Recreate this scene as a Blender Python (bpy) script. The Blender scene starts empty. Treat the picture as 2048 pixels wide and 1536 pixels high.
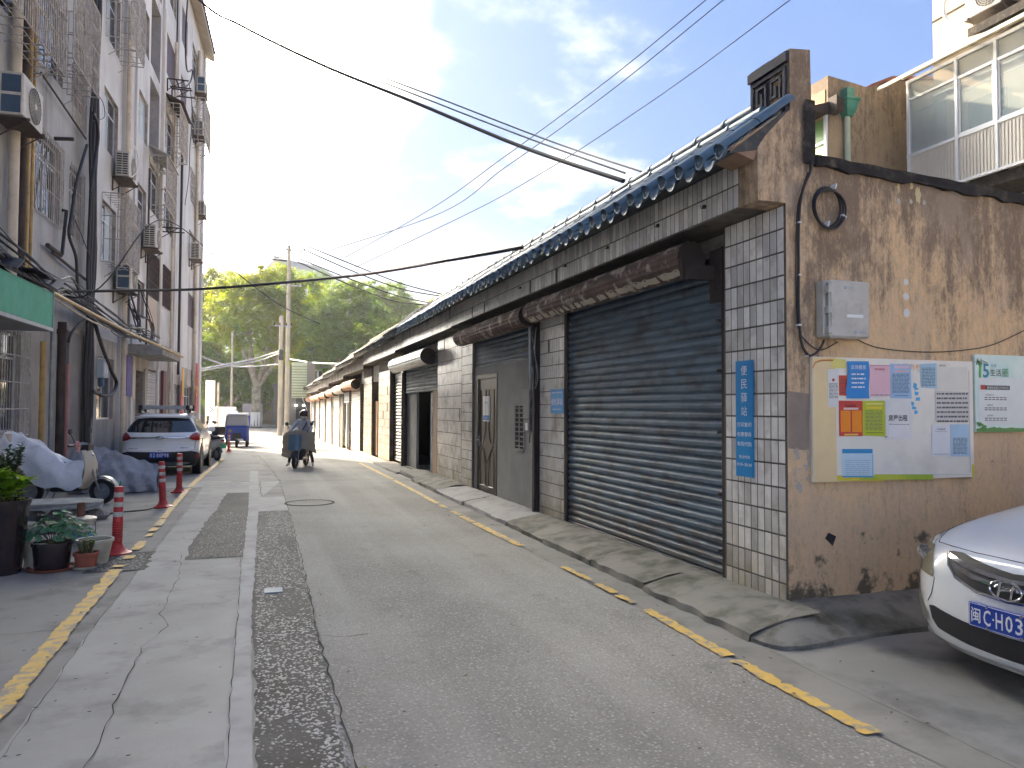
import bpy, math, random
from mathutils import Vector, Matrix
SC = bpy.context.scene
COL = SC.collection
rnd = random.Random(7)
rad = math.radians
# ------------------------------------------------------------------ camera
EYE = Vector((0, 0, 1.65))
FPX = 1500.0
def _basis():
    yaw, pit, rol = rad(18.9), rad(1.9), rad(0.24)
    f = Vector((math.sin(yaw)*math.cos(pit), math.cos(yaw)*math.cos(pit), math.sin(pit)))
    r = Vector((math.cos(yaw), -math.sin(yaw), 0)); u = r.cross(f)
    c, s = math.cos(rol), math.sin(rol)
    return c*r+s*u, -s*r+c*u, f
CR, CU, CF = _basis()
cam = bpy.data.objects.new('camera', bpy.data.cameras.new('camera'))
COL.objects.link(cam)
cam.data.sensor_width = 36; cam.data.lens = 36*FPX/2048
cam.data.clip_start = .05; cam.data.clip_end = 3000
M3 = Matrix((CR, CU, -CF)).transposed()
cam.matrix_world = Matrix.Translation(EYE) @ M3.to_4x4()
SC.camera = cam
# ------------------------------------------------------------------ light
SUN_EL, SUN_AZ = rad(27), rad(-19)          # azimuth from +Y, negative to the left
sdir = Vector((math.sin(SUN_AZ)*math.cos(SUN_EL), math.cos(SUN_AZ)*math.cos(SUN_EL), math.sin(SUN_EL)))
sun = bpy.data.objects.new('sun', bpy.data.lights.new('sun', 'SUN'))
COL.objects.link(sun)
sun.data.energy = 2.3; sun.data.angle = rad(.53); sun.data.color = (1, .76, .50)
sun.rotation_euler = sdir.to_track_quat('Z', 'Y').to_euler()
W = bpy.data.worlds.new('World'); SC.world = W; W.use_nodes = True
nt = W.node_tree; N = nt.nodes; L = nt.links
for n in list(N): N.remove(n)
def wn(t, **k):
    n = N.new(t)
    for a, b in k.items(): setattr(n, a, b)
    return n
wo = wn('ShaderNodeOutputWorld'); bg = wn('ShaderNodeBackground'); bg.inputs[1].default_value = .12
sky = wn('ShaderNodeTexSky', sky_type='NISHITA', sun_disc=False)
sky.sun_elevation = SUN_EL; sky.sun_rotation = SUN_AZ; sky.altitude = 50
sky.air_density = 1.0; sky.dust_density = 1.6; sky.ozone_density = 1.2
tc = wn('ShaderNodeTexCoord')
sep = wn('ShaderNodeSeparateXYZ'); L.new(tc.outputs['Generated'], sep.inputs[0])
def wm(op, a, b=None, c=None):
    n = wn('ShaderNodeMath', operation=op)
    for i, v in enumerate((a, b, c)):
        if v is None: continue
        if isinstance(v, (int, float)): n.inputs[i].default_value = v
        else: L.new(v, n.inputs[i])
    return n.outputs[0]
zz = wm('ADD', wm('MAXIMUM', sep.outputs[2], 0.0), .22)
cmb = wn('ShaderNodeCombineXYZ')
L.new(wm('DIVIDE', sep.outputs[0], zz), cmb.inputs[0]); L.new(wm('DIVIDE', sep.outputs[1], zz), cmb.inputs[1])
noi = wn('ShaderNodeTexNoise'); noi.inputs['Scale'].default_value = 1.9; noi.inputs['Detail'].default_value = 9
noi.inputs['Roughness'].default_value = .56; L.new(cmb.outputs[0], noi.inputs['Vector'])
dot = wn('ShaderNodeVectorMath', operation='DOT_PRODUCT'); L.new(tc.outputs['Generated'], dot.inputs[0])
dot.inputs[1].default_value = sdir
au = wn('ShaderNodeMapRange', interpolation_type='SMOOTHSTEP'); L.new(dot.outputs['Value'], au.inputs[0])
au.inputs[1].default_value = .68; au.inputs[2].default_value = 1.0
cl = wm('ADD', noi.outputs['Fac'], wm('MULTIPLY', au.outputs[0], .22))
cr = wn('ShaderNodeMapRange', interpolation_type='SMOOTHSTEP'); L.new(cl, cr.inputs[0])
cr.inputs[1].default_value = .575; cr.inputs[2].default_value = .72
mx = wn('ShaderNodeMixRGB'); L.new(wm('MULTIPLY', cr.outputs[0], .93), mx.inputs[0])
mx.inputs[2].default_value = (1.6, 1.62, 1.68, 1)
# thin bright veil towards the sun
mv = wn('ShaderNodeMixRGB'); 
tint = wn('ShaderNodeMixRGB', blend_type='MULTIPLY'); tint.inputs[0].default_value = 1; L.new(sky.outputs[0], tint.inputs[1]); tint.inputs[2].default_value = (.10, .118, .185, 1)
L.new(tint.outputs[0], mv.inputs[1]); mv.inputs[2].default_value = (1.45, 1.48, 1.52, 1)
L.new(wm('MULTIPLY', au.outputs[0], .7), mv.inputs[0])
hz = wn('ShaderNodeMixRGB'); L.new(mv.outputs[0], hz.inputs[1]); hz.inputs[2].default_value = (.42, .71, 1.32, 1)
hz.inputs[0].default_value = .5

hr = wn('ShaderNodeMapRange', interpolation_type='SMOOTHSTEP'); L.new(sep.outputs[2], hr.inputs[0]); hr.inputs[1].default_value = .27; hr.inputs[2].default_value = .02; hr.inputs[3].default_value = 0; hr.inputs[4].default_value = .9
hm_ = wn('ShaderNodeMixRGB'); L.new(hr.outputs[0], hm_.inputs[0]); L.new(hz.outputs[0], hm_.inputs[1]); hm_.inputs[2].default_value = (2.1, 2.05, 1.98, 1)
L.new(hm_.outputs[0], mx.inputs[1]); 
a2 = wn('ShaderNodeMapRange', interpolation_type='SMOOTHSTEP'); L.new(dot.outputs['Value'], a2.inputs[0]); a2.inputs[1].default_value = .88; a2.inputs[2].default_value = 1.0
m2 = wn('ShaderNodeMixRGB'); L.new(a2.outputs[0], m2.inputs[0]); L.new(mx.outputs[0], m2.inputs[1]); m2.inputs[2].default_value = (58, 54, 47, 1)
L.new(m2.outputs[0], bg.inputs[0]); L.new(bg.outputs[0], wo.inputs[0])
vs = SC.view_settings; vs.view_transform = 'Standard'; vs.look = 'None'; vs.gamma = 1; vs.use_curve_mapping = False
vs.exposure = 2.9
SC.render.engine = 'CYCLES'
SC.cycles.max_bounces = 6; SC.cycles.diffuse_bounces = 4; SC.cycles.transparent_max_bounces = 12

# ------------------------------------------------------------------ helpers
def ray(x, y): return CF + CR*((x-1024)/FPX) - CU*((y-768)/FPX)
def on_x(x, y, X): d = ray(x, y); return EYE + d*(X/d.x)
def on_y(x, y, Y): d = ray(x, y); return EYE + d*(Y/d.y)
def on_z(x, y, Z): d = ray(x, y); return EYE + d*((Z-EYE.z)/d.z)
def at(x, y, depth): return EYE + ray(x, y)*depth
LX0, LK = -4.8, .05                          # facade plane of the left block: X = LX0 + LK*Y
def lx(y): return LX0 + LK*y
def zt(y):
    t = min(1, max(0, (y-14)/42)); return -.43*t*t*(3-2*t)

class MB:
    def __init__(s): s.v = []; s.f = []; s.m = []; s.sm = []
    def add(s, vs_, fs, m=0, smooth=False):
        s.st = getattr(s, 'st', []); s.st.append((len(s.v), len(s.f)))
        o = len(s.v); s.v += [tuple(p) for p in vs_]
        for f in fs: s.f.append(tuple(i+o for i in f)); s.m.append(m); s.sm.append(smooth)
        return s
    def box(s, x0, x1, y0, y1, z0, z1, m=0):
        vs_ = [(x, y, z) for z in (z0, z1) for y in (y0, y1) for x in (x0, x1)]
        return s.add(vs_, [(0,2,3,1),(4,5,7,6),(0,1,5,4),(1,3,7,5),(3,2,6,7),(2,0,4,6)], m)
    def obox(s, c, sz, R=None, m=0):
        R = R or Matrix.Identity(3); c = Vector(c)
        vs_ = [c + R @ Vector((x*sz[0]/2, y*sz[1]/2, z*sz[2]/2)) for z in (-1,1) for y in (-1,1) for x in (-1,1)]
        return s.add(vs_, [(0,2,3,1),(4,5,7,6),(0,1,5,4),(1,3,7,5),(3,2,6,7),(2,0,4,6)], m)
    def cbox(s, x0, x1, y0, y1, z0, z1, c=.01, m=0):   # chamfered box
        b = [(x0+c,y0),(x1-c,y0),(x1,y0+c),(x1,y1-c),(x1-c,y1),(x0+c,y1),(x0,y1-c),(x0,y0+c)]
        def ins(k): 
            cx, cy = (x0+x1)/2, (y0+y1)/2
            return [(cx+(p[0]-cx)*(1-k*2*c/(x1-x0)), cy+(p[1]-cy)*(1-k*2*c/(y1-y0))) for p in b]
        rings = [[(*p, z0) for p in ins(1)], [(*p, z0+c) for p in b], [(*p, z1-c) for p in b], [(*p, z1) for p in ins(1)]]
        return s.loft(rings, m, False)
    def loft(s, rings, m=0, smooth=True, caps=True, closed=True):
        n = len(rings[0]); vs_ = [p for r in rings for p in r]; fs = []
        for i in range(len(rings)-1):
            for j in range(n if closed else n-1):
                k = (j+1) % n
                fs.append((i*n+j, i*n+k, (i+1)*n+k, (i+1)*n+j))
        if caps and closed:
            fs.append(tuple(range(n-1, -1, -1))); fs.append(tuple((len(rings)-1)*n+j for j in range(n)))
        return s.add(vs_, fs, m, smooth)
    def prism(s, poly, axis, a, b, m=0):
        def mk(p, t):
            return {'x': (t, p[0], p[1]), 'y': (p[0], t, p[1]), 'z': (p[0], p[1], t)}[axis]
        n = len(poly); vs_ = [mk(p, a) for p in poly] + [mk(p, b) for p in poly]
        fs = [tuple(range(n-1, -1, -1)), tuple(range(n, 2*n))]
        for i in range(n): j = (i+1) % n; fs.append((i, j, j+n, i+n))
        return s.add(vs_, fs, m)
    def tube(s, pts, r, n=8, m=0, caps=True, smooth=True, closed=False):
        pts = [Vector(p) for p in pts]; k = len(pts)
        rs = r if isinstance(r, (list, tuple)) else [r]*k
        rings = []; up = None
        for i, p in enumerate(pts):
            if closed: d = pts[(i+1) % k] - pts[i-1]
            else: d = pts[min(i+1, k-1)] - pts[max(i-1, 0)]
            d = d.normalized() if d.length > 1e-9 else Vector((0,0,1))
            if up is None:
                up = Vector((0,0,1)) if abs(d.z) < .9 else Vector((1,0,0))
            a = (up - d*up.dot(d)).normalized(); up = a; b = d.cross(a)
            rings.append([p + (a*math.cos(2*math.pi*j/n) + b*math.sin(2*math.pi*j/n))*rs[i] for j in range(n)])
        if closed: rings.append(rings[0])
        return s.loft(rings, m, smooth, caps and not closed)
    def lathe(s, prof, c=(0,0,0), n=16, m=0, axis='z', smooth=True, a0=0, a1=2*math.pi, caps=False):
        rings = []
        full = abs(a1-a0-2*math.pi) < 1e-6; k = n if full else n+1
        for r, h in prof:
            ring = []
            for j in range(k):
                a = a0 + (a1-a0)*j/n; u, v = r*math.cos(a), r*math.sin(a)
                q = {'z': (u, v, h), 'x': (h, u, v), 'y': (u, h, v)}[axis]
                ring.append((c[0]+q[0], c[1]+q[1], c[2]+q[2]))
            rings.append(ring)
        return s.loft(rings, m, smooth, caps, full)
    def xf(s, M, start=0):
        for i in range(start, len(s.v)): s.v[i] = tuple(M @ Vector(s.v[i]))
        return s
    def mesh(s, name, mats, off=None, sharp=38):
        me = bpy.data.meshes.new(name)
        v = s.v if off is None else [(a-off[0], b-off[1], c-off[2]) for a, b, c in s.v]
        me.from_pydata(v, [], s.f)
        for m in (mats if isinstance(mats, (list, tuple)) else [mats]): me.materials.append(m)
        me.polygons.foreach_set('material_index', s.m)
        me.polygons.foreach_set('use_smooth', s.sm)
        me.update()
        if any(s.sm): me.set_sharp_from_angle(angle=rad(sharp))
        return me

def tag(o, label=None, cat=None, group=None, kind=None):
    if label: o['label'] = label
    if cat: o['category'] = cat
    if group: o['group'] = group
    if kind: o['kind'] = kind
    return o
def thing(name, label, cat, loc=(0,0,0), rz=0, group=None):
    o = bpy.data.objects.new(name, None); COL.objects.link(o); o.empty_display_size = .2
    o.location = loc; o.rotation_euler = (0, 0, rz); return tag(o, label, cat, group)
def root_of(o):
    while o.parent: o = o.parent
    return o
def part(name, mb, mats, parent, world=True, label=None, kind=None, sharp=38):
    """world: the vertices are in world space, the root has no rotation"""
    off = None
    if world:
        r = root_of(parent); off = r.location
    me = mb if isinstance(mb, bpy.types.Mesh) else mb.mesh(name, mats, off, sharp)
    o = bpy.data.objects.new(name, me); COL.objects.link(o); o.parent = parent
    if label: o['label'] = label
    if kind: o['kind'] = kind
    return o
def parts(name, mb, mats, parent, world=True, **k):
    """every piece added to mb becomes an object of its own"""
    ends = mb.st[1:] + [(len(mb.v), len(mb.f))]; out = []
    for (a, fa), (b, fb) in zip(mb.st, ends):
        q = MB(); q.v = mb.v[a:b]; q.f = [tuple(i-a for i in f) for f in mb.f[fa:fb]]; q.m = mb.m[fa:fb]; q.sm = mb.sm[fa:fb]
        out.append(part(name, q, mats, parent, world, **k))
    return out
def inst(name, me, parent, loc, rot=None, scale=None):
    o = bpy.data.objects.new(name, me); COL.objects.link(o); o.parent = parent
    r = root_of(parent); o.location = Vector(loc) - r.location
    if parent is not r: o.location = o.location - parent.location
    if rot: o.rotation_euler = rot
    if scale: o.scale = scale
    return o
def solo(name, mb, mats, label=None, cat=None, group=None, kind=None, base=None, sharp=38):
    off = Vector(base) if base else None
    o = bpy.data.objects.new(name, mb.mesh(name, mats, off, sharp)); COL.objects.link(o)
    if base: o.location = base
    return tag(o, label, cat, group, kind)
def copy_thing(src, loc, rz=None, label=None, group=None, skip=()):
    def cp(o, par):
        c = o.copy(); COL.objects.link(c); c.parent = par
        for ch in o.children:
            if ch.name.split('.')[0] in skip: continue
            cp(ch, c)
        return c
    r = cp(src, None); r.location = loc
    if rz is not None: r.rotation_euler = (0, 0, rz)
    if label: r['label'] = label
    if group: r['group'] = group
    return r
def lettering(parent, body, c, right, up, height=None, width=None, m=None, name='lettering', ext=.001, slant=0, bold=0):
    """flat print: text centred on c, running along right"""
    cu = bpy.data.curves.new('t', 'FONT'); cu.body = body; cu.extrude = 0; cu.align_x = 'LEFT'
    cu.shear = slant; cu.offset = bold; cu.resolution_u = 2; cu.space_line = 1.1
    o = bpy.data.objects.new('t', cu); COL.objects.link(o)
    dg = bpy.context.evaluated_depsgraph_get()
    me = bpy.data.meshes.new_from_object(o.evaluated_get(dg))
    bpy.data.objects.remove(o); bpy.data.curves.remove(cu)
    if not me.vertices: return None
    xs = [v.co.x for v in me.vertices]; ys = [v.co.y for v in me.vertices]
    cx, cy = (min(xs)+max(xs))/2, (min(ys)+max(ys))/2; w, h = max(xs)-min(xs), max(ys)-min(ys)
    sy = height/h if height else width/w
    sx = width/w if width else sy
    right = Vector(right).normalized(); up = Vector(up).normalized(); nrm = right.cross(up)
    r = root_of(parent) if parent else None
    off = (r.location if (r and WLD) else Vector()); 
    for v in me.vertices:
        p = Vector(c) + right*((v.co.x-cx)*sx) + up*((v.co.y-cy)*sy) + nrm*ext
        v.co = p - off
    me.materials.clear(); me.materials.append(m); me.name = name
    o = bpy.data.objects.new(name, me); COL.objects.link(o); o.parent = parent
    return o
WLD = True
# ------------------------------------------------------------------ materials
MC = {}
def mat(name, c1, c2=None, scale=3., rough=.7, rough2=None, bump=0., bscale=30., metal=0., stain=None,
        sscale=1., samt=0., sstretch=1., spec=.5, det=5., lo=.35, hi=.65, var=0., trans=0., coat=0., bdist=.01,
        stretch=1., slo=.5, shi=.7, bvor=False, foot=None):
    if name in MC: return MC[name]
    m = bpy.data.materials.new(name); MC[name] = m; m.use_nodes = True
    nt = m.node_tree; n = nt.nodes; l = nt.links; b = n['Principled BSDF']
    b.inputs['Roughness'].default_value = rough; b.inputs['Metallic'].default_value = metal
    b.inputs['Specular IOR Level'].default_value = spec
    if coat: b.inputs['Coat Weight'].default_value = coat; b.inputs['Coat Roughness'].default_value = .06
    tc = n.new('ShaderNodeTexCoord'); oi = n.new('ShaderNodeObjectInfo')
    vm = n.new('ShaderNodeVectorMath'); vm.operation = 'MULTIPLY_ADD'
    l.new(oi.outputs['Random'], vm.inputs[0]); vm.inputs[1].default_value = (31, 17, 23); l.new(tc.outputs['Object'], vm.inputs[2])
    vec = vm.outputs[0]
    def mp(st):
        if st == 1: return vec
        q = n.new('ShaderNodeMapping'); q.inputs['Scale'].default_value = (1, 1, st); l.new(vec, q.inputs[0]); return q.outputs[0]
    def noise(s, d, st=1.):
        q = n.new('ShaderNodeTexNoise'); q.inputs['Scale'].default_value = s; q.inputs['Detail'].default_value = d
        q.inputs['Roughness'].default_value = .62; l.new(mp(st), q.inputs['Vector']); return q.outputs['Fac']
    def mr(f, a, z, o0=0., o1=1.):
        q = n.new('ShaderNodeMapRange'); l.new(f, q.inputs[0])
        for i, v in enumerate((a, z, o0, o1)): q.inputs[i+1].default_value = v
        return q.outputs[0]
    def mix(f, a, bb):
        q = n.new('ShaderNodeMixRGB'); l.new(f, q.inputs[0])
        for i, v in ((1, a), (2, bb)):
            if isinstance(v, tuple): q.inputs[i].default_value = (*v[:3], 1)
            else: l.new(v, q.inputs[i])
        return q.outputs[0]
    if c2 is None: c2 = tuple(x*.82 for x in c1)
    f = noise(scale, det, stretch); col = mix(mr(f, lo, hi), tuple(c1), tuple(c2))
    if stain is not None:
        sf = mr(noise(sscale, 7, sstretch), slo, shi, 0, samt)
        col = mix(sf, col, tuple(stain))
    if foot:
        g_ = n.new('ShaderNodeNewGeometry'); sp_ = n.new('ShaderNodeSeparateXYZ'); l.new(g_.outputs['Position'], sp_.inputs[0])
        q = n.new('ShaderNodeMath'); q.operation = 'ADD'; l.new(mr(sp_.outputs[2], foot[0], foot[1], .42, -.1), q.inputs[0]); l.new(noise(2.2, 7), q.inputs[1])
        col = mix(mr(q.outputs[0], .55, .95, 0, .85), col, foot[2])
    if var:
        hs = n.new('ShaderNodeHueSaturation'); l.new(mr(oi.outputs['Random'], 0, 1, 1-var, 1+var), hs.inputs['Value'])
        l.new(col, hs.inputs['Color']); col = hs.outputs[0]
    l.new(col, b.inputs['Base Color'])
    if rough2 is not None: l.new(mr(f, lo, hi, rough, rough2), b.inputs['Roughness'])
    if bump:
        bp = n.new('ShaderNodeBump'); bp.inputs['Strength'].default_value = bump; bp.inputs['Distance'].default_value = bdist
        if bvor:
            q = n.new('ShaderNodeTexVoronoi'); q.inputs['Scale'].default_value = bscale; l.new(vec, q.inputs['Vector']); l.new(q.outputs[0], bp.inputs['Height'])
        else: l.new(noise(bscale, 5), bp.inputs['Height'])
        l.new(bp.outputs[0], b.inputs['Normal'])
    if trans: b.inputs['Transmission Weight'].default_value = trans
    return m
def emis(name, c, s):
    m = mat(name, c); b = m.node_tree.nodes['Principled BSDF']
    b.inputs['Emission Color'].default_value = (*c, 1); b.inputs['Emission Strength'].default_value = s; return m
def flat(name, c, rough=.5, **k): return mat(name, c, tuple(x*.93 for x in c), scale=6, rough=rough, **k)

def glass_mat(name, tint, rough=.04, alpha=.35):
    m = bpy.data.materials.new(name); m.use_nodes = True; MC[name] = m
    b = m.node_tree.nodes['Principled BSDF']; b.inputs['Base Color'].default_value = (*tint, 1)
    b.inputs['Roughness'].default_value = rough; b.inputs['Alpha'].default_value = alpha; b.inputs['Specular IOR Level'].default_value = .9
    return m
def leaf_mat(name, c1, c2, tr=.45, scale=.5):
    m = bpy.data.materials.new(name); m.use_nodes = True; MC[name] = m
    nt = m.node_tree; n = nt.nodes; l = nt.links; n.remove(n['Principled BSDF'])
    d = n.new('ShaderNodeBsdfPrincipled'); t = n.new('ShaderNodeBsdfTranslucent'); x = n.new('ShaderNodeMixShader')
    d.inputs['Roughness'].default_value = .55
    tc = n.new('ShaderNodeTexCoord'); q = n.new('ShaderNodeTexNoise'); q.inputs['Scale'].default_value = scale; q.inputs['Detail'].default_value = 6
    l.new(tc.outputs['Object'], q.inputs['Vector'])
    g = n.new('ShaderNodeMapRange'); g.inputs[1].default_value = .35; g.inputs[2].default_value = .65; l.new(q.outputs['Fac'], g.inputs[0])
    mx = n.new('ShaderNodeMixRGB'); l.new(g.outputs[0], mx.inputs[0]); mx.inputs[1].default_value = (*c1, 1); mx.inputs[2].default_value = (*c2, 1)
    l.new(mx.outputs[0], d.inputs['Base Color'])
    hs = n.new('ShaderNodeHueSaturation'); hs.inputs['Hue'].default_value = .47; hs.inputs['Value'].default_value = 2.2; hs.inputs['Saturation'].default_value = 1.1
    l.new(mx.outputs[0], hs.inputs['Color']); l.new(hs.outputs[0], t.inputs['Color'])
    x.inputs[0].default_value = tr; l.new(d.outputs[0], x.inputs[1]); l.new(t.outputs[0], x.inputs[2])
    l.new(x.outputs[0], n['Material Output'].inputs[0]); return m

# road: exposed aggregate, small light stones set in a grey matrix, with wear patches
def aggregate(name, base, stone, scale, patch, pscale=.5, thr=(.06, .5), bump=.5, gloss=.85, keep=.75):
    m = bpy.data.materials.new(name); m.use_nodes = True; MC[name] = m
    nt = m.node_tree; n = nt.nodes; l = nt.links; b = n['Principled BSDF']; b.inputs['Roughness'].default_value = gloss; b.inputs['Specular IOR Level'].default_value = .3
    tc = n.new('ShaderNodeTexCoord'); v = n.new('ShaderNodeTexVoronoi'); v.inputs['Scale'].default_value = scale
    nz0 = n.new('ShaderNodeTexNoise'); nz0.inputs['Scale'].default_value = scale*.6; l.new(tc.outputs['Object'], nz0.inputs['Vector'])
    ad = n.new('ShaderNodeVectorMath'); ad.operation = 'MULTIPLY_ADD'; l.new(nz0.outputs['Color'], ad.inputs[0])
    ad.inputs[1].default_value = (.6/scale,)*3; l.new(tc.outputs['Object'], ad.inputs[2]); l.new(ad.outputs[0], v.inputs['Vector'])
    def mr(f, a, z, o0, o1):
        q = n.new('ShaderNodeMapRange'); l.new(f, q.inputs[0])
        for i, w in enumerate((a, z, o0, o1)): q.inputs[i+1].default_value = w
        return q.outputs[0]
    def noise(s, d, vec=None):
        q = n.new('ShaderNodeTexNoise'); q.inputs['Scale'].default_value = s; q.inputs['Detail'].default_value = d; l.new(vec or tc.outputs['Object'], q.inputs['Vector']); return q.outputs['Fac']
    def mix(f, a, c):
        q = n.new('ShaderNodeMixRGB'); 
        if isinstance(f, float): q.inputs[0].default_value = f
        else: l.new(f, q.inputs[0])
        for i, w in ((1, a), (2, c)):
            if isinstance(w, tuple): q.inputs[i].default_value = (*w, 1)
            else: l.new(w, q.inputs[i])
        return q.outputs[0]
    fs = mr(v.outputs['Distance'], thr[0], thr[1], 1, 0)
    sp = n.new('ShaderNodeSeparateColor'); l.new(v.outputs['Color'], sp.inputs[0])
    sel = mr(sp.outputs[0], keep-.1, keep, 1, 0)
    mm = n.new('ShaderNodeMath'); mm.operation = 'MULTIPLY'; l.new(fs, mm.inputs[0]); l.new(sel, mm.inputs[1])
    st = mix(sp.outputs[1], stone, tuple(x*.45 for x in stone))
    col = mix(mr(noise(pscale, 7), .38, .62, 0, 1), base, patch)
    col = mix(mr(noise(60, 3), .45, .6, 0, .35), col, tuple(x*.6 for x in base))
    col = mix(mm.outputs[0], col, st)
    blot = mr(noise(2.3, 8), .6, .75, 0, .45)
    col = mix(blot, col, tuple(x*.5 for x in base))
    # worn tyre tracks and dusty bands run lengthwise
    mpn = n.new('ShaderNodeMapping'); mpn.inputs['Scale'].default_value = (1, .06, 1); l.new(tc.outputs['Object'], mpn.inputs[0])
    col = mix(mr(noise(1.6, 5, mpn.outputs[0]), .45, .65, 0, .3), col, tuple(min(1, x*1.5) for x in patch))
    l.new(col, b.inputs['Base Color'])
    bp = n.new('ShaderNodeBump'); bp.inputs['Strength'].default_value = bump; bp.inputs['Distance'].default_value = .006
    a2 = n.new('ShaderNodeMath'); a2.operation = 'MULTIPLY_ADD'; l.new(noise(90, 4), a2.inputs[0]); a2.inputs[1].default_value = .5; l.new(mm.outputs[0], a2.inputs[2])
    l.new(a2.outputs[0], bp.inputs['Height']); l.new(bp.outputs[0], b.inputs['Normal'])
    return m

# stained render of the gable end
def stained(name, base, base2, dark, grey, top=3.6, amt=.9, topw=1.):
    m = bpy.data.materials.new(name); m.use_nodes = True; MC[name] = m
    nt = m.node_tree; n = nt.nodes; l = nt.links; b = n['Principled BSDF']; b.inputs['Roughness'].default_value = .88
    tc = n.new('ShaderNodeTexCoord'); g = n.new('ShaderNodeNewGeometry'); sp = n.new('ShaderNodeSeparateXYZ'); l.new(g.outputs['Position'], sp.inputs[0])
    def nz(s, d, sc=(1,1,1), r=.65):
        mp = n.new('ShaderNodeMapping'); mp.inputs['Scale'].default_value = sc; l.new(g.outputs['Position'], mp.inputs[0])
        q = n.new('ShaderNodeTexNoise'); q.inputs['Scale'].default_value = s; q.inputs['Detail'].default_value = d; q.inputs['Roughness'].default_value = r
        l.new(mp.outputs[0], q.inputs['Vector']); return q.outputs['Fac']
    def mr(f, a, z, o0=0, o1=1):
        q = n.new('ShaderNodeMapRange'); l.new(f, q.inputs[0])
        for i, w in enumerate((a, z, o0, o1)): q.inputs[i+1].default_value = w
        return q.outputs[0]
    def mix(f, a, c):
        q = n.new('ShaderNodeMixRGB'); l.new(f, q.inputs[0])
        for i, w in ((1, a), (2, c)):
            if isinstance(w, tuple): q.inputs[i].default_value = (*w, 1)
            else: l.new(w, q.inputs[i])
        return q.outputs[0]
    def ma(op, a, c):
        q = n.new('ShaderNodeMath'); q.operation = op
        for i, w in enumerate((a, c)):
            if isinstance(w, (int, float)): q.inputs[i].default_value = w
            else: l.new(w, q.inputs[i])
        return q.outputs[0]
    col = mix(mr(nz(1.3, 6), .38, .62), base, base2)
    col = mix(mr(nz(14, 5), .5, .7, 0, .35), col, grey)
    zf = mr(sp.outputs[2], top-2.0*topw, top, 0, 1)
    big = nz(1.5, 10, (1, 1, .6), .7); fine = nz(15, 12, (1, 1, .40), .88); run = nz(8, 9, (1, 1, .07), .7)
    acc = ma('ADD', ma('ADD', ma('MULTIPLY', big, .45), ma('MULTIPLY', fine, .46)), ma('MULTIPLY', run, .27))
    acc = ma('ADD', acc, ma('MULTIPLY', zf, .12))
    mid = tuple(.5*(p+q) for p, q in zip(base2, dark))
    col = mix(mr(acc, .60, .69, 0, .75*amt), col, mid)
    col = mix(mr(acc, .65, .72, 0, .9*amt), col, dark)
    col = mix(mr(nz(34, 6, (1, 1, .6), .8), .54, .66, 0, .5), col, mid)
    col = mix(mr(nz(21, 10, (1, 1, .3), .85), .52, .66, 0, .6), col, tuple(x*.8 for x in mid))
    col = mix(mr(nz(2.6, 9, (1, 1, .5), .7), .52, .62, 0, .35), col, grey)
    col = mix(mr(ma('ADD', nz(7, 8, (1, 1, .5), .75), ma('MULTIPLY', zf, -.06)), .60, .68, 0, .5), col, tuple(min(1, x*1.25) for x in base))
    # damp and moss creep up from the foot
    ff = mr(sp.outputs[2], .12, .75, .24, 0)
    col = mix(mr(ma('ADD', nz(4, 9), ff), .67, .75, 0, .85), col, (.06, .055, .04))
    col = mix(mr(nz(.9, 4), .6, .72, 0, .5), col, grey)
    l.new(col, b.inputs['Base Color'])
    bp = n.new('ShaderNodeBump'); bp.inputs['Strength'].default_value = .45; bp.inputs['Distance'].default_value = .012
    l.new(nz(26, 8), bp.inputs['Height']); l.new(bp.outputs[0], b.inputs['Normal'])
    return m

m_gable = stained('ochre_render', (.76,.52,.28), (.68,.48,.29), (.16,.115,.08), (.52,.41,.30))
m_plaster = stained('tan_render', (.40,.30,.19), (.33,.25,.165), (.12,.09,.065), (.36,.28,.2), top=10.6, amt=.8, topw=1.3)
m_road = aggregate('road_concrete', (.195,.185,.165), (.42,.405,.37), 46, (.275,.262,.238), thr=(.1,.55), bump=.8)
m_strip = aggregate('gravel_concrete', (.062,.058,.05), (.40,.39,.36), 30, (.10,.095,.085), 1.2, (.1,.38), 1., keep=.62)
m_conc = mat('pale_concrete', (.35,.338,.315), (.275,.265,.245), scale=.9, rough=.85, bump=.25, bscale=55, stain=(.13,.125,.115), sscale=2.6, samt=.6, slo=.52, shi=.72, det=9)
m_conc2 = mat('dark_concrete', (.25,.238,.215), (.185,.176,.158), scale=.8, rough=.87, bump=.3, bscale=45, stain=(.075,.07,.06), sscale=1.7, samt=.7, slo=.5, shi=.72, det=9)
m_ground = mat('yard_concrete', (.28,.268,.245), (.21,.2,.182), scale=.6, rough=.87, bump=.3, bscale=50, stain=(.09,.085,.078), sscale=2.1, samt=.65, det=9)
m_smooth = mat('trowelled_mortar', (.36,.35,.335), (.30,.29,.28), scale=2, rough=.85, bump=.1, bscale=70, stain=(.18,.17,.16), sscale=4, samt=.4)
m_crack = flat('crack_dirt', (.035,.032,.028), .95)
m_apron = mat('apron_mortar', (.25,.235,.20), (.165,.155,.13), scale=1.6, rough=.9, bump=.5, bscale=22, stain=(.07,.068,.045), sscale=3.2, samt=.85, slo=.46, shi=.66, det=9)
m_tile = mat('white_wall_tile', (.82,.79,.73), (.68,.655,.605), scale=4, rough=.25, var=.24, foot=(.05, 1.2, (.40,.33,.20)), stain=(.27,.22,.16), sscale=3.1, samt=.6, slo=.5, shi=.7, spec=.55)
m_grout = mat('tile_grout', (.17,.145,.115), (.10,.083,.066), scale=5, rough=.95, bump=.2)
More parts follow.
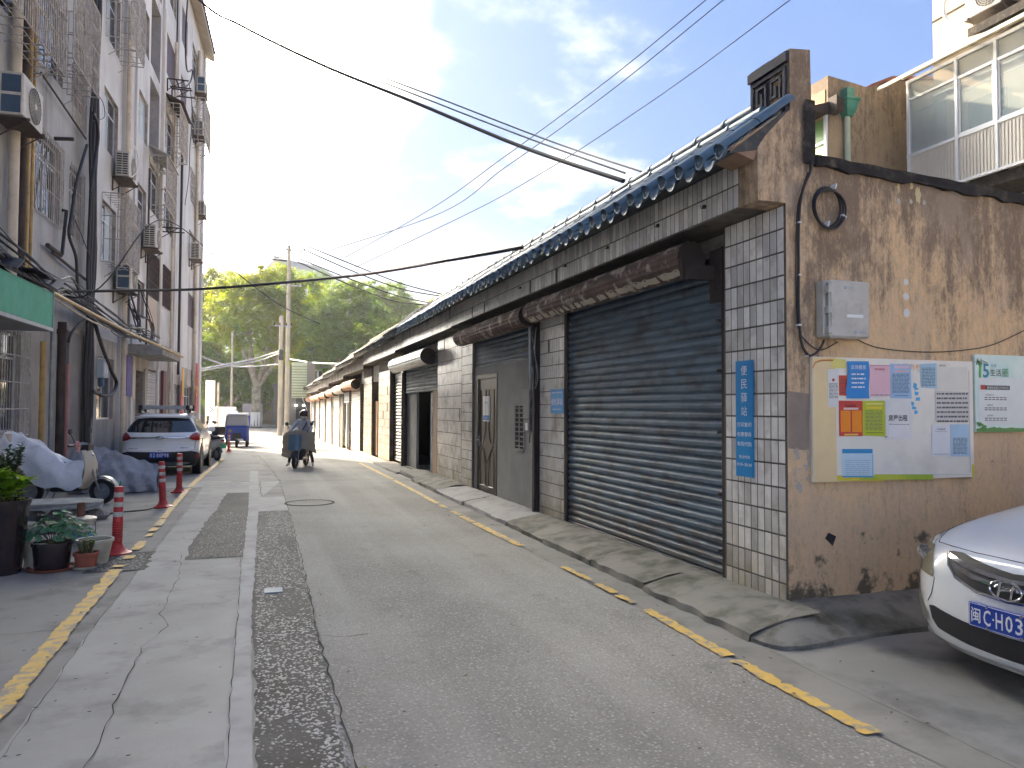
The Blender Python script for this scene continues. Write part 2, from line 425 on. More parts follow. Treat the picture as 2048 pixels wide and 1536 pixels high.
m_render = mat('grey_render', (.30,.29,.28), (.22,.215,.21), scale=1.5, rough=.9, bump=.3, bscale=30, stain=(.31,.3,.29), sscale=5, sstretch=.12, samt=.55, slo=.55, shi=.68, det=9)
m_slat = mat('shutter_slat', (.12,.17,.215), (.085,.125,.165), scale=2, rough=.6, var=.12, stain=(.05,.048,.045), sscale=2.2, samt=.7, slo=.48, shi=.66, bump=.05, spec=.3, foot=(.1, .9, (.10,.085,.07)))
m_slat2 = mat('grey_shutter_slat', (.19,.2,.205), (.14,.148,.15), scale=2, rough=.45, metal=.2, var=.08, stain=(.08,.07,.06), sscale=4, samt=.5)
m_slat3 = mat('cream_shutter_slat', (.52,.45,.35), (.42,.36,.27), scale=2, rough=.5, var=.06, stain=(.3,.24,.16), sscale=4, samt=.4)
m_rust = mat('rusty_sheet', (.15,.095,.078), (.08,.052,.046), scale=5, rough=.75, bump=.3, bscale=30, stain=(.50,.42,.34), sscale=6, samt=.85, slo=.53, shi=.62, metal=.1)
m_rustd = mat('rusty_steel', (.05,.033,.028), (.03,.022,.02), scale=8, rough=.8, bump=.3)
m_orust = mat('orange_rust', (.42,.2,.1), (.3,.12,.06), scale=6, rough=.8, stain=(.5,.42,.32), sscale=4, samt=.5)
m_cream = mat('cream_paint', (.58,.53,.42), (.47,.42,.33), scale=3, rough=.6, stain=(.2,.15,.1), sscale=4, samt=.5)
m_galv = mat('galvanised_sheet', (.36,.385,.41), (.25,.27,.29), scale=6, rough=.38, metal=.6)
m_glaze = mat('blue_glazed_tile', (.10,.165,.22), (.07,.12,.165), scale=4, rough=.5, var=.35, stain=(.15,.17,.165), sscale=9, samt=.7, spec=.4, bump=.12, bscale=40)
m_mossy = mat('weathered_roof_tile', (.075,.082,.085), (.045,.048,.05), scale=6, rough=.75, var=.3, stain=(.17,.16,.13), sscale=9, samt=.6, bump=.3)
m_carve = mat('blue_black_carving', (.055,.055,.075), (.03,.03,.045), scale=6, rough=.8, bump=.5, bscale=25, stain=(.11,.085,.08), sscale=6, samt=.6)
m_cap = mat('black_mould_cap', (.035,.03,.027), (.018,.016,.015), scale=7, rough=.95, bump=.6, bscale=30, stain=(.15,.12,.09), sscale=8, samt=.6)
m_soffit = mat('soffit_render', (.30,.285,.265), (.2,.19,.175), scale=3, rough=.9, stain=(.08,.075,.06), sscale=3, samt=.6)
m_black = flat('black_rubber', (.018,.018,.02), .5)
m_cable = flat('cable_black', (.022,.022,.026), .55)
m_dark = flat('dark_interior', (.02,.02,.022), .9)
m_yellow = mat('yellow_road_paint', (.62,.40,.085), (.52,.33,.07), scale=9, rough=.7, stain=(.24,.22,.18), sscale=11, samt=.9, slo=.50, shi=.60, bump=.25, bscale=60)
m_white = flat('white_paint', (.75,.76,.77), .35)
m_plastic = mat('cream_plastic', (.56,.545,.49), (.46,.44,.39), scale=4, rough=.5, stain=(.25,.2,.15), sscale=5, samt=.45)
m_facade = mat('pale_mosaic_facade', (.62,.63,.63), (.50,.505,.51), scale=.7, rough=.6, stain=(.21,.195,.185), sscale=1.15, sstretch=.16, samt=.75, slo=.5, shi=.72, bump=.35, bscale=55, bvor=True, bdist=.004, det=9)
m_reveal = mat('reveal_render', (.42,.38,.35), (.3,.27,.25), scale=3, rough=.9, stain=(.15,.12,.1), sscale=5, samt=.6)
m_stair = mat('pitted_stair_render', (.36,.36,.37), (.29,.29,.3), scale=2, rough=.9, stain=(.1,.1,.1), sscale=12, samt=.8, slo=.62, shi=.66)
m_gwall = mat('ground_floor_render', (.50,.475,.44), (.38,.365,.335), scale=1.1, rough=.88, stain=(.15,.135,.115), sscale=1.5, sstretch=.2, samt=.8, slo=.48, shi=.68, bump=.2, det=9)
m_winframe = flat('aluminium_frame', (.6,.62,.64), .35, metal=.3)
m_pane = mat('window_pane', (.05,.07,.09), (.02,.028,.035), scale=.9, rough=.06, spec=1.)
m_curtain = mat('pale_curtain', (.5,.58,.62), (.35,.42,.46), scale=2, rough=.4, stretch=.1)
m_bar = mat('pale_steel_bar', (.55,.54,.52), (.3,.27,.25), scale=9, rough=.55)
m_facade2 = mat('grey_mosaic_facade', (.42,.43,.44), (.33,.335,.34), scale=.9, rough=.65, stain=(.17,.155,.145), sscale=1.4, sstretch=.16, samt=.8, slo=.48, shi=.68, bump=.35, bscale=55, bvor=True, bdist=.004, det=9)
m_bard = mat('brown_steel_bar', (.11,.085,.075), (.06,.045,.04), scale=9, rough=.7)
m_purple = mat('purple_louvre', (.10,.065,.085), (.06,.04,.055), scale=5, rough=.6)
m_pipe = mat('cream_pipe', (.62,.55,.44), (.5,.44,.35), scale=2, rough=.5, stain=(.25,.17,.1), sscale=3, samt=.5)
m_ypipe = mat('yellow_gas_pipe', (.5,.34,.11), (.4,.26,.08), scale=3, rough=.5, stain=(.2,.13,.06), sscale=6, samt=.6)
m_bpipe = mat('brown_iron_pipe', (.075,.05,.042), (.04,.03,.027), scale=4, rough=.75, bump=.2)
m_pink = mat('pink_pipe', (.5,.27,.25), (.4,.2,.19), scale=4, rough=.6)
m_green = mat('green_signboard', (.02,.30,.17), (.03,.38,.23), scale=3, rough=.55, stain=(.1,.42,.3), sscale=5, samt=.5)
m_grille_dk = flat('dark_grille', (.03,.03,.035), .6)
m_red = mat('red_bollard', (.52,.035,.03), (.42,.03,.028), scale=6, rough=.45, stain=(.2,.06,.05), sscale=8, samt=.4)
m_refl = mat('reflective_band', (.62,.6,.55), (.5,.47,.42), scale=18, rough=.4, stain=(.3,.22,.15), sscale=14, samt=.6)
m_wood = mat('brown_door', (.10,.07,.042), (.07,.048,.03), scale=3, rough=.42, stretch=.2)
m_ply = mat('plywood', (.42,.25,.12), (.34,.2,.095), scale=3, rough=.7, stretch=.1)
m_bark = mat('mottled_bark', (.36,.33,.26), (.17,.155,.12), scale=2.2, rough=.9, bump=.3, bscale=6)
m_polec = mat('concrete_pole', (.42,.38,.31), (.33,.3,.25), scale=1, rough=.85)
# ------------------------------------------------------------------ ground
def ylist(a, b, step):
    ys = [a]; k = math.floor(a/step)+1
    while k*step < b-1e-6: ys.append(k*step); k += 1
    return ys+[b]
g = MB()
gx = [-900, -200, -60, -20, -8, -4, -2, 0, 2, 4, 8, 20, 60, 200, 900]
gy = [-400, -100, -20, 0, 10] + [10+.5*i for i in range(1, 97)] + [60, 75, 100, 150, 300, 700, 1500]
n = len(gx)
g.add([(x, y, zt(y)) for y in gy for x in gx],
      [(j*n+i, j*n+i+1, (j+1)*n+i+1, (j+1)*n+i) for j in range(len(gy)-1) for i in range(n-1)])
solo('ground', g, m_ground, kind='structure')
def ribbon(mb, edge, dz, jit=0., step=.5, seed=1, m=0):
    """edge: list of (y, x_left, x_right); a strip that follows the fall of the street"""
    r_ = random.Random(seed); ys = ylist(edge[0][0], edge[-1][0], step); vs_ = []
    for y in ys:
        for (a, b) in zip(edge, edge[1:]):
            if a[0] <= y <= b[0]+1e-9: break
        t = (y-a[0])/(b[0]-a[0]) if b[0] > a[0] else 0
        xl = a[1]+(b[1]-a[1])*t + r_.uniform(-jit, jit); xr = a[2]+(b[2]-a[2])*t + r_.uniform(-jit, jit)
        vs_ += [(xl, y, zt(y)+dz), (xr, y, zt(y)+dz)]
    mb.add(vs_, [(2*i, 2*i+1, 2*i+3, 2*i+2) for i in range(len(ys)-1)], m)
    return mb
def sheet(name, edge, dz, m, jit=0., step=.5, seed=1):
    return solo(name, ribbon(MB(), edge, dz, jit, step, seed), m, kind='structure')
road = sheet('road', [(-4, .37, 3.0), (12.3, .53, 3.0), (18, .57, 3.0), (24, .2, 3.05), (34, -.4, 3.1), (60, -.8, 3.9)], .008, m_road, .012, .1, 3)
sheet('road_shoulder', [(-4, 3.02, 3.36), (4.2, 3.02, 3.4), (58, 3.06, 3.5)], .004, m_conc2, .02, .25, 4)
sheet('gravel_strip', [(-4, .02, .36), (4, .03, .42), (6.3, .0, .47), (12.6, .07, .53)], .004, m_strip, .016, .1, 5)
sheet('mortar_band', [(-4, -.12, .03), (6.6, -.11, .0), (12.9, -.08, .08), (21, -.1, .1)], .012, m_smooth, .008, .1, 6)
sheet('pavement', [(-4, -1.1, -.12), (6, -1.12, -.11), (13, -1.0, -.08), (17.8, -1.0, .56)], .004, m_conc, .01, .2, 7)
sheet('paving_patch', [(8.84, -.68, -.09), (9.6, -.70, -.08), (11.8, -.64, -.07), (12.9, -.56, -.06), (15.5, -.5, -.06)], .009, m_strip, .02, .12, 8)
sheet('mortar_patch', [(12.62, .08, .54), (14.6, .08, .54)], .009, m_smooth, .01, .15, 9)
sheet('gravel_patch', [(8.45, -1.6, -1.02), (9.1, -1.62, -1.05), (9.5, -1.42, -1.06)], .006, m_strip, .03, .1, 10)
sheet('far_road', [(60.2, -70, 80), (82, -70, 80)], .006, m_road, 0, 2, 11)
sheet('far_pavement', [(82.05, -70, 80), (90, -70, 80)], .12, m_conc, 0, 2, 12)
# cracks and joints
def crack(pts, w=.008, jit=.02, seed=0, dz=.013, name='crack', m=None, step=.12):
    r_ = random.Random(seed); mb = MB(); out = []
    for a, b in zip(pts, pts[1:]):
        k = max(1, int(math.dist(a, b)/step))
        for i in range(k): out.append((a[0]+(b[0]-a[0])*i/k + r_.uniform(-jit, jit), a[1]+(b[1]-a[1])*i/k + r_.uniform(-jit, jit)))
    out.append(pts[-1]); vs_ = []
    for i, p in enumerate(out):
        q = out[min(i+1, len(out)-1)]; o = out[max(i-1, 0)]
        d = Vector((q[0]-o[0], q[1]-o[1])); d = d.normalized() if d.length else Vector((0, 1)); nn = Vector((-d.y, d.x))
        ww = .6*w*r_.uniform(.15, 1.1)
        for sg in (-1, 1): vs_.append((p[0]+nn.x*ww*sg, p[1]+nn.y*ww*sg, zt(p[1])+dz))
    mb.add(vs_, [(2*i, 2*i+1, 2*i+3, 2*i+2) for i in range(len(out)-1)])
    return solo(name, mb, m or m_crack, kind='structure')
crack([(-.76, 9.3), (-.67, 7.88), (-.69, 6.6), (-.6, 6.2), (-.7, 5.73), (-.71, 5.04), (-.70, 4.16), (-.75, 3.2), (-.8, 1.5)], .007, .014, 1)
crack([(-1.05, 13), (-1.11, 6.05), (-1.1, 4.2), (-1.12, 2)], .004, .01, 2)
crack([(-.12, 8.8), (-.105, 6.6), (-.11, 5.2), (-.1, 3.79), (-.12, 2)], .006, .008, 3, dz=.017)
crack([(-.68, 7.35), (-.4, 7.5), (-.11, 7.45)], .004, .01, 4)
crack([(-2.6, 6.3), (-1.2, 6.35), (-.66, 6.45)], .004, .012, 5)
crack([(-.66, 8.2), (-.35, 8.45), (-.1, 8.5)], .003, .01, 6)
crack([(3.34, 4.31), (3.33, 3.0), (3.35, 1.2)], .005, .008, 7)
crack([(.55, 17.78), (1.6, 17.6), (2.6, 17.4), (3.63, 17.13)], .03, .02, 8)
crack([(-3.0, 16.7), (-1.5, 16.75), (-.3, 17.4)], .025, .015, 9)
crack([(.46, 3.5), (.455, 5.8), (.5, 8), (.535, 12.28), (.545, 18)], .012, .012, 10)
crack([(.56, 17.8), (.45, 21), (.3, 26), (.1, 30)], .02, .03, 11)
crack([(-.4, 28), (-.05, 28.2), (.3, 28.1)], .04, .02, 12)
crack([(.55, 10.2), (.7, 10.25), (.85, 10.1)], .02, .02, 13)
crack([(.5, 5.6), (.62, 5.5), (.8, 5.55)], .016, .02, 14)
crack([(3.02, 3.4), (3.04, 6), (3.03, 9), (3.05, 14)], .004, .01, 16)
crack([(.12, 17.7), (.14, 14.8)], .02, .02, 17)
# loose stones laid bare in the worn strip
st = MB(); r_ = random.Random(3)
def pebble(mb, x, y, z, s):
    a = r_.uniform(0, 6.28); ca, sa = math.cos(a), math.sin(a); sx, sy, sz = s*r_.uniform(.7, 1.4), s*r_.uniform(.5, .9), s*r_.uniform(.22, .4)
    vs_ = []
    k = 6
    for j in range(k):
        t = 2*math.pi*j/k; u, v = sx*math.cos(t)*r_.uniform(.8, 1.1), sy*math.sin(t)*r_.uniform(.8, 1.1)
        vs_.append((x+u*ca-v*sa, y+u*sa+v*ca, z))
    for j in range(k):
        p = vs_[j]; vs_.append((x+(p[0]-x)*.62, y+(p[1]-y)*.62, z+sz))
    mb.add(vs_, [tuple(range(k, 2*k))]+[(j, (j+1) % k, k+(j+1) % k, k+j) for j in range(k)], r_.choice((0, 0, 1)))
for i in range(5200):
    y = 3.0 + 9.6*r_.random()**1.35
    x = r_.uniform(.03, .45 + .008*(y-4))
    if math.sin(x*9+y*1.7)+math.sin(y*2.3-x*4) > 1.15 and r_.random() < .8: continue
    pebble(st, x, y, .002, r_.uniform(.006, .017))
for i in range(1300):
    y = 8.9 + 3.8*r_.random(); pebble(st, r_.uniform(-.64, -.1), y, .007, r_.uniform(.006, .013))
for i in range(500):
    pebble(st, r_.uniform(-1.55, -1.08), r_.uniform(8.5, 9.4), .004, r_.uniform(.006, .013))
m_st1 = mat('pale_stone', (.37,.36,.335), (.26,.25,.235), scale=30, rough=.6)
m_st2 = mat('warm_stone', (.34,.32,.29), (.2,.19,.17), scale=30, rough=.6)
solo('gravel', st, [m_st1, m_st2], kind='stuff', label='exposed grey gravel worn out along the strip in the middle of the road', cat='gravel')
# small dark chips pressed into the concrete
ch = MB()
for i in range(150):
    x = r_.uniform(-3.4, -.12); y = r_.uniform(3, 9)
    a = r_.uniform(-.3, .3); s = r_.uniform(.003, .009)
    ch.add([(x+s*math.cos(t+a)*1.6, y+s*.5*math.sin(t)*2, zt(y)+.0095) for t in (0, 1.1, 2.3, 3.3, 4.4, 5.4)], [(0,1,2,3,4,5)])
for i in range(70):
    x = r_.uniform(.5, 3.3); y = r_.uniform(3, 9); s = r_.uniform(.003, .008)
    ch.add([(x+s*math.cos(t)*1.6, y+s*math.sin(t), zt(y)+.0125) for t in (0, 1.1, 2.3, 3.3, 4.4, 5.4)], [(0,1,2,3,4,5)])
solo('chippings', ch, m_crack, kind='stuff', label='dark stone chips showing through the concrete of the lane', cat='chippings')
# painted lines: worn, with ragged edges
def paint(edges, seed, name='painted_line'):
    """edges: list of (y0,y1,x,w)"""
    r_ = random.Random(seed); mb = MB()
    for (y0, y1, x0, x1, w) in edges:
        ys = ylist(y0, y1, .025 if y1 < 24 else .15); o = len(mb.v); vs_ = []
        jl = jr = 0
        for i, y in enumerate(ys):
            t = (y-y0)/(y1-y0); x = x0+(x1-x0)*t
            jl = .45*jl + r_.uniform(-.011, .011); jr = .45*jr + r_.uniform(-.011, .011)
            if r_.random() < .06: jr -= r_.uniform(0, .04)
            if r_.random() < .06: jl += r_.uniform(0, .04)
            tap = 1 if 0 < i < len(ys)-1 else r_.uniform(.5, .95)
            vs_ += [(x-w/2*tap+jl, y, zt(y)+.018), (x+w/2*tap+jr, y, zt(y)+.018)]
        mb.add(vs_, [(2*i, 2*i+1, 2*i+3, 2*i+2) for i in range(len(ys)-1)])
    return solo(name, mb, m_yellow, kind='structure')
paint([(3.05, 4.22, 2.99, 2.99, .10), (4.3, 5.5, 3.0, 3.05, .10), (5.72, 6.0, 3.05, 3.05, .08), (6.08, 6.45, 3.06, 3.05, .08), (6.6, 7.25, 3.06, 3.05, .07)], 1)
paint([(8.5, 10.4, 3.03, 3.0, .11), (10.5, 11.1, 3.0, 3.0, .1), (11.25, 11.7, 3.0, 3.0, .1), (12.1, 12.5, 3.0, 3.0, .09), (12.7, 17.2, 3.0, 3.04, .10), (17.4, 23.5, 3.04, 3.08, .1)], 2)
paint([(2.6, 8.5, -1.285, -1.30, .125), (8.62, 8.72, -1.3, -1.3, .12)], 3)
paint([(9.05, 9.25, -1.27, -1.27, .1), (9.6, 10.2, -1.27, -1.27, .1), (10.55, 10.8, -1.26, -1.26, .09), (10.95, 11.3, -1.25, -1.25, .1), (11.45, 12.1, -1.25, -1.25, .1), (12.2, 16.6, -1.26, -1.25, .1), (16.9, 27.5, -1.25, -1.0, .11)], 4)
# manhole rim and a small cover plate
mh = MB(); mh.lathe([(.40, .0), (.40, .013), (.385, .013), (.375, -.0)], (.92, 13.45, zt(13.45)+.004), 40, 0)
mh.lathe([(.0, .0115), (.372, .0115)], (.92, 13.45, zt(13.45)), 40, 1)
mhr = thing('manhole_cover', 'round concrete manhole cover set in the road with a dark rim', 'manhole', (.92, 13.45, zt(13.45)))
part('rim', MB().lathe([(.42, .012), (.42, .02), (.39, .02), (.38, .0)], (.92, 13.45, zt(13.45)), 40), m_crack, mhr)
part('lid', MB().lathe([(.0, .0155), (.38, .0155), (.385, .0)], (.92, 13.45, zt(13.45)), 40), m_road, mhr)
solo('cover_plate', MB().cbox(.1, .26, 7.03, 7.22, .003, .016, .004), mat('pale_plate', (.28,.32,.34)), label='small pale rectangular plate lying in the gravel strip of the road', cat='plate')
# flat concrete slab between the yellow line and the parked car
solo('drain_slab', MB().cbox(-3.2, -.45, 16.75, 18.2, -.08, .0, .02), m_conc, label='wide pale concrete drain slab across the kerb lane behind the red bollards', cat='slab')

# grit, dead leaves and wet-looking stains along the kerb
lt = MB(); r_ = random.Random(17)
for k in range(170):
    x = r_.choice((r_.gauss(3.3, .12), r_.gauss(3.2, .3), r_.uniform(-3.2, 2.9), r_.gauss(.5, .05), r_.gauss(-1.6, .5))); y = 3+14*r_.random()**1.4; s_ = r_.uniform(.008, .022); a = r_.uniform(0, 6.28)
    u = Vector((math.cos(a), math.sin(a), 0)); v = Vector((-u.y, u.x, 0)); c = Vector((x, y, zt(y)+.022))
    lt.add([c-u*s_, c+v*s_*.45+Vector((0, 0, .004)), c+u*s_, c-v*s_*.45+Vector((0, 0, .006))], [(0,1,2,3)], r_.choice((0, 0, 1)))
solo('litter', lt, [mat('dead_leaf', (.16,.09,.04), (.09,.05,.025), scale=30, var=.3), mat('green_leaf_bit', (.10,.12,.03), (.2,.17,.05), scale=30)], kind='stuff', label='scattered dead leaves and grit on the concrete lane', cat='litter')
# ------------------------------------------------------------------ the row of lock-up shops
WX, GY = 3.95, 4.87
row = thing('shop_row', 'long single-storey row of lock-up shops with roller shutters, white tiles and a blue tiled eave', 'building', (WX, GY, 0))
YE = 58.5
def rz(y): return 1.35*zt(y)
secs = [GY, 14.6, 21, 27.5, 34, 41, 48, YE]
# wall: boxes butted end to end along the street (y0, y1, x_front, z0, z1)
w = MB(); wr = MB()
def wz(y, z): return z + (zt(y) if z < 1 else rz(y))
piers = [(GY+.003, 5.70, 0), (9.33, 10.28, 0), (13.87, 16.80, 0), (20.95, 21.35, 1), (23.2, 25.45, 1), (27.0, 29.1, 1), (29.85, 30.05, 2), (33.45, 33.6, 2), (36.3, 37.6, 2), (41.3, 42.2, 2), (45.6, 46.0, 2), (49.8, 50.1, 2), (53.7, 54.0, 2), (57.6, YE, 2)]
for y0, y1, k in piers:
    w.box(WX, 4.35, y0, y1, zt(y1)-.25, 3.28+rz(y1), 0)
parts('pier_wall', w, m_grout, row)
parts('lintel_wall', MB().box(WX+.14, 4.30, 5.70, 9.33, 2.95, 3.28).box(WX+.14, 4.30, 16.80, 20.95, 2.75, 3.22), m_soffit, row)
# body behind the fronts
body = MB()
for a, b in zip(secs, secs[1:]):
    body.box(5.6, 5.8, a+.25, b+.25 if b < YE else b, zt(b)-.4, 3.3+rz(b), 0)
    body.box(4.1, 9.5, a+.25, b+.25 if b < YE else b, 3.29+rz(b), 3.45+rz(b), 0)
body.box(4.351, 5.6, 5.12, YE, -.6, .03, 0)
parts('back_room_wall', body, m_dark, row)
# fascia beam, stepping down along the row
fas = MB()
for a, b in zip(secs, secs[1:]):
    z = rz((a+b)/2)
    fas.box(3.702, 4.30, a+(.24 if a == GY else 0), b, 3.285+z, 3.74+z, 0)
parts('fascia_beam', fas, [m_grout], row)
parts('fascia_render', MB().box(3.69, 3.7015, 27.5, 34, 3.30+rz(31), 3.7+rz(31)).box(3.69, 3.7015, 34, 41, 3.30+rz(37.5), 3.7+rz(37.5)).box(3.69, 3.7015, 41, 48, 3.30+rz(44.5), 3.7+rz(44.5)).box(3.69, 3.7015, 48, YE, 3.30+rz(53), 3.7+rz(53)), m_gwall, row)
# tiles -------------------------------------------------
def tile_mesh(wd, h, name):
    mb = MB(); mb.cbox(-.012, .006, -wd/2, wd/2, -h/2, h/2, .003); return mb
def simple_tile(mb, x, y, z, wd, h, d=.012, tl=0.):
    mb.box(x-d, x, y-wd/2, y+wd/2, z-h/2, z+h/2)
def pillow(wd, h):
    mb = MB(); d = .005; c = .003
    a = [(0, -wd/2, -h/2), (0, wd/2, -h/2), (0, wd/2, h/2), (0, -wd/2, h/2)]
    b = [(-d, -wd/2+c, -h/2+c), (-d, wd/2-c, -h/2+c), (-d, wd/2-c, h/2-c), (-d, -wd/2+c, h/2-c)]
    return mb.loft([a, b], 0, False)
tiles = []   # (dist, x, y, z, w, h, flavour)
def tile_field(x, y0, y1, z0, z1, pw, ph, gap=.013):
    nx = max(1, round((y1-y0)/pw)); nz = max(1, round((z1-z0)/ph)); pw = (y1-y0)/nx; ph = (z1-z0)/nz
    for i in range(nx):
        for j in range(nz):
            y, z = y0+(i+.5)*pw, z0+(j+.5)*ph
            tiles.append((pw*ph/(y*y+x*x), x, y, z, pw-gap, ph-gap))
tile_field(WX, GY+.02, 5.68, .10, 3.28, .087, .187)
tile_field(WX, 9.36, 10.26, .06, 3.0, .075, .187)
tile_field(WX, 13.9, 14.66, .10, 3.25, .075, .187)
tile_field(WX, 14.69, 16.78, .10, 3.2, .083, .25)
tile_field(WX, 21.1, 21.33, .1, 2.9, .2, .25)
tile_field(WX, 23.25, 25.4, .02, 2.85, .27, .25)
tile_field(WX, 27.05, 29.05, -.05, 2.8, .25, .25)
tile_field(3.702, GY+.26, 14.6, 3.295, 3.68, .076, .193)
tile_field(3.702, 14.6, 21, 3.27, 3.66, .076, .193)
tile_field(3.702, 21, 27.5, 3.22, 3.6, .08, .19)
tiles.sort(reverse=True)
cache = {}
rt = MB(); r_ = random.Random(5)
for k, (d, x, y, z, tw, th) in enumerate(tiles):
    if y > 9 and r_.random() < .012: continue
    if k < 300:
        key = (round(tw, 3), round(th, 3))
        if key not in cache: cache[key] = pillow(*key).mesh('tile', m_tile)
        inst('tile', cache[key], row, (x+r_.uniform(-.0008, .0008), y, z), (r_.uniform(-.004, .004), r_.uniform(-.008, .008), r_.uniform(-.01, .01)))
    else: simple_tile(rt, x, y, z, tw, th, .005+r_.uniform(-.001, .001))
part('wall_tile', rt, m_tile, row, kind='stuff')
# gable end ---------------------------------------------------
gb = MB()
prof = [(3.69, 3.29), (3.69, 3.70), (3.76, 3.80), (4.0, 4.05), (4.0, 4.54), (4.2, 4.56), (4.22, 3.66), (9.5, 3.44), (9.5, -.4), (3.953, -.4), (3.953, 3.29)]
gb.prism(prof, 'y', GY, GY+.24)
part('gable_wall', gb, m_gable, row)
part('rake_board', MB().prism([(3.43, 3.655), (4.0, 4.055), (4.0, 3.98), (3.765, 3.795), (3.70, 3.702), (3.66, 3.60), (3.52, 3.64)], 'y', GY+.01, GY+.30), mat('terracotta_underlay', (.30,.17,.11), (.36,.24,.15), scale=6, rough=.9), row)
blk = MB().box(4.0, 4.2, GY+.241, GY+.50, 3.75, 4.55).box(3.965, 4.003, GY+.003, GY+.495, 4.44, 4.52)
part('ridge_block', blk, m_carve, row)
cv = MB()
y0, y1, z0, z1 = GY+.03, GY+.47, 4.10, 4.42; X = 3.998
for (a, b, c, d) in ((y0, y1, z1-.03, z1), (y0, y1, z0, z0+.03), (y0, y0+.03, z0+.031, z1-.031), (y1-.03, y1, z0+.031, z1-.031)): cv.box(X-.022, X, a, b, c, d)
for s in (0, 1):
    a = y0+.06+s*.18; 
    cv.box(X-.02, X, a, a+.02, z0+.06, z1-.06).box(X-.02, X, a+.021, a+.13, z1-.08, z1-.06).box(X-.02, X, a+.11, a+.13, z0+.10, z1-.081).box(X-.02, X, a+.05, a+.109, z0+.10, z0+.12).box(X-.02, X, a+.05, a+.07, z0+.121, z1-.13)
cv.box(X-.045, X, GY+.0, GY+.5, 4.03, 4.07)
part('carved_panel', cv, m_carve, row)
cp = MB(); r_ = random.Random(9); k = 46
vs_ = []
for i in range(k+1):
    x = 4.225+(9.5-4.225)*i/k; zz_ = 3.66-(x-4.22)*.0417
    j1, j2 = r_.uniform(-.012, .012), r_.uniform(-.02, .02)
    vs_ += [(x, GY-.035+j1, zz_-.05+j2), (x, GY-.04+j1, zz_+.035), (x, GY+.27, zz_+.05), (x, GY+.27, zz_-.04)]
cp.add(vs_, [(4*i+a, 4*i+b, 4*i+4+b, 4*i+4+a) for i in range(k) for a, b in ((0,1),(1,2),(2,3),(3,0))]+[(0,3,2,1), (4*k, 4*k+1, 4*k+2, 4*k+3)], 0, True)
part('wall_coping', cp, m_cap, row)
sc_ = MB(); vs_ = []
k = 16
for i in range(k+1):
    z = 3.62+.52*i/k; xc = 4.19+.03*i/k*.0; ww = .075 if i < k else .06
    vs_ += [(xc-ww+r_.uniform(-.008, .008)+.01*i/k, GY-.02, z), (4.225, GY-.022, z)]
sc_.add(vs_, [(2*i, 2*i+1, 2*i+3, 2*i+2) for i in range(k)])
sc_.box(4.212, 4.228, GY-.021, GY+.25, 3.63, 4.14)
part('tar_patch', sc_, m_cap, row)
# roof tiles ------------------------------------------------
EX, EZ, RX, RZ = 3.36, 3.645, 4.02, 4.12
und = MB()
for a, b in zip(secs, secs[1:]):
    z = rz((a+b)/2); und.prism([(EX+.06, EZ-.02+z), (RX, RZ-.04+z), (RX+.1, RZ-.1+z), (3.75, 3.7+z)], 'y', a+.005, b)
parts('roof_bed', und, m_mossy, row)
def eave_tile_mesh():
    mb = MB(); d = Vector((RX-EX, 0, RZ-EZ)); ln = d.length; d.normalize(); up = Vector((-d.z, 0, d.x)); n_ = 10
    r0 = .062; rings = []
    for t, r in ((0, r0), (ln*.5, r0*.96), (ln*.5+.001, r0*1.08), (ln, r0*1.0)):
        rings.append([d*t + Vector((0, 1, 0))*r*math.cos(math.pi*j/n_) + up*r*math.sin(math.pi*j/n_) for j in range(n_+1)])
    mb.loft(rings, 0, True, False, False)
    # round end disc with a raised rim
    c = Vector((-.004, 0, -.0)); k = 14
    ring = [c + Vector((0, 1, 0))*.064*math.cos(2*math.pi*j/k) + Vector((0, 0, 1))*.064*math.sin(2*math.pi*j/k) for j in range(k)]
    back = [p + Vector((.03, 0, 0)) for p in ring]; inn = [c + (p-c)*.78 for p in ring]; inn2 = [p + Vector((.008, 0, 0)) for p in inn]; bos = [c + (p-c)*.35 + Vector((.008, 0, 0)) for p in ring]
    mb.loft([back, ring, inn, inn2, bos, [c + (p-c)*.05 + Vector((-.002, 0, 0)) for p in ring]], 0, False)
    return mb
def drip_mesh():
    mb = MB(); d = Vector((RX-EX, 0, RZ-EZ)); ln = d.length; d.normalize(); up = Vector((-d.z, 0, d.x)); n_ = 8; r = .085
    rings = [[d*t + Vector((0, 1, 0))*r*math.cos(math.pi*j/n_) - up*(.6*r*math.sin(math.pi*j/n_)-.01) for j in range(n_+1)] for t in (0, ln)]
    mb.loft(rings, 0, True, False, False)
    a = [Vector((0, r*math.cos(math.pi*j/n_), .02-.65*r*math.sin(math.pi*j/n_))) for j in range(n_+1)]
    b = [Vector((-.025, r*.9*math.cos(math.pi*j/n_), -.0-1.15*r*math.sin(math.pi*j/n_))) for j in range(n_+1)]
    mb.loft([a, b, [p+Vector((-.008, 0, 0)) for p in b], [p+Vector((-.01, 0, .01)) for p in a]], 0, False, False, False)
    return mb
etm = eave_tile_mesh().mesh('eave_tile', m_glaze); dtm = drip_mesh().mesh('drip_tile', m_glaze)
etm2 = etm.copy(); etm2.materials[0] = m_mossy; dtm2 = dtm.copy(); dtm2.materials[0] = m_mossy
r_ = random.Random(4); pitch = .288; y = GY+.02; i = 0
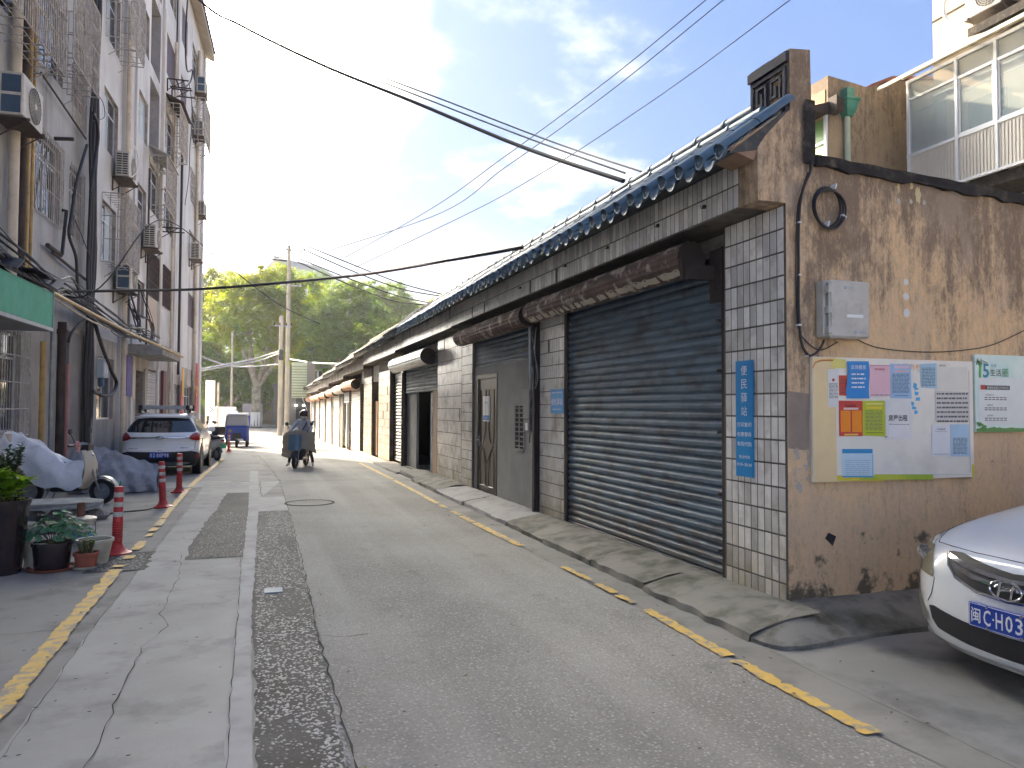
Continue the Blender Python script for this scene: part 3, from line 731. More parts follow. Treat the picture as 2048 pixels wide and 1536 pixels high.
while y < YE:
    z = rz([ (a+b)/2 for a, b in zip(secs, secs[1:]) if a <= y <= b][0]); g_ = y < 19
    if not (g_ is False and r_.random() < .05):
        inst('eave_tile', etm if g_ else etm2, row, (EX+r_.uniform(-.006, .006)-(0 if g_ else r_.uniform(0, .03)), y, EZ+z+r_.uniform(-.004, .004)), (0, r_.uniform(-.02, .02), r_.uniform(-.015, .015)*(1 if g_ else 2)))
    if r_.random() > .02: inst('drip_tile', dtm if g_ else dtm2, row, (EX+.03, y+pitch/2, EZ-.02+z+r_.uniform(-.004, .004)), (0, r_.uniform(-.03, .03), 0))
    y += pitch; i += 1
rt_m = MB()
rt_m.tube([(0, .0, 0), (0, .44, 0), (0, .441, 0), (0, .475, 0)], [.062, .062, .072, .072], 12)
rtm = rt_m.mesh('ridge_tile', m_glaze); rtm2 = rtm.copy(); rtm2.materials[0] = m_mossy
y = GY+.26; k = 0
while y < YE-.4:
    z = rz([ (a+b)/2 for a, b in zip(secs, secs[1:]) if a <= y <= b][0]); mm_ = rtm if y < 17 else rtm2
    inst('ridge_tile', mm_, row, (RX-.06+r_.uniform(-.003, .003), y, RZ-.01+z), (r_.uniform(-.006, .006), 0, 0))
    inst('ridge_tile', mm_, row, (RX+.04+r_.uniform(-.003, .003), y+.2, RZ+.115+z), (r_.uniform(-.006, .006), 0, 0))
    y += .455
parts('ridge_core', MB().box(RX-.02, RX+.12, GY+.51, 14.6, 3.75, RZ+.07).box(RX-.02, RX+.12, 14.6, 27.5, 3.75, RZ+.07+rz(24)).box(RX-.02, RX+.12, 27.5, YE, 3.4, RZ+.04+rz(50)), m_mossy, row)
bk = MB()
for a, b in zip(secs, secs[1:]):
    z = rz((a+b)/2); bk.prism([(4.14, 3.64+z), (9.5, 3.42+z), (9.5, 3.36+z), (4.14, 3.5+z)], 'y', a+.245, b+.2)
parts('rear_roof', bk, m_mossy, row)
# shutters -----------------------------------------------------
def slat_mesh(ln, pitch, m):
    mb = MB(); pr = [(0, 0), (-.006, .12), (-.019, .28), (-.019, .62), (-.006, .80), (0, .86), (.004, 1.0)]
    mb.loft([[(x, -ln/2, z*pitch) for x, z in pr], [(x, ln/2, z*pitch) for x, z in pr]], 0, True, False, False)
    return mb.mesh('slat', m, None, 25)
def shutter(y0, y1, x, z0, z1, pitch, m, guide=m_rustd, rail=True, label=None):
    yc = (y0+y1)/2
    base = MB().box(x+.012, x+.03, y0+.02, y1-.02, z0, z1+.05)
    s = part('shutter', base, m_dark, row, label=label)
    n_ = int(round((z1-z0)/pitch)); pitch = (z1-z0)/n_; sm_ = slat_mesh(y1-y0-.06, pitch, m)
    for i in range(n_):
        o = inst('slat', sm_, s, (x+rnd.uniform(-.0015, .0015), yc, z0+i*pitch)); o.rotation_euler = (rnd.uniform(-.0012, .0012), 0, 0)
    part('bottom_rail', MB().cbox(x-.022, x+.01, y0+.03, y1-.03, z0-.05, z0-.001, .006), m, s)
    if rail:
        for yy in (y0, y1-.05): part('guide_rail', MB().box(x-.045, x+.03, yy, yy+.05, zt(yy)+.02, z1+.1), guide, s)
    return s
def roll_box(y0, y1, zc, r, m, xc=None, under=None, label=None, ribs=True, end=m_rustd):
    """sheet-metal hood over a rolled shutter: ribs run lengthwise"""
    xc = xc or WX-.17; mb = MB(); n_ = 34; ring = []
    for j in range(n_+1):
        a = rad(60) + rad(235)*j/n_
        rr = r*(1+(.035 if (j % 3 == 0) else -.01)*(1 if ribs else 0))
        ring.append((xc+rr*math.cos(a), zc+rr*math.sin(a)))
    mb.loft([[(x, y0, z) for x, z in ring], [(x, y1, z) for x, z in ring]], 0, False, False, False)
    mb.loft([[(x+.003, y1, z) for x, z in ring], [(x+.003, y0, z) for x, z in ring]], 0, False, False, False)
    o = part('shutter_hood', mb, m, row, label=label)
    e = MB(); 
    for yy in (y0+.012, y1-.02): e.lathe([(0.001, yy), (r*.97, yy), (r*.97, yy+.008), (0.001, yy+.008)], (xc, 0, zc), 20, 0, 'y', False)
    parts('hood_end', e, end, o)
    return o
s1 = shutter(5.70, 9.33, WX+.05, .17, 3.02, .0855, m_slat, label='big blue-grey roller shutter, closed, nearest the gable')
h1 = roll_box(5.95, 10.15, 3.045, .152, m_rust, WX-.17, label='long rusty shutter hood with flaking cream paint')
parts('bracket', MB().box(WX-.30, WX-.01, 5.80, 5.86, 2.82, 2.95).box(WX-.03, WX-.012, 5.70, 5.88, 2.62, 3.1).prism([(WX-.33, 3.02), (WX-.30, 2.82), (WX-.1, 2.9), (WX-.05, 3.08)], 'y', 5.88, 5.93), m_rustd, h1)
# peeling cream paint strip below the hood
pl = MB(); r_ = random.Random(12); vs_ = []
for i in range(70):
    y = 6.0+i*.058; vs_ += [(WX-.290, y, 2.942+r_.uniform(-.012, .01)), (WX-.235, y, 2.893-r_.uniform(-.004, .012))]
pl.add(vs_, [(2*i, 2*i+1, 2*i+3, 2*i+2) for i in range(69) if r_.random() > .25])
part('peeling_strip', pl, m_cream, h1, kind='stuff')
# infilled bay with a door
parts('infill_wall', MB().box(WX+.04, WX+.2, 10.5, 12.44, -.1, 2.42).box(WX+.04, WX+.2, 12.441, 13.70, 2.28, 2.42).box(WX+.04, WX+.2, 13.70, 13.868, -.1, 2.42), m_render, row)
parts('steel_post', MB().box(WX-.03, WX+.12, 10.29, 10.44, .0, 3.2).box(WX-.07, WX-.031, 10.33, 10.40, .05, 3.1).box(WX+.0, WX+.1, 10.441, 10.499, .0, 2.42), m_rustd, row)
s2 = shutter(10.5, 13.86, WX+.06, 2.47, 3.0, .0855, m_slat, rail=False, label='dark shutter rolled nearly all the way up above the brown door')
h2 = roll_box(10.32, 14.15, 3.02, .155, m_rust, WX-.17, label='shorter rusty shutter hood above the brown door')
part('stay', MB().tube([(WX-.01, 13.0, 3.1), (WX-.37, 13.0, 3.0)], .008, 6), m_rustd, h2)
dr = part('door', MB().cbox(WX+.055, WX+.1, 12.52, 13.62, .10, 2.2, .004), m_wood, row, label='brown panelled metal door with a white notice')
part('frame', MB().box(WX+.03, WX+.12, 12.445, 12.515, .04, 2.275).box(WX+.03, WX+.12, 13.625, 13.695, .04, 2.275).box(WX+.03, WX+.12, 12.516, 13.624, 2.205, 2.275).box(WX+.0, WX+.12, 12.516, 13.624, .03, .095), m_wood, dr)
mo = MB()
def loop(mb, pts, r=.008, x=WX+.052): mb.tube([(x, a, b) for a, b in pts], r, 6, closed=True)
loop(mo, [(12.66, 1.15), (12.66, 2.0), (12.98, 2.0), (12.98, 1.3), (12.90, 1.1), (12.8, 1.02), (12.7, 1.05)])
loop(mo, [(13.16, 1.3), (13.16, 2.0), (13.48, 2.0), (13.48, 1.15), (13.44, 1.05), (13.34, 1.02), (13.24, 1.1)])
loop(mo, [(12.66, .85), (12.66, .25), (12.98, .25), (12.98, .55), (12.9, .8), (12.8, .92)])
loop(mo, [(13.16, .55), (13.16, .25), (13.48, .25), (13.48, .85), (13.34, .92), (13.24, .8)])
mo.tube([(WX+.052, 12.68, .98), (WX+.052, 12.85, .9), (WX+.052, 13.07, .66), (WX+.052, 13.29, .9), (WX+.052, 13.46, .98)], .011, 6)
part('moulding', mo, m_wood, dr)
part('handle', MB().cbox(WX+.035, WX+.054, 13.52, 13.56, .95, 1.15, .003).tube([(WX+.04, 13.54, 1.07), (WX+.0, 13.54, 1.07), (WX+.0, 13.44, 1.07)], .009, 6), m_galv, dr)
nt_ = solo('door_notice', MB().box(WX+.046, WX+.054, 12.93, 13.32, 1.42, 1.88).box(WX+.0455, WX+.046, 12.935, 13.315, 1.44, 1.53, 1), [m_white, flat('notice_blue', (.05,.2,.55))], 'white notice with a blue lower band stuck on the brown door', 'notice')
def wall_text(parent, s, y, z, h, m, wd=None, x=WX-.02, bold=0, name='lettering', ext=.001):
    return lettering(parent, s, (x, y, z), (0, -1, 0), (0, 0, 1), h, wd, m, name, ext, 0, bold)
m_blueink = flat('blue_ink', (.03,.12,.45)); m_wink = flat('white_ink', (.85,.87,.88)); m_kink = flat('black_ink', (.02,.02,.02))
wall_text(nt_, '中国电信', 13.12, 1.76, .05, m_blueink, x=WX+.045)
wall_text(nt_, '联系电话', 13.12, 1.48, .03, m_wink, x=WX+.0453)
# vent in the infill wall
ve = part('vent', MB().box(WX+.025, WX+.042, 11.02, 11.06, 1.02, 1.70).box(WX+.025, WX+.042, 11.245, 11.28, 1.02, 1.70).box(WX+.025, WX+.042, 11.46, 11.5, 1.02, 1.70).box(WX+.025, WX+.042, 11.061, 11.459, 1.701, 1.74).box(WX+.025, WX+.042, 11.061, 11.459, .98, 1.019), m_render, row)
part('opening', MB().box(WX+.036, WX+.039, 11.06, 11.46, 1.02, 1.70), m_dark, ve)
lv = MB().obox((0, 0, 0), (.03, .18, .008), Matrix.Rotation(rad(35), 3, 'Y')).mesh('louvre', m_render)
for i in range(9):
    for yy in (11.153, 11.353): inst('louvre', lv, ve, (WX+.03, yy, 1.06+i*.075))
# half open shutter bay
s3 = shutter(16.86, 20.9, WX+.06, 2.12, 2.95, .088, m_slat, guide=m_rustd, label='blue-grey shutter stopped halfway down')
roll_box(16.9, 21.3, 2.86, .19, m_galv, WX-.2, label='shiny galvanised shutter hood')
part('room_floor', MB().box(WX+.0, 5.6, 16.82, 20.94, -.2, .06), m_apron, row)
parts('side_panel', MB().box(WX+.1, WX+.16, 19.6, 20.9, .06, 2.1), m_render, row)
parts('plywood_panel', MB().box(WX+.075, WX+.095, 16.95, 17.55, .1, 1.55).box(WX+.07, WX+.1, 16.93, 17.55, 1.551, 2.1), m_ply, row, label='bare plywood strip beside the blue door')
bd = part('door', MB().cbox(WX+.25, WX+.30, 17.6, 18.6, .08, 2.05, .006), mat('deep_blue_paint', (.012,.05,.2), (.01,.035,.14), scale=3, rough=.35), row, label='deep blue door standing inside the half open bay')
part('handle', MB().tube([(WX+.245, 17.75, .8), (WX+.2, 17.75, .85), (WX+.2, 17.75, 1.5), (WX+.245, 17.75, 1.55)], .012, 6).tube([(WX+.245, 18.3, .9), (WX+.22, 18.3, 1.7)], .012, 6), m_white, bd)
# farther bays
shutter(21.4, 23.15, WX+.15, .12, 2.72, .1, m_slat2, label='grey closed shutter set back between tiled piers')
part('side_wall', MB().box(WX+.1, WX+.16, 21.35, 21.4, .0, 2.8), m_gwall, row)
parts('lintel_wall', MB().box(WX+.05, 4.3, 21.35, 23.2, 2.73, 3.2).box(WX+.05, 4.3, 25.45, 27.0, 2.6, 3.15).box(WX+.02, 4.3, 29.1, 29.85, 2.6, 3.15), m_gwall, row)
shutter(25.5, 26.4, WX+.3, .0, 2.6, .1, m_slat2, rail=False, label='narrow grey shutter deep in a tiled recess')
part('plank', MB().box(WX+.12, WX+.16, 26.5, 26.95, .0, 1.9), m_ply, row)
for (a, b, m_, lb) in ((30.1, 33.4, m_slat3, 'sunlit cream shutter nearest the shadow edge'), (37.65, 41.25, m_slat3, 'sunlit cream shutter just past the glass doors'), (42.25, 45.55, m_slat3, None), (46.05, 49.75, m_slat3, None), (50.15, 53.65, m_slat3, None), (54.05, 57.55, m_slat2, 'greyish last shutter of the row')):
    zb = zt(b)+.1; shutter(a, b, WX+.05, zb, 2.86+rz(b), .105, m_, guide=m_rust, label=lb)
gd = part('glass_door', MB().box(WX+.06, WX+.1, 33.65, 34.75, zt(35)+.12, 2.05+zt(35)).box(WX+.06, WX+.1, 35.15, 36.25, zt(35)+.12, 2.05+zt(35)), m_pane, row)
fr = MB()
for yy in (33.62, 34.75, 35.1, 36.25): fr.box(WX+.03, WX+.11, yy, yy+.05, zt(35)+.1, 2.12+zt(35))
fr.box(WX+.03, WX+.11, 33.62, 36.3, 2.121+zt(35), 2.2+zt(35)); part('door_frame', fr, m_winframe, gd)
parts('tiled_jamb', MB().box(WX+.02, WX+.1, 34.80, 35.1, zt(35), 2.1+zt(35)), m_tile, row)
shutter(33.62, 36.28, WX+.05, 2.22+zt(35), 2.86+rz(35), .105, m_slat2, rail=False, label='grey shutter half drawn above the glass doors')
for i, (a, b, m_) in enumerate(((30.0, 33.6, m_orust), (33.7, 37.5, m_cream), (37.8, 41.4, m_orust), (42.2, 45.7, m_orust), (46.0, 49.9, m_orust), (50.0, 53.8, m_orust), (54.0, 57.7, m_orust))):
    roll_box(a, b, 2.86+rz(b)*1.0, .2, m_, WX-.2, label=('orange rusted shutter hood', 'cream shutter hood above the glass doors')[m_ is m_cream] if i < 2 else None)
po = MB()
for yy in (21.0, 29.9, 33.5, 37.55, 41.9, 45.8, 49.95, 53.85): po.box(WX-.03, WX-.002, yy, yy+.1, zt(yy)-.05, 2.7+rz(yy))
parts('steel_post', po, m_rustd, row)
# apron -------------------------------------------------
ap = MB(); r_ = random.Random(21)
def apron(x_in, x_out, y0, y1, zi, zo, ny):
    vs_ = []; k = 5
    for i in range(ny+1):
        y = y0+(y1-y0)*i/ny
        for j in range(k+1):
            t = j/k; x = x_out+(x_in-x_out)*t+r_.uniform(-.012, .012)*(1 if j < k else 0); z = zo+(zi-zo)*(1-(1-t)**1.7)+r_.uniform(-.008, .008)
            vs_.append((x+(r_.uniform(-.02, .02) if j == 0 else 0), y, zt(y)+z))
        vs_.append((x_out-.008+r_.uniform(-.02, .02), y, zt(y)-.02))
    n_ = k+2
    return vs_, [(i*n_+a, i*n_+a+1, (i+1)*n_+a+1, (i+1)*n_+a) for i in range(ny) for a in range(k)] + [(i*n_+k+1, i*n_, (i+1)*n_, (i+1)*n_+k+1) for i in range(ny)]
segs = [(4.55, 6.1), (6.12, 7.25), (7.27, 8.6), (8.62, 10.1), (10.13, 12.4), (12.43, 14.3), (14.32, 15.9), (15.92, 17.0)]
for a, b in segs:
    mb = MB(); v_, f_ = apron(WX+.02, 3.36+r_.uniform(-.02, .03), a, b, .15+r_.uniform(-.01, .02), .06+r_.uniform(-.02, .01), max(4, int((b-a)/.12))); mb.add(v_, f_, 0, True)
    # end caps so the joints read
    solo('apron_slab', mb, m_apron if a < 10 or a > 12.43 else m_smooth, kind='structure')
# rounded corner and the run along the gable
mb = MB(); vs_ = []; k = 6
path = [((3.36, 4.55), (3.97, 4.9)), ((3.38, 4.42), (3.96, 4.89)), ((3.45, 4.33), (3.96, 4.885)), ((3.58, 4.28), (3.98, 4.88)), ((3.8, 4.30), (4.05, 4.88))] + [((4.0+.15*i, 4.33+.006*i+r_.uniform(-.015, .015)), (4.15+.15*i, 4.88)) for i in range(30)]
for (o_, i_) in path:
    for j in range(k+1):
        t = j/k; z = .03+.14*(1-(1-t)**1.8)+r_.uniform(-.006, .006)
        vs_.append((o_[0]+(i_[0]-o_[0])*t, o_[1]+(i_[1]-o_[1])*t, z))
    vs_.append((o_[0], o_[1]-.005, -.02))
n_ = k+2
mb.add(vs_, [(i*n_+a, (i+1)*n_+a, (i+1)*n_+a+1, i*n_+a+1) for i in range(len(path)-1) for a in range(k)]+[(i*n_+k+1, (i+1)*n_+k+1, (i+1)*n_, i*n_) for i in range(len(path)-1)], 0, True)
solo('apron_slab', mb, m_apron, kind='structure')
st_ = MB().cbox(3.5, 3.99, 17.02, 19.0, -.1, .10, .02).cbox(3.42, 3.99, 19.05, 20.9, -.12, .03, .02)
solo('door_step', st_, m_conc2, kind='structure')
solo('door_step', MB().cbox(3.45, 4.1, 20.95, 23.1, -.2, .02, .03).cbox(3.55, 4.1, 23.2, 25.4, -.2, .0, .02), m_conc2, kind='structure')
solo('door_step', MB().cbox(3.6, 4.0, 25.5, 29.9, -.4, -.03, .03).cbox(3.5, 4.0, 30, 57.5, -.7, -.36, .02), m_conc, kind='structure')
# ------------------------------------------------------------------ apartment block on the left
PHI = -math.atan(LK)
apt = thing('apartment_block', 'six-storey apartment block in dirty pale mosaic with window cages, lining the left of the lane', 'building', (LX0, 0, 0), PHI)
MA = Matrix.Translation((LX0, 0, 0)) @ Matrix.Rotation(PHI, 4, 'Z'); MAI = MA.inverted()
def lw(n, u, z): return MA @ Vector((n, u, z))
def fp(x, y, n=0.):
    """point of the facade (pushed out by n) that lies at a picture position: gives u, z"""
    d = ray(x, y); t = (LX0+n)/(d.x-LK*d.y); p = MAI @ (EYE+d*t); return p.y, p.z
def apart(name, mb, m, parent=None, **k): return part(name, mb, m, parent or apt, False, **k)
U0, U1, ZT = 1.0, 41.65, 19.95
lv_ = [5.4, 8.3, 11.2, 14.1, 17.0]
op = []                                           # u0, u1, z0, z1, kind
for z in lv_:
    if z > 6: op.append((12.6, 15.5, z, z+1.55, 'w'))
    op.append((16.15, 17.75, z, z+1.55, 'w')); op.append((18.4, 19.35, z, z+1.5, 'w'))
    op.append((21.2, 22.75, z, z+1.55, 'w')); op.append((30.2, 32.2, z, z+1.52, 'w')); op.append((36.95, 39.0, z, z+1.5, 'w'))
    op.append((8.6, 10.2, z, z+1.55, 'w'))
    if z > 13: op.append((33.7, 35.3, z, z+1.5, 'w'))
for z, h in ((4.5, 1.15), (7.25, 1.38), (10.15, 1.38), (13.0, 1.4), (15.9, 1.4)): op.append((25.25, 26.85, z, z+h, 'w'))
for z in (10.24, 13.1, 15.96): op.append((27.15, 28.9, z, z+2.42, 's'))
op += [(27.3, 29.2, 5.4, 6.9, 'w'), (27.3, 29.2, 8.3, 9.85, 'w')]
op += [(21.1, 22.85, 1.33, 2.93, 'w'), (25.8, 27.0, 0, 2.8, 'd'), (27.4, 30.2, 0, 2.95, 'h'), (13.9, 15.7, 1.2, 2.95, 'w'), (33.2, 35.0, .9, 2.6, 'w'), (36.2, 38.6, .9, 2.6, 'w')]
us = sorted({U0, U1, 20.05} | {o[0] for o in op} | {o[1] for o in op}); zs = sorted({-.6, 3.42, ZT} | {o[2] for o in op} | {o[3] for o in op})
wl = MB()
for a, b in zip(us, us[1:]):
    for c, d in zip(zs, zs[1:]):
        um, zm = (a+b)/2, (c+d)/2
        if any(o[0] < um < o[1] and o[2] < zm < o[3] for o in op): continue
        wl.add([(0, a, c), (0, b, c), (0, b, d), (0, a, d)], [(0,1,2,3)], 1 if zm < 3.42 else (2 if um < 20.05 else 0))
wl.add([(0, U1, -.6), (-10, U1, -.6), (-10, U1, ZT), (0, U1, ZT)], [(0,1,2,3)], 0)
wl.add([(0, U0, -.6), (-10, U0, -.6), (-10, U0, ZT), (0, U0, ZT)], [(3,2,1,0)], 0)
wl.add([(-10, U0, -.6), (-10, U1, -.6), (-10, U1, ZT), (-10, U0, ZT)], [(3,2,1,0)], 0)
wl.add([(0, U0, ZT), (0, U1, ZT), (-10, U1, ZT), (-10, U0, ZT)], [(0,1,2,3)], 0)
apart('wall', wl, [m_facade, m_gwall, m_facade2])
for (a, b, c, d, k) in op:
    dp = {'w': .14, 's': .55, 'd': .35, 'h': .16}[k]
    rv = MB().add([(0, a, c), (0, b, c), (0, b, d), (0, a, d), (-dp, a, c), (-dp, b, c), (-dp, b, d), (-dp, a, d)],
                  [(0,1,5,4), (1,2,6,5), (2,3,7,6), (3,0,4,7)])
    if k == 's': rv.add([(-dp, a, c), (-dp, b, c), (-dp, b, d), (-dp, a, d)], [(0,1,2,3)])
    apart('stair_opening' if k == 's' else 'reveal', rv, m_stair if k == 's' else m_reveal)
    if k == 'w':
        f = MB(); t = .045; x0, x1 = -dp, -dp+.05; nn = 3 if b-a > 2.2 else 2
        f.box(x0, x1, a, b, c, c+t).box(x0, x1, a, b, d-t, d)
        for i in range(nn+1):
            uu = a+(b-a-t)*i/nn; f.box(x0+.002, x1-.002, uu, uu+t, c+t+.001, d-t-.001)
        if k == 'w' and d-c > 1.3: f.box(x0+.004, x1-.004, a+t, b-t, d-.46, d-.42)
        wdw = apart('window', f, m_winframe)
        for i in range(nn):
            p0 = a+t+(b-a-t)*i/nn; p1 = a+(b-a-t)*(i+1)/nn
            apart('pane', MB().box(x0+.018, x0+.028, p0, p1, c+t, d-t), m_curtain if (a > 21 and rnd.random() < .28) else m_pane, wdw)
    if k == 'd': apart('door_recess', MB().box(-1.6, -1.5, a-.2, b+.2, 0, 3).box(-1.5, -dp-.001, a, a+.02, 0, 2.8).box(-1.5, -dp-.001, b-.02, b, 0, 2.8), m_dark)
    if k == 'h':
        s_ = apart('shutter', MB().box(-dp-.03, -dp-.01, a, b, 0, d), m_dark)
        me = slat_mesh(b-a-.1, .1, m_galv if False else m_white)
        for i in range(29):
            o = bpy.data.objects.new('slat', me); COL.objects.link(o); o.parent = s_; o.location = (-dp, (a+b)/2, .02+i*.1); o.rotation_euler = (0, 0, math.pi)
# plinth strips, pilasters and vertical joints
for (a, b, n0) in ((20.05, 20.55, .10), (23.2, 23.5, .09), (24.85, 25.15, .06), (29.2, 29.5, .08), (32.6, 32.8, .08), (40.9, 41.6, .09)):
    apart('pilaster', MB().box(.001, n0, a, b, -.5, ZT), m_facade)
apart('lower_dark_wall', MB().box(.002, .06, 18.45, 20.04, -.3, 3.3), m_render)
apart('door_jamb', MB().box(.002, .10, 30.22, 30.9, -.3, 3.0), flat('maroon_paint', (.13,.04,.045), .6))
apart('door_jamb', MB().box(.002, .06, 27.02, 27.38, -.3, 2.9), m_gwall)
# roof eave
ev = MB().prism([(-10.4, ZT+.5), (-10.4, ZT+.62), (.48, ZT-.05), (.48, ZT-.26), (.02, ZT-.06)], 'y', U0, U1+.15)
apart('eave', ev, mat('tan_soffit', (.42,.37,.31), (.34,.3,.25), scale=2, rough=.8))
et = MB()
for i in range(int((U1-12)/.24)): et.tube([(.1, 12+i*.24, ZT+.14), (.54, 12+i*.24, ZT+.03)], .075, 6)
apart('eave_tile', et, m_mossy, kind='stuff')
# canopy
cn = apart('entrance_canopy', MB().box(.002, .94, 24.6, 28.2, 3.22, 3.52), mat('mosaic_canopy', (.36,.36,.345), (.26,.26,.245), scale=2, rough=.8, stain=(.09,.085,.07), sscale=2, samt=.8, bump=.5, bscale=40, bvor=True))
# window cages ---------------------------------------------------
def cage(u0, u1, z0, z1, n1, m, sp=.105, n0=.02, rails=3, bottom=True, t=.011, top=False):
    mb = MB(); R_ = t*(1.15 if n1 > .2 else .95)
    def bar(p, q, r=R_):
        d = Vector(q)-Vector(p); mb.tube([p, q], r, 4, smooth=False)
    for z in [z0+(z1-z0)*i/rails for i in range(rails+1)]:
        e = 1.5 if z in (z0, z1) else 1
        bar((n1, u0, z), (n1, u1, z), R_*1.3)
        if n1-n0 > .12: bar((n0, u0, z), (n1, u0, z), R_*1.2); bar((n0, u1, z), (n1, u1, z), R_*1.2)
    k = max(2, int((u1-u0)/sp))
    for i in range(k+1): u = u0+(u1-u0)*i/k; bar((n1, u, z0), (n1, u, z1), R_*(1.3 if i in (0, k) else .8))
    if n1-n0 > .12:
        kn = max(2, int((n1-n0)/(sp*1.4)))
        for i in range(kn):
            n_ = n0+(n1-n0)*i/kn
            for u in (u0, u1): bar((n_, u, z0), (n_, u, z1), R_*.8)
        if bottom:
            for i in range(1, kn): n_ = n0+(n1-n0)*i/kn; bar((n_, u0, z0), (n_, u1, z0), R_*.8)
            for i in range(0, k+1, 3): u = u0+(u1-u0)*i/k; bar((n0, u, z0), (n1, u, z0), R_*.8)
            for u in (u0+.3, u1-.3): bar((n0, u, z0-.35), (n1*.8, u, z0-.01), R_)
        if top:
            for i in range(0, k+1, 2): u = u0+(u1-u0)*i/k; bar((n0, u, z1), (n1, u, z1), R_*.8)
    return apart('window_cage', mb, m)
cage(12.6, 15.65, 7.75, 9.9, .62, m_bar, .1, rails=4)
cage(12.6, 15.65, 10.9, 12.9, .62, m_bar, .1)
cage(16.1, 18.0, 8.3, 10.1, .62, m_bar, .1, rails=4)
cage(16.1, 18.0, 11.2, 13.0, .6, m_bard, .1)
cage(16.08, 17.8, 5.36, 7.0, .05, m_bar, .115, rails=3, t=.010)
cage(18.35, 19.4, 5.36, 6.95, .05, m_bar, .12, t=.009)
cage(18.35, 19.4, 7.96, 9.5, .05, m_bar, .1)
cage(21.15, 22.85, 5.32, 7.08, .58, m_bar, .12, top=True)
cage(21.15, 22.85, 11.1, 12.9, .6, m_bar, .12, rails=4)
cage(27.2, 29.3, 8.35, 10.02, .55, m_bar, .2, rails=3, top=True, t=.014)
cage(30.15, 32.2, 11.3, 12.95, .5, m_bar, .2, rails=4, top=True, t=.014)
cage(36.8, 39.1, 13.9, 15.85, .6, m_bar, .25, rails=4, top=True, t=.016)
cage(30.2, 32.2, 5.4, 6.92, .04, m_bard, .14, t=.014)
cage(27.3, 29.2, 5.4, 6.9, .04, m_bard, .14, t=.014)
cage(36.9, 39.0, 11.2, 12.6, .05, m_bar, .22, t=.014)
cage(13.85, 15.78, 1.15, 3.0, .12, m_bar, .115, rails=4, t=.010)
cage(8.5, 10.3, 8.2, 9.9, .6, m_bar, .1)
for (a, b, c, d) in ((27.32, 29.18, 5.42, 6.88), (30.22, 32.18, 5.42, 6.9), (36.97, 38.98, 5.42, 6.88), (30.22, 32.18, 14.12, 15.6), (33.72, 35.28, 14.12, 15.58), (33.72, 35.28, 17.02, 18.48)):
    apart('louvre_panel', MB().box(-.08, -.05, a, b, c, d), m_purple)
apart('patched_render', MB().box(.001, .006, 27.4, 29.1, 4.3, 5.35), mat('tan_patch', (.5,.42,.34), (.45,.38,.3), scale=2))
apart('awning', MB().prism([(.0, 10.35), (.0, 10.32), (.62, 10.02), (.62, 10.06)], 'y', 27.1, 29.4), mat('pale_sheet', (.45,.47,.46)))
apart('awning', MB().prism([(.0, 13.3), (.0, 13.27), (.62, 12.98), (.62, 13.02)], 'y', 30.1, 32.4), m_bpipe)
# pipes -------------------------------------------------------------
def vpipe(x, y, r, m, z0, z1, n=.09, col=True, label=None):
    u, _ = fp(x, y, n); mb = MB(); mb.tube([(n, u, z0), (n, u, z1)], r, 12, caps=True)
    if col:
        z = z0+.6
        while z < z1: mb.lathe([(r, z-.05), (r*1.18, z-.05), (r*1.18, z+.05), (r, z+.05)], (n, u, 0), 12); z += 2.9
    return apart('pipe', mb, m, label=label)
vpipe(26, 400, .085, m_pipe, 3.6, 13, .12, label='fat cream downpipe beside the gas pipes')
vpipe(44, 400, .06, m_bpipe, 3.6, 13, .1)
vpipe(57, 300, .034, m_ypipe, 3.4, 13, .12, False, label='yellow gas riser')
vpipe(62, 450, .028, m_ypipe, 3.4, 9, .1, False)
vpipe(67, 350, .016, m_pipe, 3.4, 9, .06, False)
vpipe(84, 780, .05, m_ypipe, -.3, 2.9, .12, False, label='ochre pipe under the green signboard')
vpipe(103, 780, .045, m_galv, -.3, 3.4, .13, False)
vpipe(121, 800, .085, m_bpipe, -.3, 3.4, .14, label='thick dark iron pipe')
vpipe(134, 800, .045, m_pink, -.3, 2.55, .16, False, label='pink plastic pipe')
vpipe(171, 800, .045, m_pipe, -.3, 3.6, .14)
vpipe(179, 800, .055, m_pipe, -.3, 4.6, .16)
vpipe(255, 300, .085, m_pipe, -.3, 13, .13, label='fat cream downpipe in the middle of the facade')
vpipe(250, 300, .02, m_bpipe, 3, 13, .05, False)
vpipe(296, 500, .03, m_cable, 3.4, 9.5, .06, False)
vpipe(321, 500, .04, m_pipe, 3.0, 16, .07)
vpipe(345, 500, .05, m_pipe, -.3, 16, .08); vpipe(349, 600, .03, m_white, 3, 12, .14, False)
vpipe(352, 200, .03, m_cable, 4, 19, .1, False)
vpipe(361, 500, .05, m_cable, 3, 14, .12, False)
vpipe(392, 500, .08, m_pipe, -.3, 18.8, .1, label='cream downpipe at the far end of the facade')
vpipe(388, 700, .03, m_pipe, 3, 12, .05, False)
vpipe(14, 830, .08, m_pipe, -.3, 1.2, .15, False)
for (x0, y0, x1, y1, r) in ((82, 145, 172, 278, .02), (95, 490, 122, 510, .045), (105, 505, 172, 560, .03)):
    a = fp(x0, y0, .1); b = fp(x1, y1, .1); apart('pipe', MB().tube([(.1, *a), (.1, *b)], r, 8), m_bpipe)
a = fp(131, 421, .12); b = fp(122, 508, .12); apart('pipe', MB().tube([(.05, a[0], a[1]), (.14, a[0], a[1]), (.14, *b), (.05, *b)], .035, 8), m_cable)
a = fp(120, 278, .1); apart('vent_pipe', MB().tube([(.0, *a), (.35, a[0], a[1]+.02)], .04, 8), m_bpipe)
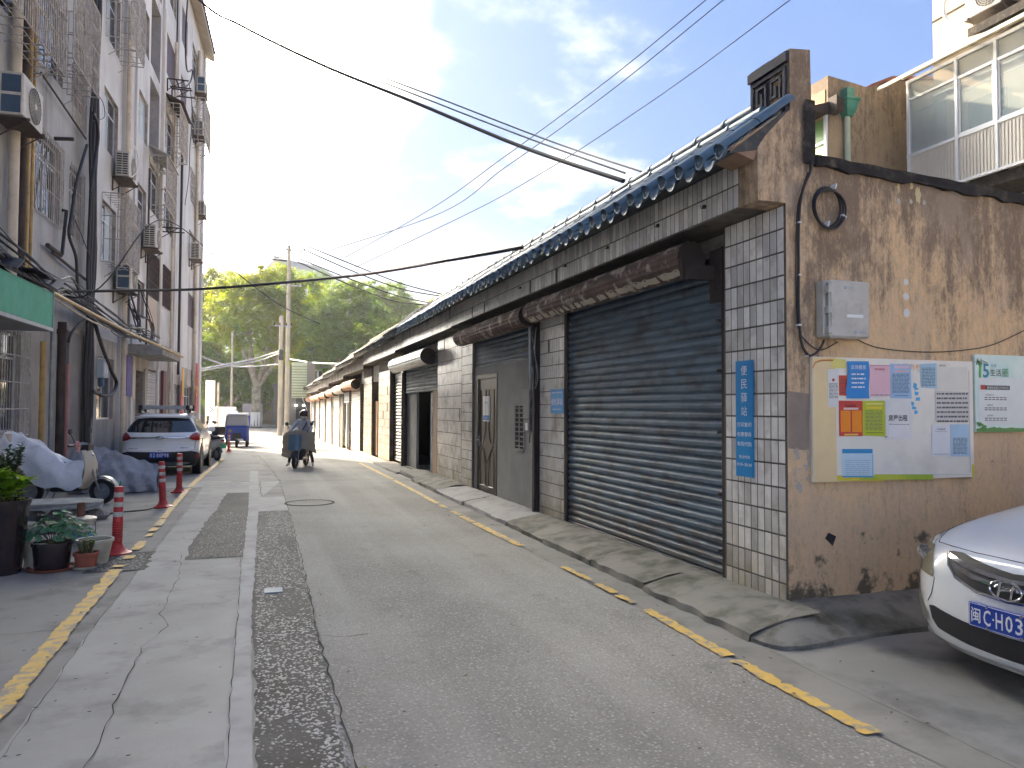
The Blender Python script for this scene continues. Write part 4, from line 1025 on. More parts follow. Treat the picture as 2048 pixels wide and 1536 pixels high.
# black riser cables
for k, (x, r) in enumerate(((177, .035), (181, .05), (186, .055), (189, .03))):
    pts = []
    for i in range(26):
        z = -.2+i*.62; u, _ = fp(x, 500, .2); pts.append((.2+.02*math.sin(i*1.3+k), u+.035*math.sin(i*.9+k*2)+(.02 if i % 5 else 0), z))
    tag(solo('riser_cable', MB().tube([MA @ Vector(p) for p in pts], r, 8), m_cable), ('thick black cable running up the facade, first of the riser bundle from the left', 'black cable in the riser bundle, second from the left', 'thickest black cable of the riser bundle', 'thin black cable on the right edge of the riser bundle')[k], 'cable', 'black riser cables on the apartment block')
def hose(px, n, r, m, name, label, cat, group=None, sub=6, sag=0):
    P = [Vector(lw(n if not isinstance(n, list) else n[i], *fp(x, y, n if not isinstance(n, list) else n[i]))) for i, (x, y) in enumerate(px)]
    return tag(solo(name, MB().tube(smooth_pts(P, sub), r, 8), m), label, cat, group)
def smooth_pts(P, k=6):
    P = [Vector(p) for p in P]
    if len(P) < 3: return P
    out = []
    for i in range(len(P)-1):
        p0 = P[max(i-1, 0)]; p1 = P[i]; p2 = P[i+1]; p3 = P[min(i+2, len(P)-1)]
        for j in range(k):
            t = j/k; out.append(.5*((2*p1)+(p2-p0)*t+(2*p0-5*p1+4*p2-p3)*t*t+(3*p1-p0-3*p2+p3)*t**3))
    return out+[P[-1]]
hose([(188, 640), (203, 690), (222, 740), (233, 765), (226, 785), (208, 792), (185, 782)], .3, .045, m_cable, 'hose', 'thick black hose hanging in a loop beside the ground-floor window', 'hose')
hose([(137, 684), (142, 668), (158, 648), (182, 633)], .22, .03, m_cable, 'hose', 'black hose curving out of the top of the pink pipe', 'hose')
hose([(186, 225), (194, 245), (196, 280), (188, 330), (181, 385)], .32, .035, m_cable, 'cable_loop', 'loose black cable bulging from the riser on the upper floors', 'cable')
hose([(174, 290), (158, 345), (150, 380), (143, 430), (138, 470), (152, 515), (155, 570), (165, 605)], .25, .032, m_cable, 'cable_loop', 'thick black cable wandering down across the narrow barred window', 'cable')
hose([(150, 440), (165, 475), (180, 515)], .22, .01, m_cable, 'thin_cable', 'thin black wire sagging left of the riser cables', 'cable')
hose([(262, 283), (272, 300), (277, 325), (272, 345), (262, 355)], .45, .014, m_white, 'refrigerant_hose', 'white hose curving beside the middle air conditioner', 'hose')
hose([(186, 185), (200, 195), (208, 212), (208, 235), (186, 242)], .3, .008, m_cable, 'thin_cable', 'thin wire loop right of the riser cables', 'cable')
hose([(375, 0), (371, 80), (374, 140), (385, 140), (380, 165), (362, 180)], .25, .03, m_cable, 'cable_loop', 'black cable hanging from the roof near the far end of the facade', 'cable')
hose([(378, 165), (385, 225), (380, 290), (378, 350), (370, 410)], .2, .014, m_cable, 'thin_cable', 'thin wire dropping past the far window cages', 'cable')
# bundle of telephone wires along the facade over the signboard
r_ = random.Random(31)
bn = [(.75, 11.5, 3.95), (.8, 13.0, 3.75), (.85, 14.2, 3.62), (.7, 15.5, 3.8), (.55, 17, 3.85), (.45, 18.6, 3.78), (.4, 20.2, 3.75), (.45, 22, 3.65), (.45, 23.3, 3.72), (.5, 24.6, 3.75), (.5, 26, 3.7)]
wb = thing('wire_bundle', 'tangled bundle of black wires along the facade above the green signboard', 'wires', lw(.6, 14, 3.7))
for k in range(14):
    o_ = (r_.uniform(-.14, .14), 0, r_.uniform(-.13, .16)); pts = [lw(a+o_[0]+r_.uniform(-.04, .04), b, c+o_[2]+r_.uniform(-.05, .05)) for a, b, c in bn]
    part('strand', MB().tube(smooth_pts(pts, 4), r_.choice((.008, .012, .018, .022)), 6), m_cable, wb)
wc = thing('wire_bundle', 'black wires curling up from the bundle beside the concrete canopy', 'wires', lw(.45, 24.5, 3.7))
for k in range(9):
    u = r_.uniform(23.2, 26.2); a = lw(.45, u, 3.6+r_.uniform(0, .2)); b = lw(.15, u+r_.uniform(-.8, .9), 4.4+r_.uniform(0, 1.2)); c = lw(.4, u+.4, 3.9+r_.uniform(-.3, .4))
    part('strand', MB().tube(smooth_pts([a, c, b], 6), r_.choice((.01, .02, .028)), 6), m_cable, wc)
# yellow gas main along the facade
P_ = [lw(.97, 13.9, 3.5), lw(.95, 17, 3.46), lw(.95, 20, 3.42), lw(.98, 24.5, 3.42), lw(1.0, 28.3, 3.4)]
tag(solo('gas_main', MB().tube(smooth_pts(P_), .035, 10), m_ypipe), 'yellow gas pipe running along the facade above head height', 'pipe')
tag(solo('gas_branch', MB().tube(smooth_pts([lw(.93, 13.9, 3.46), lw(.9, 16, 3.36), lw(.9, 18.2, 3.32)]), .02, 8), m_pipe), 'thin cream pipe just below the yellow gas pipe', 'pipe')
# green signboard
sgn = thing('signboard', 'faded blank green shop signboard jutting from the apartment block', 'signboard', (LX0, 0, 0), PHI)
part('face', MB().cbox(.98, 1.02, 9.0, 13.8, 2.92, 3.48, .004), m_green, sgn, False)
part('edge_trim', MB().box(.97, 1.03, 9.0, 13.8, 2.86, 2.915).box(.2, 1.03, 13.802, 13.83, 2.86, 3.5), m_galv, sgn, False)
part('soffit_board', MB().box(.05, .969, 9.0, 13.79, 2.87, 2.89), m_render, sgn, False)
part('roofing', MB().prism([(.03, 4.0), (1.06, 3.5), (1.06, 3.54), (.03, 4.05)], 'y', 9.0, 13.9), m_cap, sgn, False)
tp = MB(); 
for k in range(26):
    u = r_.uniform(9.2, 14.6); n_ = r_.uniform(.3, 1.0); s = r_.uniform(.1, .3)
    tp.obox((n_, u, 3.62+(1-n_)*.42+r_.uniform(-.03, .08)), (s, s*1.6, .02), Matrix.Rotation(r_.uniform(-.6, .6), 3, 'X') @ Matrix.Rotation(r_.uniform(-.6, .6), 3, 'Y'))
parts('loose_tarpaulin', tp, mat('dark_tarp', (.05,.06,.08), (.02,.02,.025), scale=3, rough=.5), sgn, False)
# electricity meter box etc
mb_ = thing('meter_box', 'small pale blue-grey meter box beside the riser cables', 'meter box', lw(.12, *fp(196, 735, .12)), PHI)
mb_.location.z -= .25
part('case', MB().cbox(0, .16, -.12, .35, 0, .46, .01), mat('pale_blue_box', (.42,.5,.56), (.36,.44,.5)), mb_, False)
part('window', MB().box(.161, .166, -.03, .08, .1, .38).box(.161, .166, .14, .27, .1, .38), m_winframe, mb_, False)
part('cable_tail', MB().cbox(.02, .13, -.08, .12, -.22, -.001, .02), mat('blue_tape', (.06,.12,.2)), mb_, False)
def plate_sign(name, label, x, y, w_, h_, m, n=.05, cat='sign'):
    u, z = fp(x, y, n); t = thing(name, label, cat, lw(n, u, z), PHI)
    part('board', MB().cbox(0, .02, -w_/2, w_/2, -h_/2, h_/2, .003), m, t, False); return t
plate_sign('wall_sign', 'purple poster board beside the apartment entrance', 258, 752, .75, 1.2, mat('purple_poster', (.1,.09,.3), (.16,.14,.36), scale=5))
plate_sign('wall_sign', 'narrow cream board between the purple poster and the door', 267, 755, .35, 1.3, m_cream)
plate_sign('wall_sign', 'pink-lettered white board above the tangled wires', 266, 615, .9, 1.1, mat('pinkish_board', (.62,.5,.52), (.6,.62,.66), scale=1.4), .12)
plate_sign('stall_board', 'yellow vertical board at the far shop on the left', 365, 765, .4, 1.2, flat('shop_yellow', (.75,.42,.04)), .15)
plate_sign('stall_board', 'red board below the yellow one at the far shop', 363, 795, .6, 1.4, flat('shop_red', (.55,.06,.06)), .1)
plate_sign('stall_board', 'red upper board at the end corner of the apartment block', 394, 750, .9, 1.1, flat('shop_red2', (.5,.07,.07)), .2)
plate_sign('stall_board', 'orange-yellow board below the red one at the end corner', 394, 774, .9, .9, flat('shop_orange', (.72,.36,.03)), .2)
plate_sign('stall_board', 'lower red board at the end corner of the apartment block', 393, 802, 1.0, 1.1, flat('shop_red3', (.5,.07,.07)), .2)
# air conditioners
def make_ac(label, loc, sc=1., style=0, rz=PHI):
    t = thing('air_conditioner', label, 'air conditioner', loc, rz, 'air conditioner units on the apartment block')
    W_, D_, H_ = .86*sc, .31*sc, .62*sc
    part('casing', MB().cbox(.05, .05+D_, 0, W_, .06, .06+H_, .02), m_plastic, t, False)
    fan = MB(); c = (.05+D_+.004, W_*.56, .06+H_*.5); R_ = H_*.42
    part('fan_recess', MB().lathe([(0.001, 0), (R_, 0), (R_, .006)], c, 28, 0, 'x', False), m_grille_dk, t, False)
    for k in range(1, 8): fan.lathe([(R_*k/7-.004, .008), (R_*k/7, .014), (R_*k/7+.004, .008)], c, 28, 0, 'x')
    for k in range(20):
        a = 2*math.pi*k/20; fan.tube([(c[0]+.012, c[1], c[2]), (c[0]+.012, c[1]+R_*math.cos(a), c[2]+R_*math.sin(a))], .003, 4)
    fan.lathe([(0.001, .02), (R_*.16, .018), (R_*.18, .01)], c, 16, 0, 'x')
    part('fan_guard', fan, m_plastic, t, False)
    sd = MB()
    if style == 0:
        for i in range(9):
            for j in range(2): sd.box(.08+j*D_*.42, .08+j*D_*.42+D_*.36, -.004, .002, .11+i*H_*.095, .11+i*H_*.095+H_*.06)
    else:
        for z in (.1, .1+H_*.47): sd.box(.05+D_*.12, .05+D_*.9, -.004, .002, z, z+H_*.4)
    part('side_vent', sd, m_grille_dk if style == 0 else mat('vent_blue', (.05,.09,.15)), t, False)
    br = MB()
    for u in (.12, W_-.12): br.box(-.04, D_+.12, u-.02, u+.02, .02, .058).tube([(-.02, u, -.3), (D_+.08, u, .02)], .014, 4).box(-.045, -.01, u-.02, u+.02, -.32, .02)
    br.box(-.02, D_+.1, .0, W_, .012, .019)
    part('bracket', br, m_bard, t, False)
    return t
def ac_at(x, y, label, sc=1., style=0, n=.05):
    """(x, y): picture position of the lower edge, near corner of the casing"""
    d = ray(x, y); tt = (LX0+n)/(d.x-LK*d.y); p = MAI @ (EYE+d*tt); return make_ac(label, lw(n, p.y, p.z-.06), sc, style)
ac_at(-12, 225, 'large air conditioner with a dark fan grille at the upper left edge of the picture', 1.15, 1)
ac_at(226, 350, 'cream air conditioner under the plain window in the middle of the facade', 1.1)
ac_at(283, 492, 'air conditioner above the left one of the purple barred windows', 1.15)
ac_at(227, 577, 'air conditioner with two dark side panels, lowest on the facade', 1.15, 1)
ac_at(391, 182, 'highest air conditioner at the far end, just above a window cage', 1.2, 1)
ac_at(388, 268, 'air conditioner standing inside the far window cage', 1.1)
ac_at(391, 428, 'air conditioner with a cable arching over it near the far corner', 1.1)
ac_at(379, 516, 'lowest of the air conditioners near the far corner', 1.2)
# empty AC brackets
for x, y in ((334, 158), (343, 178), (318, 455)):
    u, z = fp(x, y); t = thing('empty_bracket', {334: 'rusty empty bracket above the upper window cage', 343: 'second empty bracket, slightly lower and to the right', 318: 'dark metal shelf bracket beside the air conditioner'}[x], 'bracket', lw(0, u, z), PHI)
    part('arm', MB().box(.0, .75, -.02, .02, 0, .04).box(0, .04, -.02, .02, -.45, 0).tube([(.02, 0, -.4), (.6, 0, .0)], .015, 4).box(.0, .75, .7, .74, 0, .04).box(.3, .34, .02, .7, .0, .04), m_rustd, t, False)
# ------------------------------------------------------------------ things on the gable wall
GF = GY
def gp(x, y, d=0.): p = on_y(x, y, GF-d); return p.x, p.z
def gtext(parent, s, x, z, m, h=None, wd=None, d=.03, bold=0, slant=0, name='lettering', ext=.001):
    return lettering(parent, s, (x, GF-d, z), (1, 0, 0), (0, 0, 1), h, wd, m, name, ext, slant, bold)
nb = thing('notice_board', 'large cream notice board covered in leaflets on the ochre gable wall', 'notice board', (5.0, GF, 1.08))
m_board = mat('board_cream', (.82,.79,.70), (.76,.73,.64), scale=2, rough=.4, stain=(.5,.47,.4), sscale=3, samt=.4)
m_bleft = flat('board_sand', (.80,.62,.33), .4); m_by = flat('board_yellow', (.72,.60,.05), .4); m_bg = mat('board_green', (.30,.46,.04), (.52,.56,.05), scale=3, rough=.4, lo=.4, hi=.6); m_bo = flat('board_orange', (.75,.32,.08), .4)
part('panel', MB().cbox(4.165, 5.865, GF-.034, GF-.004, 1.08, 2.075, .003), m_board, nb)
def bp(x, y):
    t = 105+(x-85)*.034; b = 1255-(x-85)*.034; return 4.165+(x-85)/1470*1.70, 2.075-.995*(y-t)/(b-t)
def bquad(mb, x0, y0, x1, y1, d=.0355, m=0, j=0., th=.0012):
    pts = [bp(x0, y1), bp(x1, y1), bp(x1, y0), bp(x0, y0)]
    pts = [(a+rnd.uniform(-j, j), b+rnd.uniform(-j, j)) for a, b in pts]
    return mb.prism(pts, 'y', GF-d-th, GF-d, m)
part('side_band', bquad(MB(), 88, 115, 285, 1248, .0343), m_bleft, nb)
part('lower_band', bquad(bquad(MB(), 285, 1190, 700, 1240, .0343), 1530, 1090, 1553, 1200, .0343), m_by, nb)
part('lower_band', bquad(MB(), 480, 1182, 1150, 1228, .0358), m_bg, nb)
part('corner_swoosh', MB().tube([(bp(x, y)[0], GF-.036, bp(x, y)[1]) for x, y in ((88, 210), (110, 160), (160, 140), (260, 140))], .007, 4), m_bo, nb)
fr_ = MB()
for a in ((1010, 243, 1515, 246), (1512, 243, 1515, 1165), (620, 1180, 1515, 1182)): bquad(fr_, *a, .0345)
part('print_line', fr_, flat('grey_ink', (.35,.36,.36)), nb)
gtext(nb, '信息服务栏', *bp(905, 200), m_bo, wd=.35, h=.055, d=.0356)
gtext(nb, '招聘专栏', *bp(1255, 190), m_kink, h=.018, d=.0356); 
gtext(nb, '房屋出租', *bp(828, 668), m_kink, wd=.2, h=.052, d=.0385, bold=.01)
m_txt = flat('faint_ink', (.10,.11,.13)); 
def leaflet(label, x0, y0, x1, y1, col, j=.004, lines=None, title=None, tcol=None, th=.0012, d=.0365, bands=(), name='leaflet', lcol=None, curl=0):
    a, b = bp((x0+x1)/2, y1); t = thing(name, label, 'leaflet', (a, GF-d, b), 0, 'leaflets stuck on the notice board')
    mb = MB()
    if curl:
        k = 10; vs_ = []
        for i in range(k+1):
            y = y0+(y1-y0)*i/k; w_ = 8*math.sin(i/k*3.1*2)
            for s_ in range(5):
                x = x0+(x1-x0)*s_/4+w_; p = bp(x, y); vs_.append((p[0], GF-d-.002-curl*(.5+.5*math.sin(i/k*5+s_)), p[1]))
        mb.add(vs_, [(i*5+s_, (i+1)*5+s_, (i+1)*5+s_+1, i*5+s_+1) for i in range(k) for s_ in range(4)], 0, True)
    else: bquad(mb, x0, y0, x1, y1, d, 0, j, th)
    part('sheet', mb, flat('paper_%02x%02x%02x' % tuple(int(c*255) for c in col), col, .6), t)
    dd = d+th+.0006+curl
    for (q0, q1, q2, q3, c) in bands: part('printed_band', bquad(MB(), q0, q1, q2, q3, dd-.0004, 0, 0, .0003), flat('print_%02x%02x%02x' % tuple(int(v*255) for v in c), c, .6), t)
    if lines:
        ly0, ly1, n_, inset = lines; tx = MB(); rr = random.Random(int(x0+y0))
        for i in range(n_):
            y = ly0+(ly1-ly0)*i/max(1, n_-1); x = x0+inset
            while x < x1-inset-8:
                w_ = rr.uniform(10, 42); w_ = min(w_, x1-inset-x)
                bquad(tx, x, y, x+w_, y+(ly1-ly0)/n_*.45, dd, 0, 0, .0003); x += w_+rr.uniform(3, 9)
        part('small_print', tx, lcol or m_txt, t, kind='stuff')
    if title: 
        for (s, x, y, h, mm_) in title: gtext(t, s, *bp(x, y), mm_, h=h, d=dd+.0005, bold=.008)
    return t
m_redink = flat('red_ink', (.5,.04,.03)); m_yink = flat('yellow_ink', (.85,.65,.1)); m_pinkink = flat('pink_ink', (.75,.35,.3))
leaflet('blue curling notice with white lettering, top left of the board', 375, 150, 568, 490, (.02,.25,.62), curl=.010, title=[('反诈提示', 470, 205, .036, m_wink)], lines=(262, 380, 4, 35), lcol=m_wink)
leaflet('pink faded flyer right of the blue notice', 580, 180, 765, 470, (.80,.50,.56), title=[('专业治理白蚁', 665, 222, .017, m_redink)], lines=(455, 468, 1, 10), bands=((585, 185, 760, 195, (.55,.3,.33)),))
leaflet('light blue flyer with dense print in the upper middle of the board', 762, 175, 955, 490, (.33,.53,.74), lines=(265, 435, 15, 18), bands=((800, 190, 935, 215, (.75,.55,.6)), (800, 232, 930, 250, (.8,.5,.5)), (800, 462, 925, 468, (.1,.15,.25))))
leaflet('smaller light blue flyer at the upper right of the board', 1045, 170, 1195, 395, (.36,.57,.68), j=.006, lines=(210, 370, 13, 12))
leaflet('red and orange flyer beside the green one', 305, 508, 512, 832, (.60,.05,.04), title=[('专业治理白蚁', 408, 556, .018, m_kink)], bands=((320, 600, 405, 795, (.88,.27,.01)), (418, 600, 502, 795, (.88,.27,.01)), (345, 574, 475, 592, (.75,.55,.5)), (350, 812, 470, 826, (.85,.6,.1))))
leaflet('yellow-green flyer next to the red and orange one', 513, 510, 712, 832, (.48,.56,.02), lines=(600, 775, 15, 22), bands=((540, 530, 690, 548, (.75,.65,.2)), (545, 565, 685, 585, (.85,.6,.05)), (540, 800, 695, 806, (.1,.1,.03))))
leaflet('pale blue certificate at the lower left of the board', 330, 950, 600, 1205, (.55,.73,.83), lines=(1050, 1180, 8, 25), lcol=flat('pale_print', (.35,.5,.58)), bands=((330, 950, 595, 990, (.03,.28,.55)), (330, 1195, 600, 1207, (.05,.3,.6)), (590, 1000, 600, 1190, (.25,.5,.7))))
leaflet('torn white flyer with red stain at the far left of the board', 215, 225, 305, 570, (.72,.72,.68), j=.01, lines=(350, 480, 11, 8), bands=((250, 308, 270, 332, (.4,.02,.02)), (215, 365, 300, 372, (.3,.5,.5))))
leaflet('narrow red strip peeping out behind the blue notice', 308, 275, 376, 462, (.62,.06,.03), d=.0356, lines=(320, 430, 5, 14))
leaflet('faded yellow paper tucked behind the blue notice', 245, 128, 370, 215, (.80,.70,.20), d=.0351)
leaflet('white sheet with large black heading in the middle of the board', 722, 500, 955, 868, (.76,.75,.72), j=.008, lines=(725, 745, 2, 25), bands=((745, 722, 775, 732, (.05,.05,.05)), (710, 835, 730, 843, (.1,.1,.1))))
leaflet('sheet with scribbled black handwriting at the right of the board', 1180, 425, 1512, 700, (.62,.60,.56), j=.006, lines=(440, 690, 7, 14))
leaflet('blank white flyer with a printed heading at the lower right', 1145, 730, 1320, 1015, (.76,.77,.78), title=[('专业治理白蚁', 1230, 770, .015, m_kink)], lines=(790, 796, 1, 30), bands=((1155, 995, 1315, 999, (.3,.3,.3)),))
leaflet('torn light blue flyer at the lower right corner of the board', 1325, 725, 1505, 1015, (.42,.62,.77), lines=(850, 990, 13, 20))
leaflet('nearly bare cream sheet at the top right of the board', 1198, 205, 1500, 420, (.72,.70,.62), d=.0352)
tr_ = MB(); 
for k in range(7):
    x, y = 985+rnd.uniform(-30, 25), 350+k*42
    bquad(tr_, x-14, y, x+22+rnd.uniform(-8, 8), y+rnd.uniform(22, 46), .036, 0, .008)
tag(solo('paper_scraps', tr_, flat('scrap_blue', (.08,.42,.72)), base=(5.2, GF-.04, 1.6)), 'torn bright blue paper scraps glued in the middle of the board', 'paper scraps')
rd = leaflet('white scribbled patch with torn lower edge beneath the heading sheet', 735, 725, 925, 850, (.78,.77,.75), d=.0375, j=.012)
# second board
g2 = thing('community_board', 'pale green and white community information board at the right end of the gable', 'notice board', (6.5, GF, 1.47))
m_g2 = mat('pale_green_board', (.50,.72,.66), (.66,.80,.74), scale=2.5, rough=.4, lo=.4, hi=.6)
part('panel', MB().cbox(5.895, 7.1, GF-.03, GF-.004, 1.465, 2.14, .003), m_g2, g2)
part('white_panel', MB().box(5.935, 7.06, GF-.0315, GF-.0303, 1.53, 1.94), flat('board_white', (.74,.78,.75)), g2)
gs = MB(); vs_ = []
for i in range(41):
    x = 5.90+1.19*i/40; vs_ += [(x, GF-.0335, 1.468), (x, GF-.0335, 1.50+rnd.uniform(-.004, .012))]
gs.add(vs_, [(2*i, 2*i+2, 2*i+3, 2*i+1) for i in range(40)])
for (cx, cz, s) in ((5.94, 1.53, .045), (5.99, 1.515, .03)):
    for k in range(9): gs.add([(cx+rnd.uniform(-s, s), GF-.0337-.0002*k, cz+rnd.uniform(-s*.6, s*.7)) for _ in range(3)], [(0,1,2)])
part('printed_grass', gs, flat('leaf_green_print', (.08,.28,.07)), g2)
gtext(g2, '1', 5.953, 2.0, flat('bright_green_print', (.12,.5,.12)), h=.125, d=.0325, bold=.02); gtext(g2, '5', 6.02, 2.0, flat('teal_print', (.02,.3,.42)), h=.125, d=.0325, bold=.02)
gtext(g2, '分钟', 6.11, 2.045, flat('teal_print', (.02,.3,.42)), h=.032, d=.0325); gtext(g2, '生活', 6.135, 1.985, m_kink, h=.062, d=.0325)
gtext(g2, '圈', 6.25, 1.985, flat('dark_green_print', (.03,.25,.08)), h=.07, d=.0325)
part('title_bar', MB().box(5.965, 6.30, GF-.0335, GF-.032, 1.835, 1.872), flat('dark_bar', (.04,.06,.05)), g2)
part('title_bar', MB().box(5.955, 6.01, GF-.0345, GF-.0336, 1.835, 1.875), flat('red_bar', (.5,.06,.05)), g2)
gtext(g2, '康城街道昆仑东苑社区', 6.155, 1.853, m_wink, wd=.26, d=.0345)
for z, s in ((1.79, '社区服务中心'), (1.70, '便民市场'), (1.61, '活动场地')):
    gtext(g2, s, 6.06, z, m_kink, h=.016, d=.033); q = MB()
    for i in range(2):
        for k in range(6): q.box(6.0+k*.045, 6.035+k*.045, GF-.0325, GF-.032, z-.028-i*.017, z-.02-i*.017)
    part('small_print', q, m_txt, g2, kind='stuff')
lf = MB()
for k in range(16):
    a = rnd.uniform(-2.6, -.4); x, z = 5.91+rnd.uniform(0, .07), 2.12-rnd.uniform(0, .03); l_ = rnd.uniform(.04, .09)
    lf.add([(x, GF-.0312, z), (x+l_*math.cos(a)-.004, GF-.0312, z+l_*math.sin(a)*.8), (x+l_*math.cos(a)+.008, GF-.0312, z+l_*math.sin(a)*.8+.003)], [(0,1,2)])
part('printed_leaves', lf, flat('leaf_green_print2', (.05,.2,.06)), g2)
# equipment box
bx = thing('junction_box', 'cream plastic junction box with hinges high on the gable wall', 'box', (4.43, GF, 2.22))
part('case', MB().cbox(4.225, 4.65, GF-.10, GF-.005, 2.225, 2.675, .012), m_plastic, bx)
part('lid', MB().cbox(4.255, 4.655, GF-.135, GF-.101, 2.22, 2.68, .018), m_plastic, bx)
hg = MB()
for z in (2.28, 2.44, 2.60): hg.cbox(4.232, 4.27, GF-.145, GF-.09, z-.028, z+.028, .006)
hg.tube([(4.25, GF-.13, 2.25), (4.25, GF-.13, 2.65)], .007, 6)
parts('hinge', hg, m_plastic, bx)
part('label_plate', MB().box(4.42, 4.58, GF-.1366, GF-.1352, 2.42, 2.50).box(4.42, 4.58, GF-.137, GF-.1352, 2.385, 2.41, 1), [m_plastic, m_white], bx)
gtext(bx, '中国移动', 4.46, 2.62, flat('grey_blue_ink', (.3,.38,.45)), h=.016, d=.1355); gtext(bx, '光缆交接', 4.57, 2.27, flat('blue_ink2', (.1,.25,.5)), h=.016, d=.1355)
parts('logo_ring', MB().lathe([(.012, 0), (.012, -.001), (.008, -.001), (.008, 0)], (4.405, GF-.1355, 2.62), 12, 0, 'y').lathe([(.012, 0), (.012, -.001), (.008, -.001), (.008, 0)], (4.50, GF-.1355, 2.27), 12, 0, 'y'), flat('blue_ink2', (.1,.25,.5)), bx)
# cables on the gable
def gcable(pts, r, name, label, d=.03, group=None, clips=()):
    P = [Vector((gp(x, y, d)[0], GF-d, gp(x, y, d)[1])) for x, y in pts]
    t = thing(name, label, 'cable', P[0], 0, group); part('strand', MB().tube(smooth_pts(P, 6), r, 8), m_cable, t)
    for (x, y) in clips:
        a, b = gp(x, y, d); part('clip', MB().cbox(a-.012, a+.012, GF-d-.018, GF-.0, b-.007, b+.007, .002), m_white, t)
    return t
gcable([(1622, 322), (1620, 345), (1608, 372), (1600, 410), (1597, 470), (1597, 540), (1597, 610), (1600, 665), (1606, 695), (1618, 712)], .011, 'gable_cable', 'thick black cable down the gable wall to the notice board', .03, None, ((1598, 445), (1598, 550), (1598, 650), (1616, 712)))
gcable([(1616, 345), (1604, 380), (1594, 430), (1592, 560), (1596, 650), (1610, 680), (1640, 700), (1675, 684)], .005, 'gable_cable', 'thin black cable beside the thick one on the gable wall', .02)
gcable([(1618, 712), (1632, 706), (1644, 690), (1648, 680)], .009, 'gable_cable', 'short black cable curling up into the junction box', .05)
gcable([(1712, 678), (1760, 696), (1850, 704), (1930, 700), (1990, 688), (2060, 655)], .004, 'gable_wire', 'thin wire sagging across the gable wall right of the junction box', .012)
cc = thing('cable_coil', 'coil of black cable hanging high on the gable wall', 'cable', (*(gp(1655, 413)[0], GF), gp(1655, 413)[1]))
for k in range(3):
    pts = []; cx, cz = gp(1655, 413, .03); cx += .006*k
    for i in range(28):
        a = 2*math.pi*i/28; pts.append((cx+(.137+.008*k)*math.cos(a), GF-.022-.014*k, cz+(.158+.01*k*math.cos(a+k))*math.sin(a)-.006*k))
    part('loop', MB().tube(pts, .0085, 8, closed=True), m_cable, cc)
for a in (75, -30, -105):
    part('tie', MB().obox((gp(1655, 413)[0]+.14*math.cos(rad(a)), GF-.03, gp(1655, 413)[1]+.16*math.sin(rad(a))), (.012, .055, .045), Matrix.Rotation(-rad(a-90), 3, 'Y')), m_white, cc)
# paint marks
def blob(x, y, rx, ry, n=18, j=.12, d=.0015):
    a, b = gp(x, y); sx, sy = rx*.00325, ry*.00325; mb = MB()
    mb.add([(a+sx*math.cos(2*math.pi*i/n)*rnd.uniform(1-j, 1+j), GF-d, b+sy*math.sin(2*math.pi*i/n)*rnd.uniform(1-j, 1+j)) for i in range(n)], [tuple(range(n))]); return mb
m_chalk = flat('white_splash', (.72,.71,.68), .9); m_peel = flat('peeled_yellow', (.62,.5,.27), .9)
for x, y, r_x, r_y, l_ in ((1812, 564, 8, 8, 'upper white paint spot on the gable wall'), (1812, 593, 10, 9, 'middle white paint spot on the gable wall'), (1813, 626, 10, 11, 'lowest and largest white paint spot on the gable wall')):
    part('paint_spot', blob(x, y, r_x, r_y, 18, .05), m_chalk, row, label=l_)
for x, y, a, b in ((1797, 376, 5, 12), (1823, 372, 5, 10), (1836, 390, 10, 22)): part('peeled_patch', blob(x, y, a, b, 22, .3, .0018), m_peel, row)
for x, y, a, b in ((1797, 402, 6, 7), (1822, 403, 5, 6), (1848, 405, 5, 7)): part('chalk_mark', blob(x, y, a, b, 14, .1, .0012), mat('faded_splash', (.5,.47,.42), (.4,.37,.32), scale=20), row)
a, b = gp(1661, 1081); part('tar_patch', MB().add([(a-.055, GF-.002, b+.02), (a-.02, GF-.002, b+.065), (a+.055, GF-.002, b+.03), (a+.02, GF-.002, b-.045)], [(3,2,1,0)]), m_cap, row)
pp = MB(); 
for k in range(16):
    x, y = 1600+rnd.uniform(-16, 22), 935+rnd.uniform(-40, 45); pp.add(blob(x, y, rnd.uniform(2, 8), rnd.uniform(3, 14), 9, .4, .001+.0001*k).v, [tuple(range(9))])
part('whitewash_patch', pp, mat('worn_whitewash', (.42,.35,.28), (.5,.44,.38), scale=20), row, kind='stuff')
part('grey_patch', MB().add([(3.958, GF-.0008, 1.35), (4.155, GF-.0008, 1.33), (4.16, GF-.0008, 1.78), (3.958, GF-.0008, 1.80)], [(0,1,2,3)]), mat('grey_brown_patch', (.27,.21,.165), (.33,.26,.2), scale=8, rough=.9), row)
# blue plates on the tiled piers
def wall_plate(name, label, x0, y0, x1, y1, m):
    X = WX-.022; a = on_x(x0, y0, X); b = on_x(x1, y1, X); c = on_x(x0, y1-14 if x1-x0 > 30 else y1, X)
    Y0, Y1 = min(a.y, b.y), max(a.y, b.y); z1 = a.z; z0 = b.z
    t = thing(name, label, 'sign', (WX, (Y0+Y1)/2, z0)); part('plate', MB().box(X, X+.006, Y0, Y1, z0, z1), m, t); return t, Y0, Y1, z0, z1, X
m_blue = mat('sign_blue', (.008,.27,.62), (.008,.23,.55), scale=3, rough=.35)
t, a, b, z0, z1, X = wall_plate('station_sign', 'tall narrow blue sign with white characters on the tiled pier at the corner', 1471, 723, 1507, 956, m_blue)
H_ = z1-z0; yc = (a+b)/2
for i, c in enumerate('便民驿站'): wall_text(t, c, yc, z1-H_*(.085+.117*i), H_*.082, m_wink, x=X-.001, bold=0)
for i, c in enumerate(('打印复印', '包裹寄存', '车险代购')): wall_text(t, c, yc, z1-H_*(.552+.083*i), H_*.04, m_wink, wd=(b-a)*.82, x=X-.001, bold=.006)
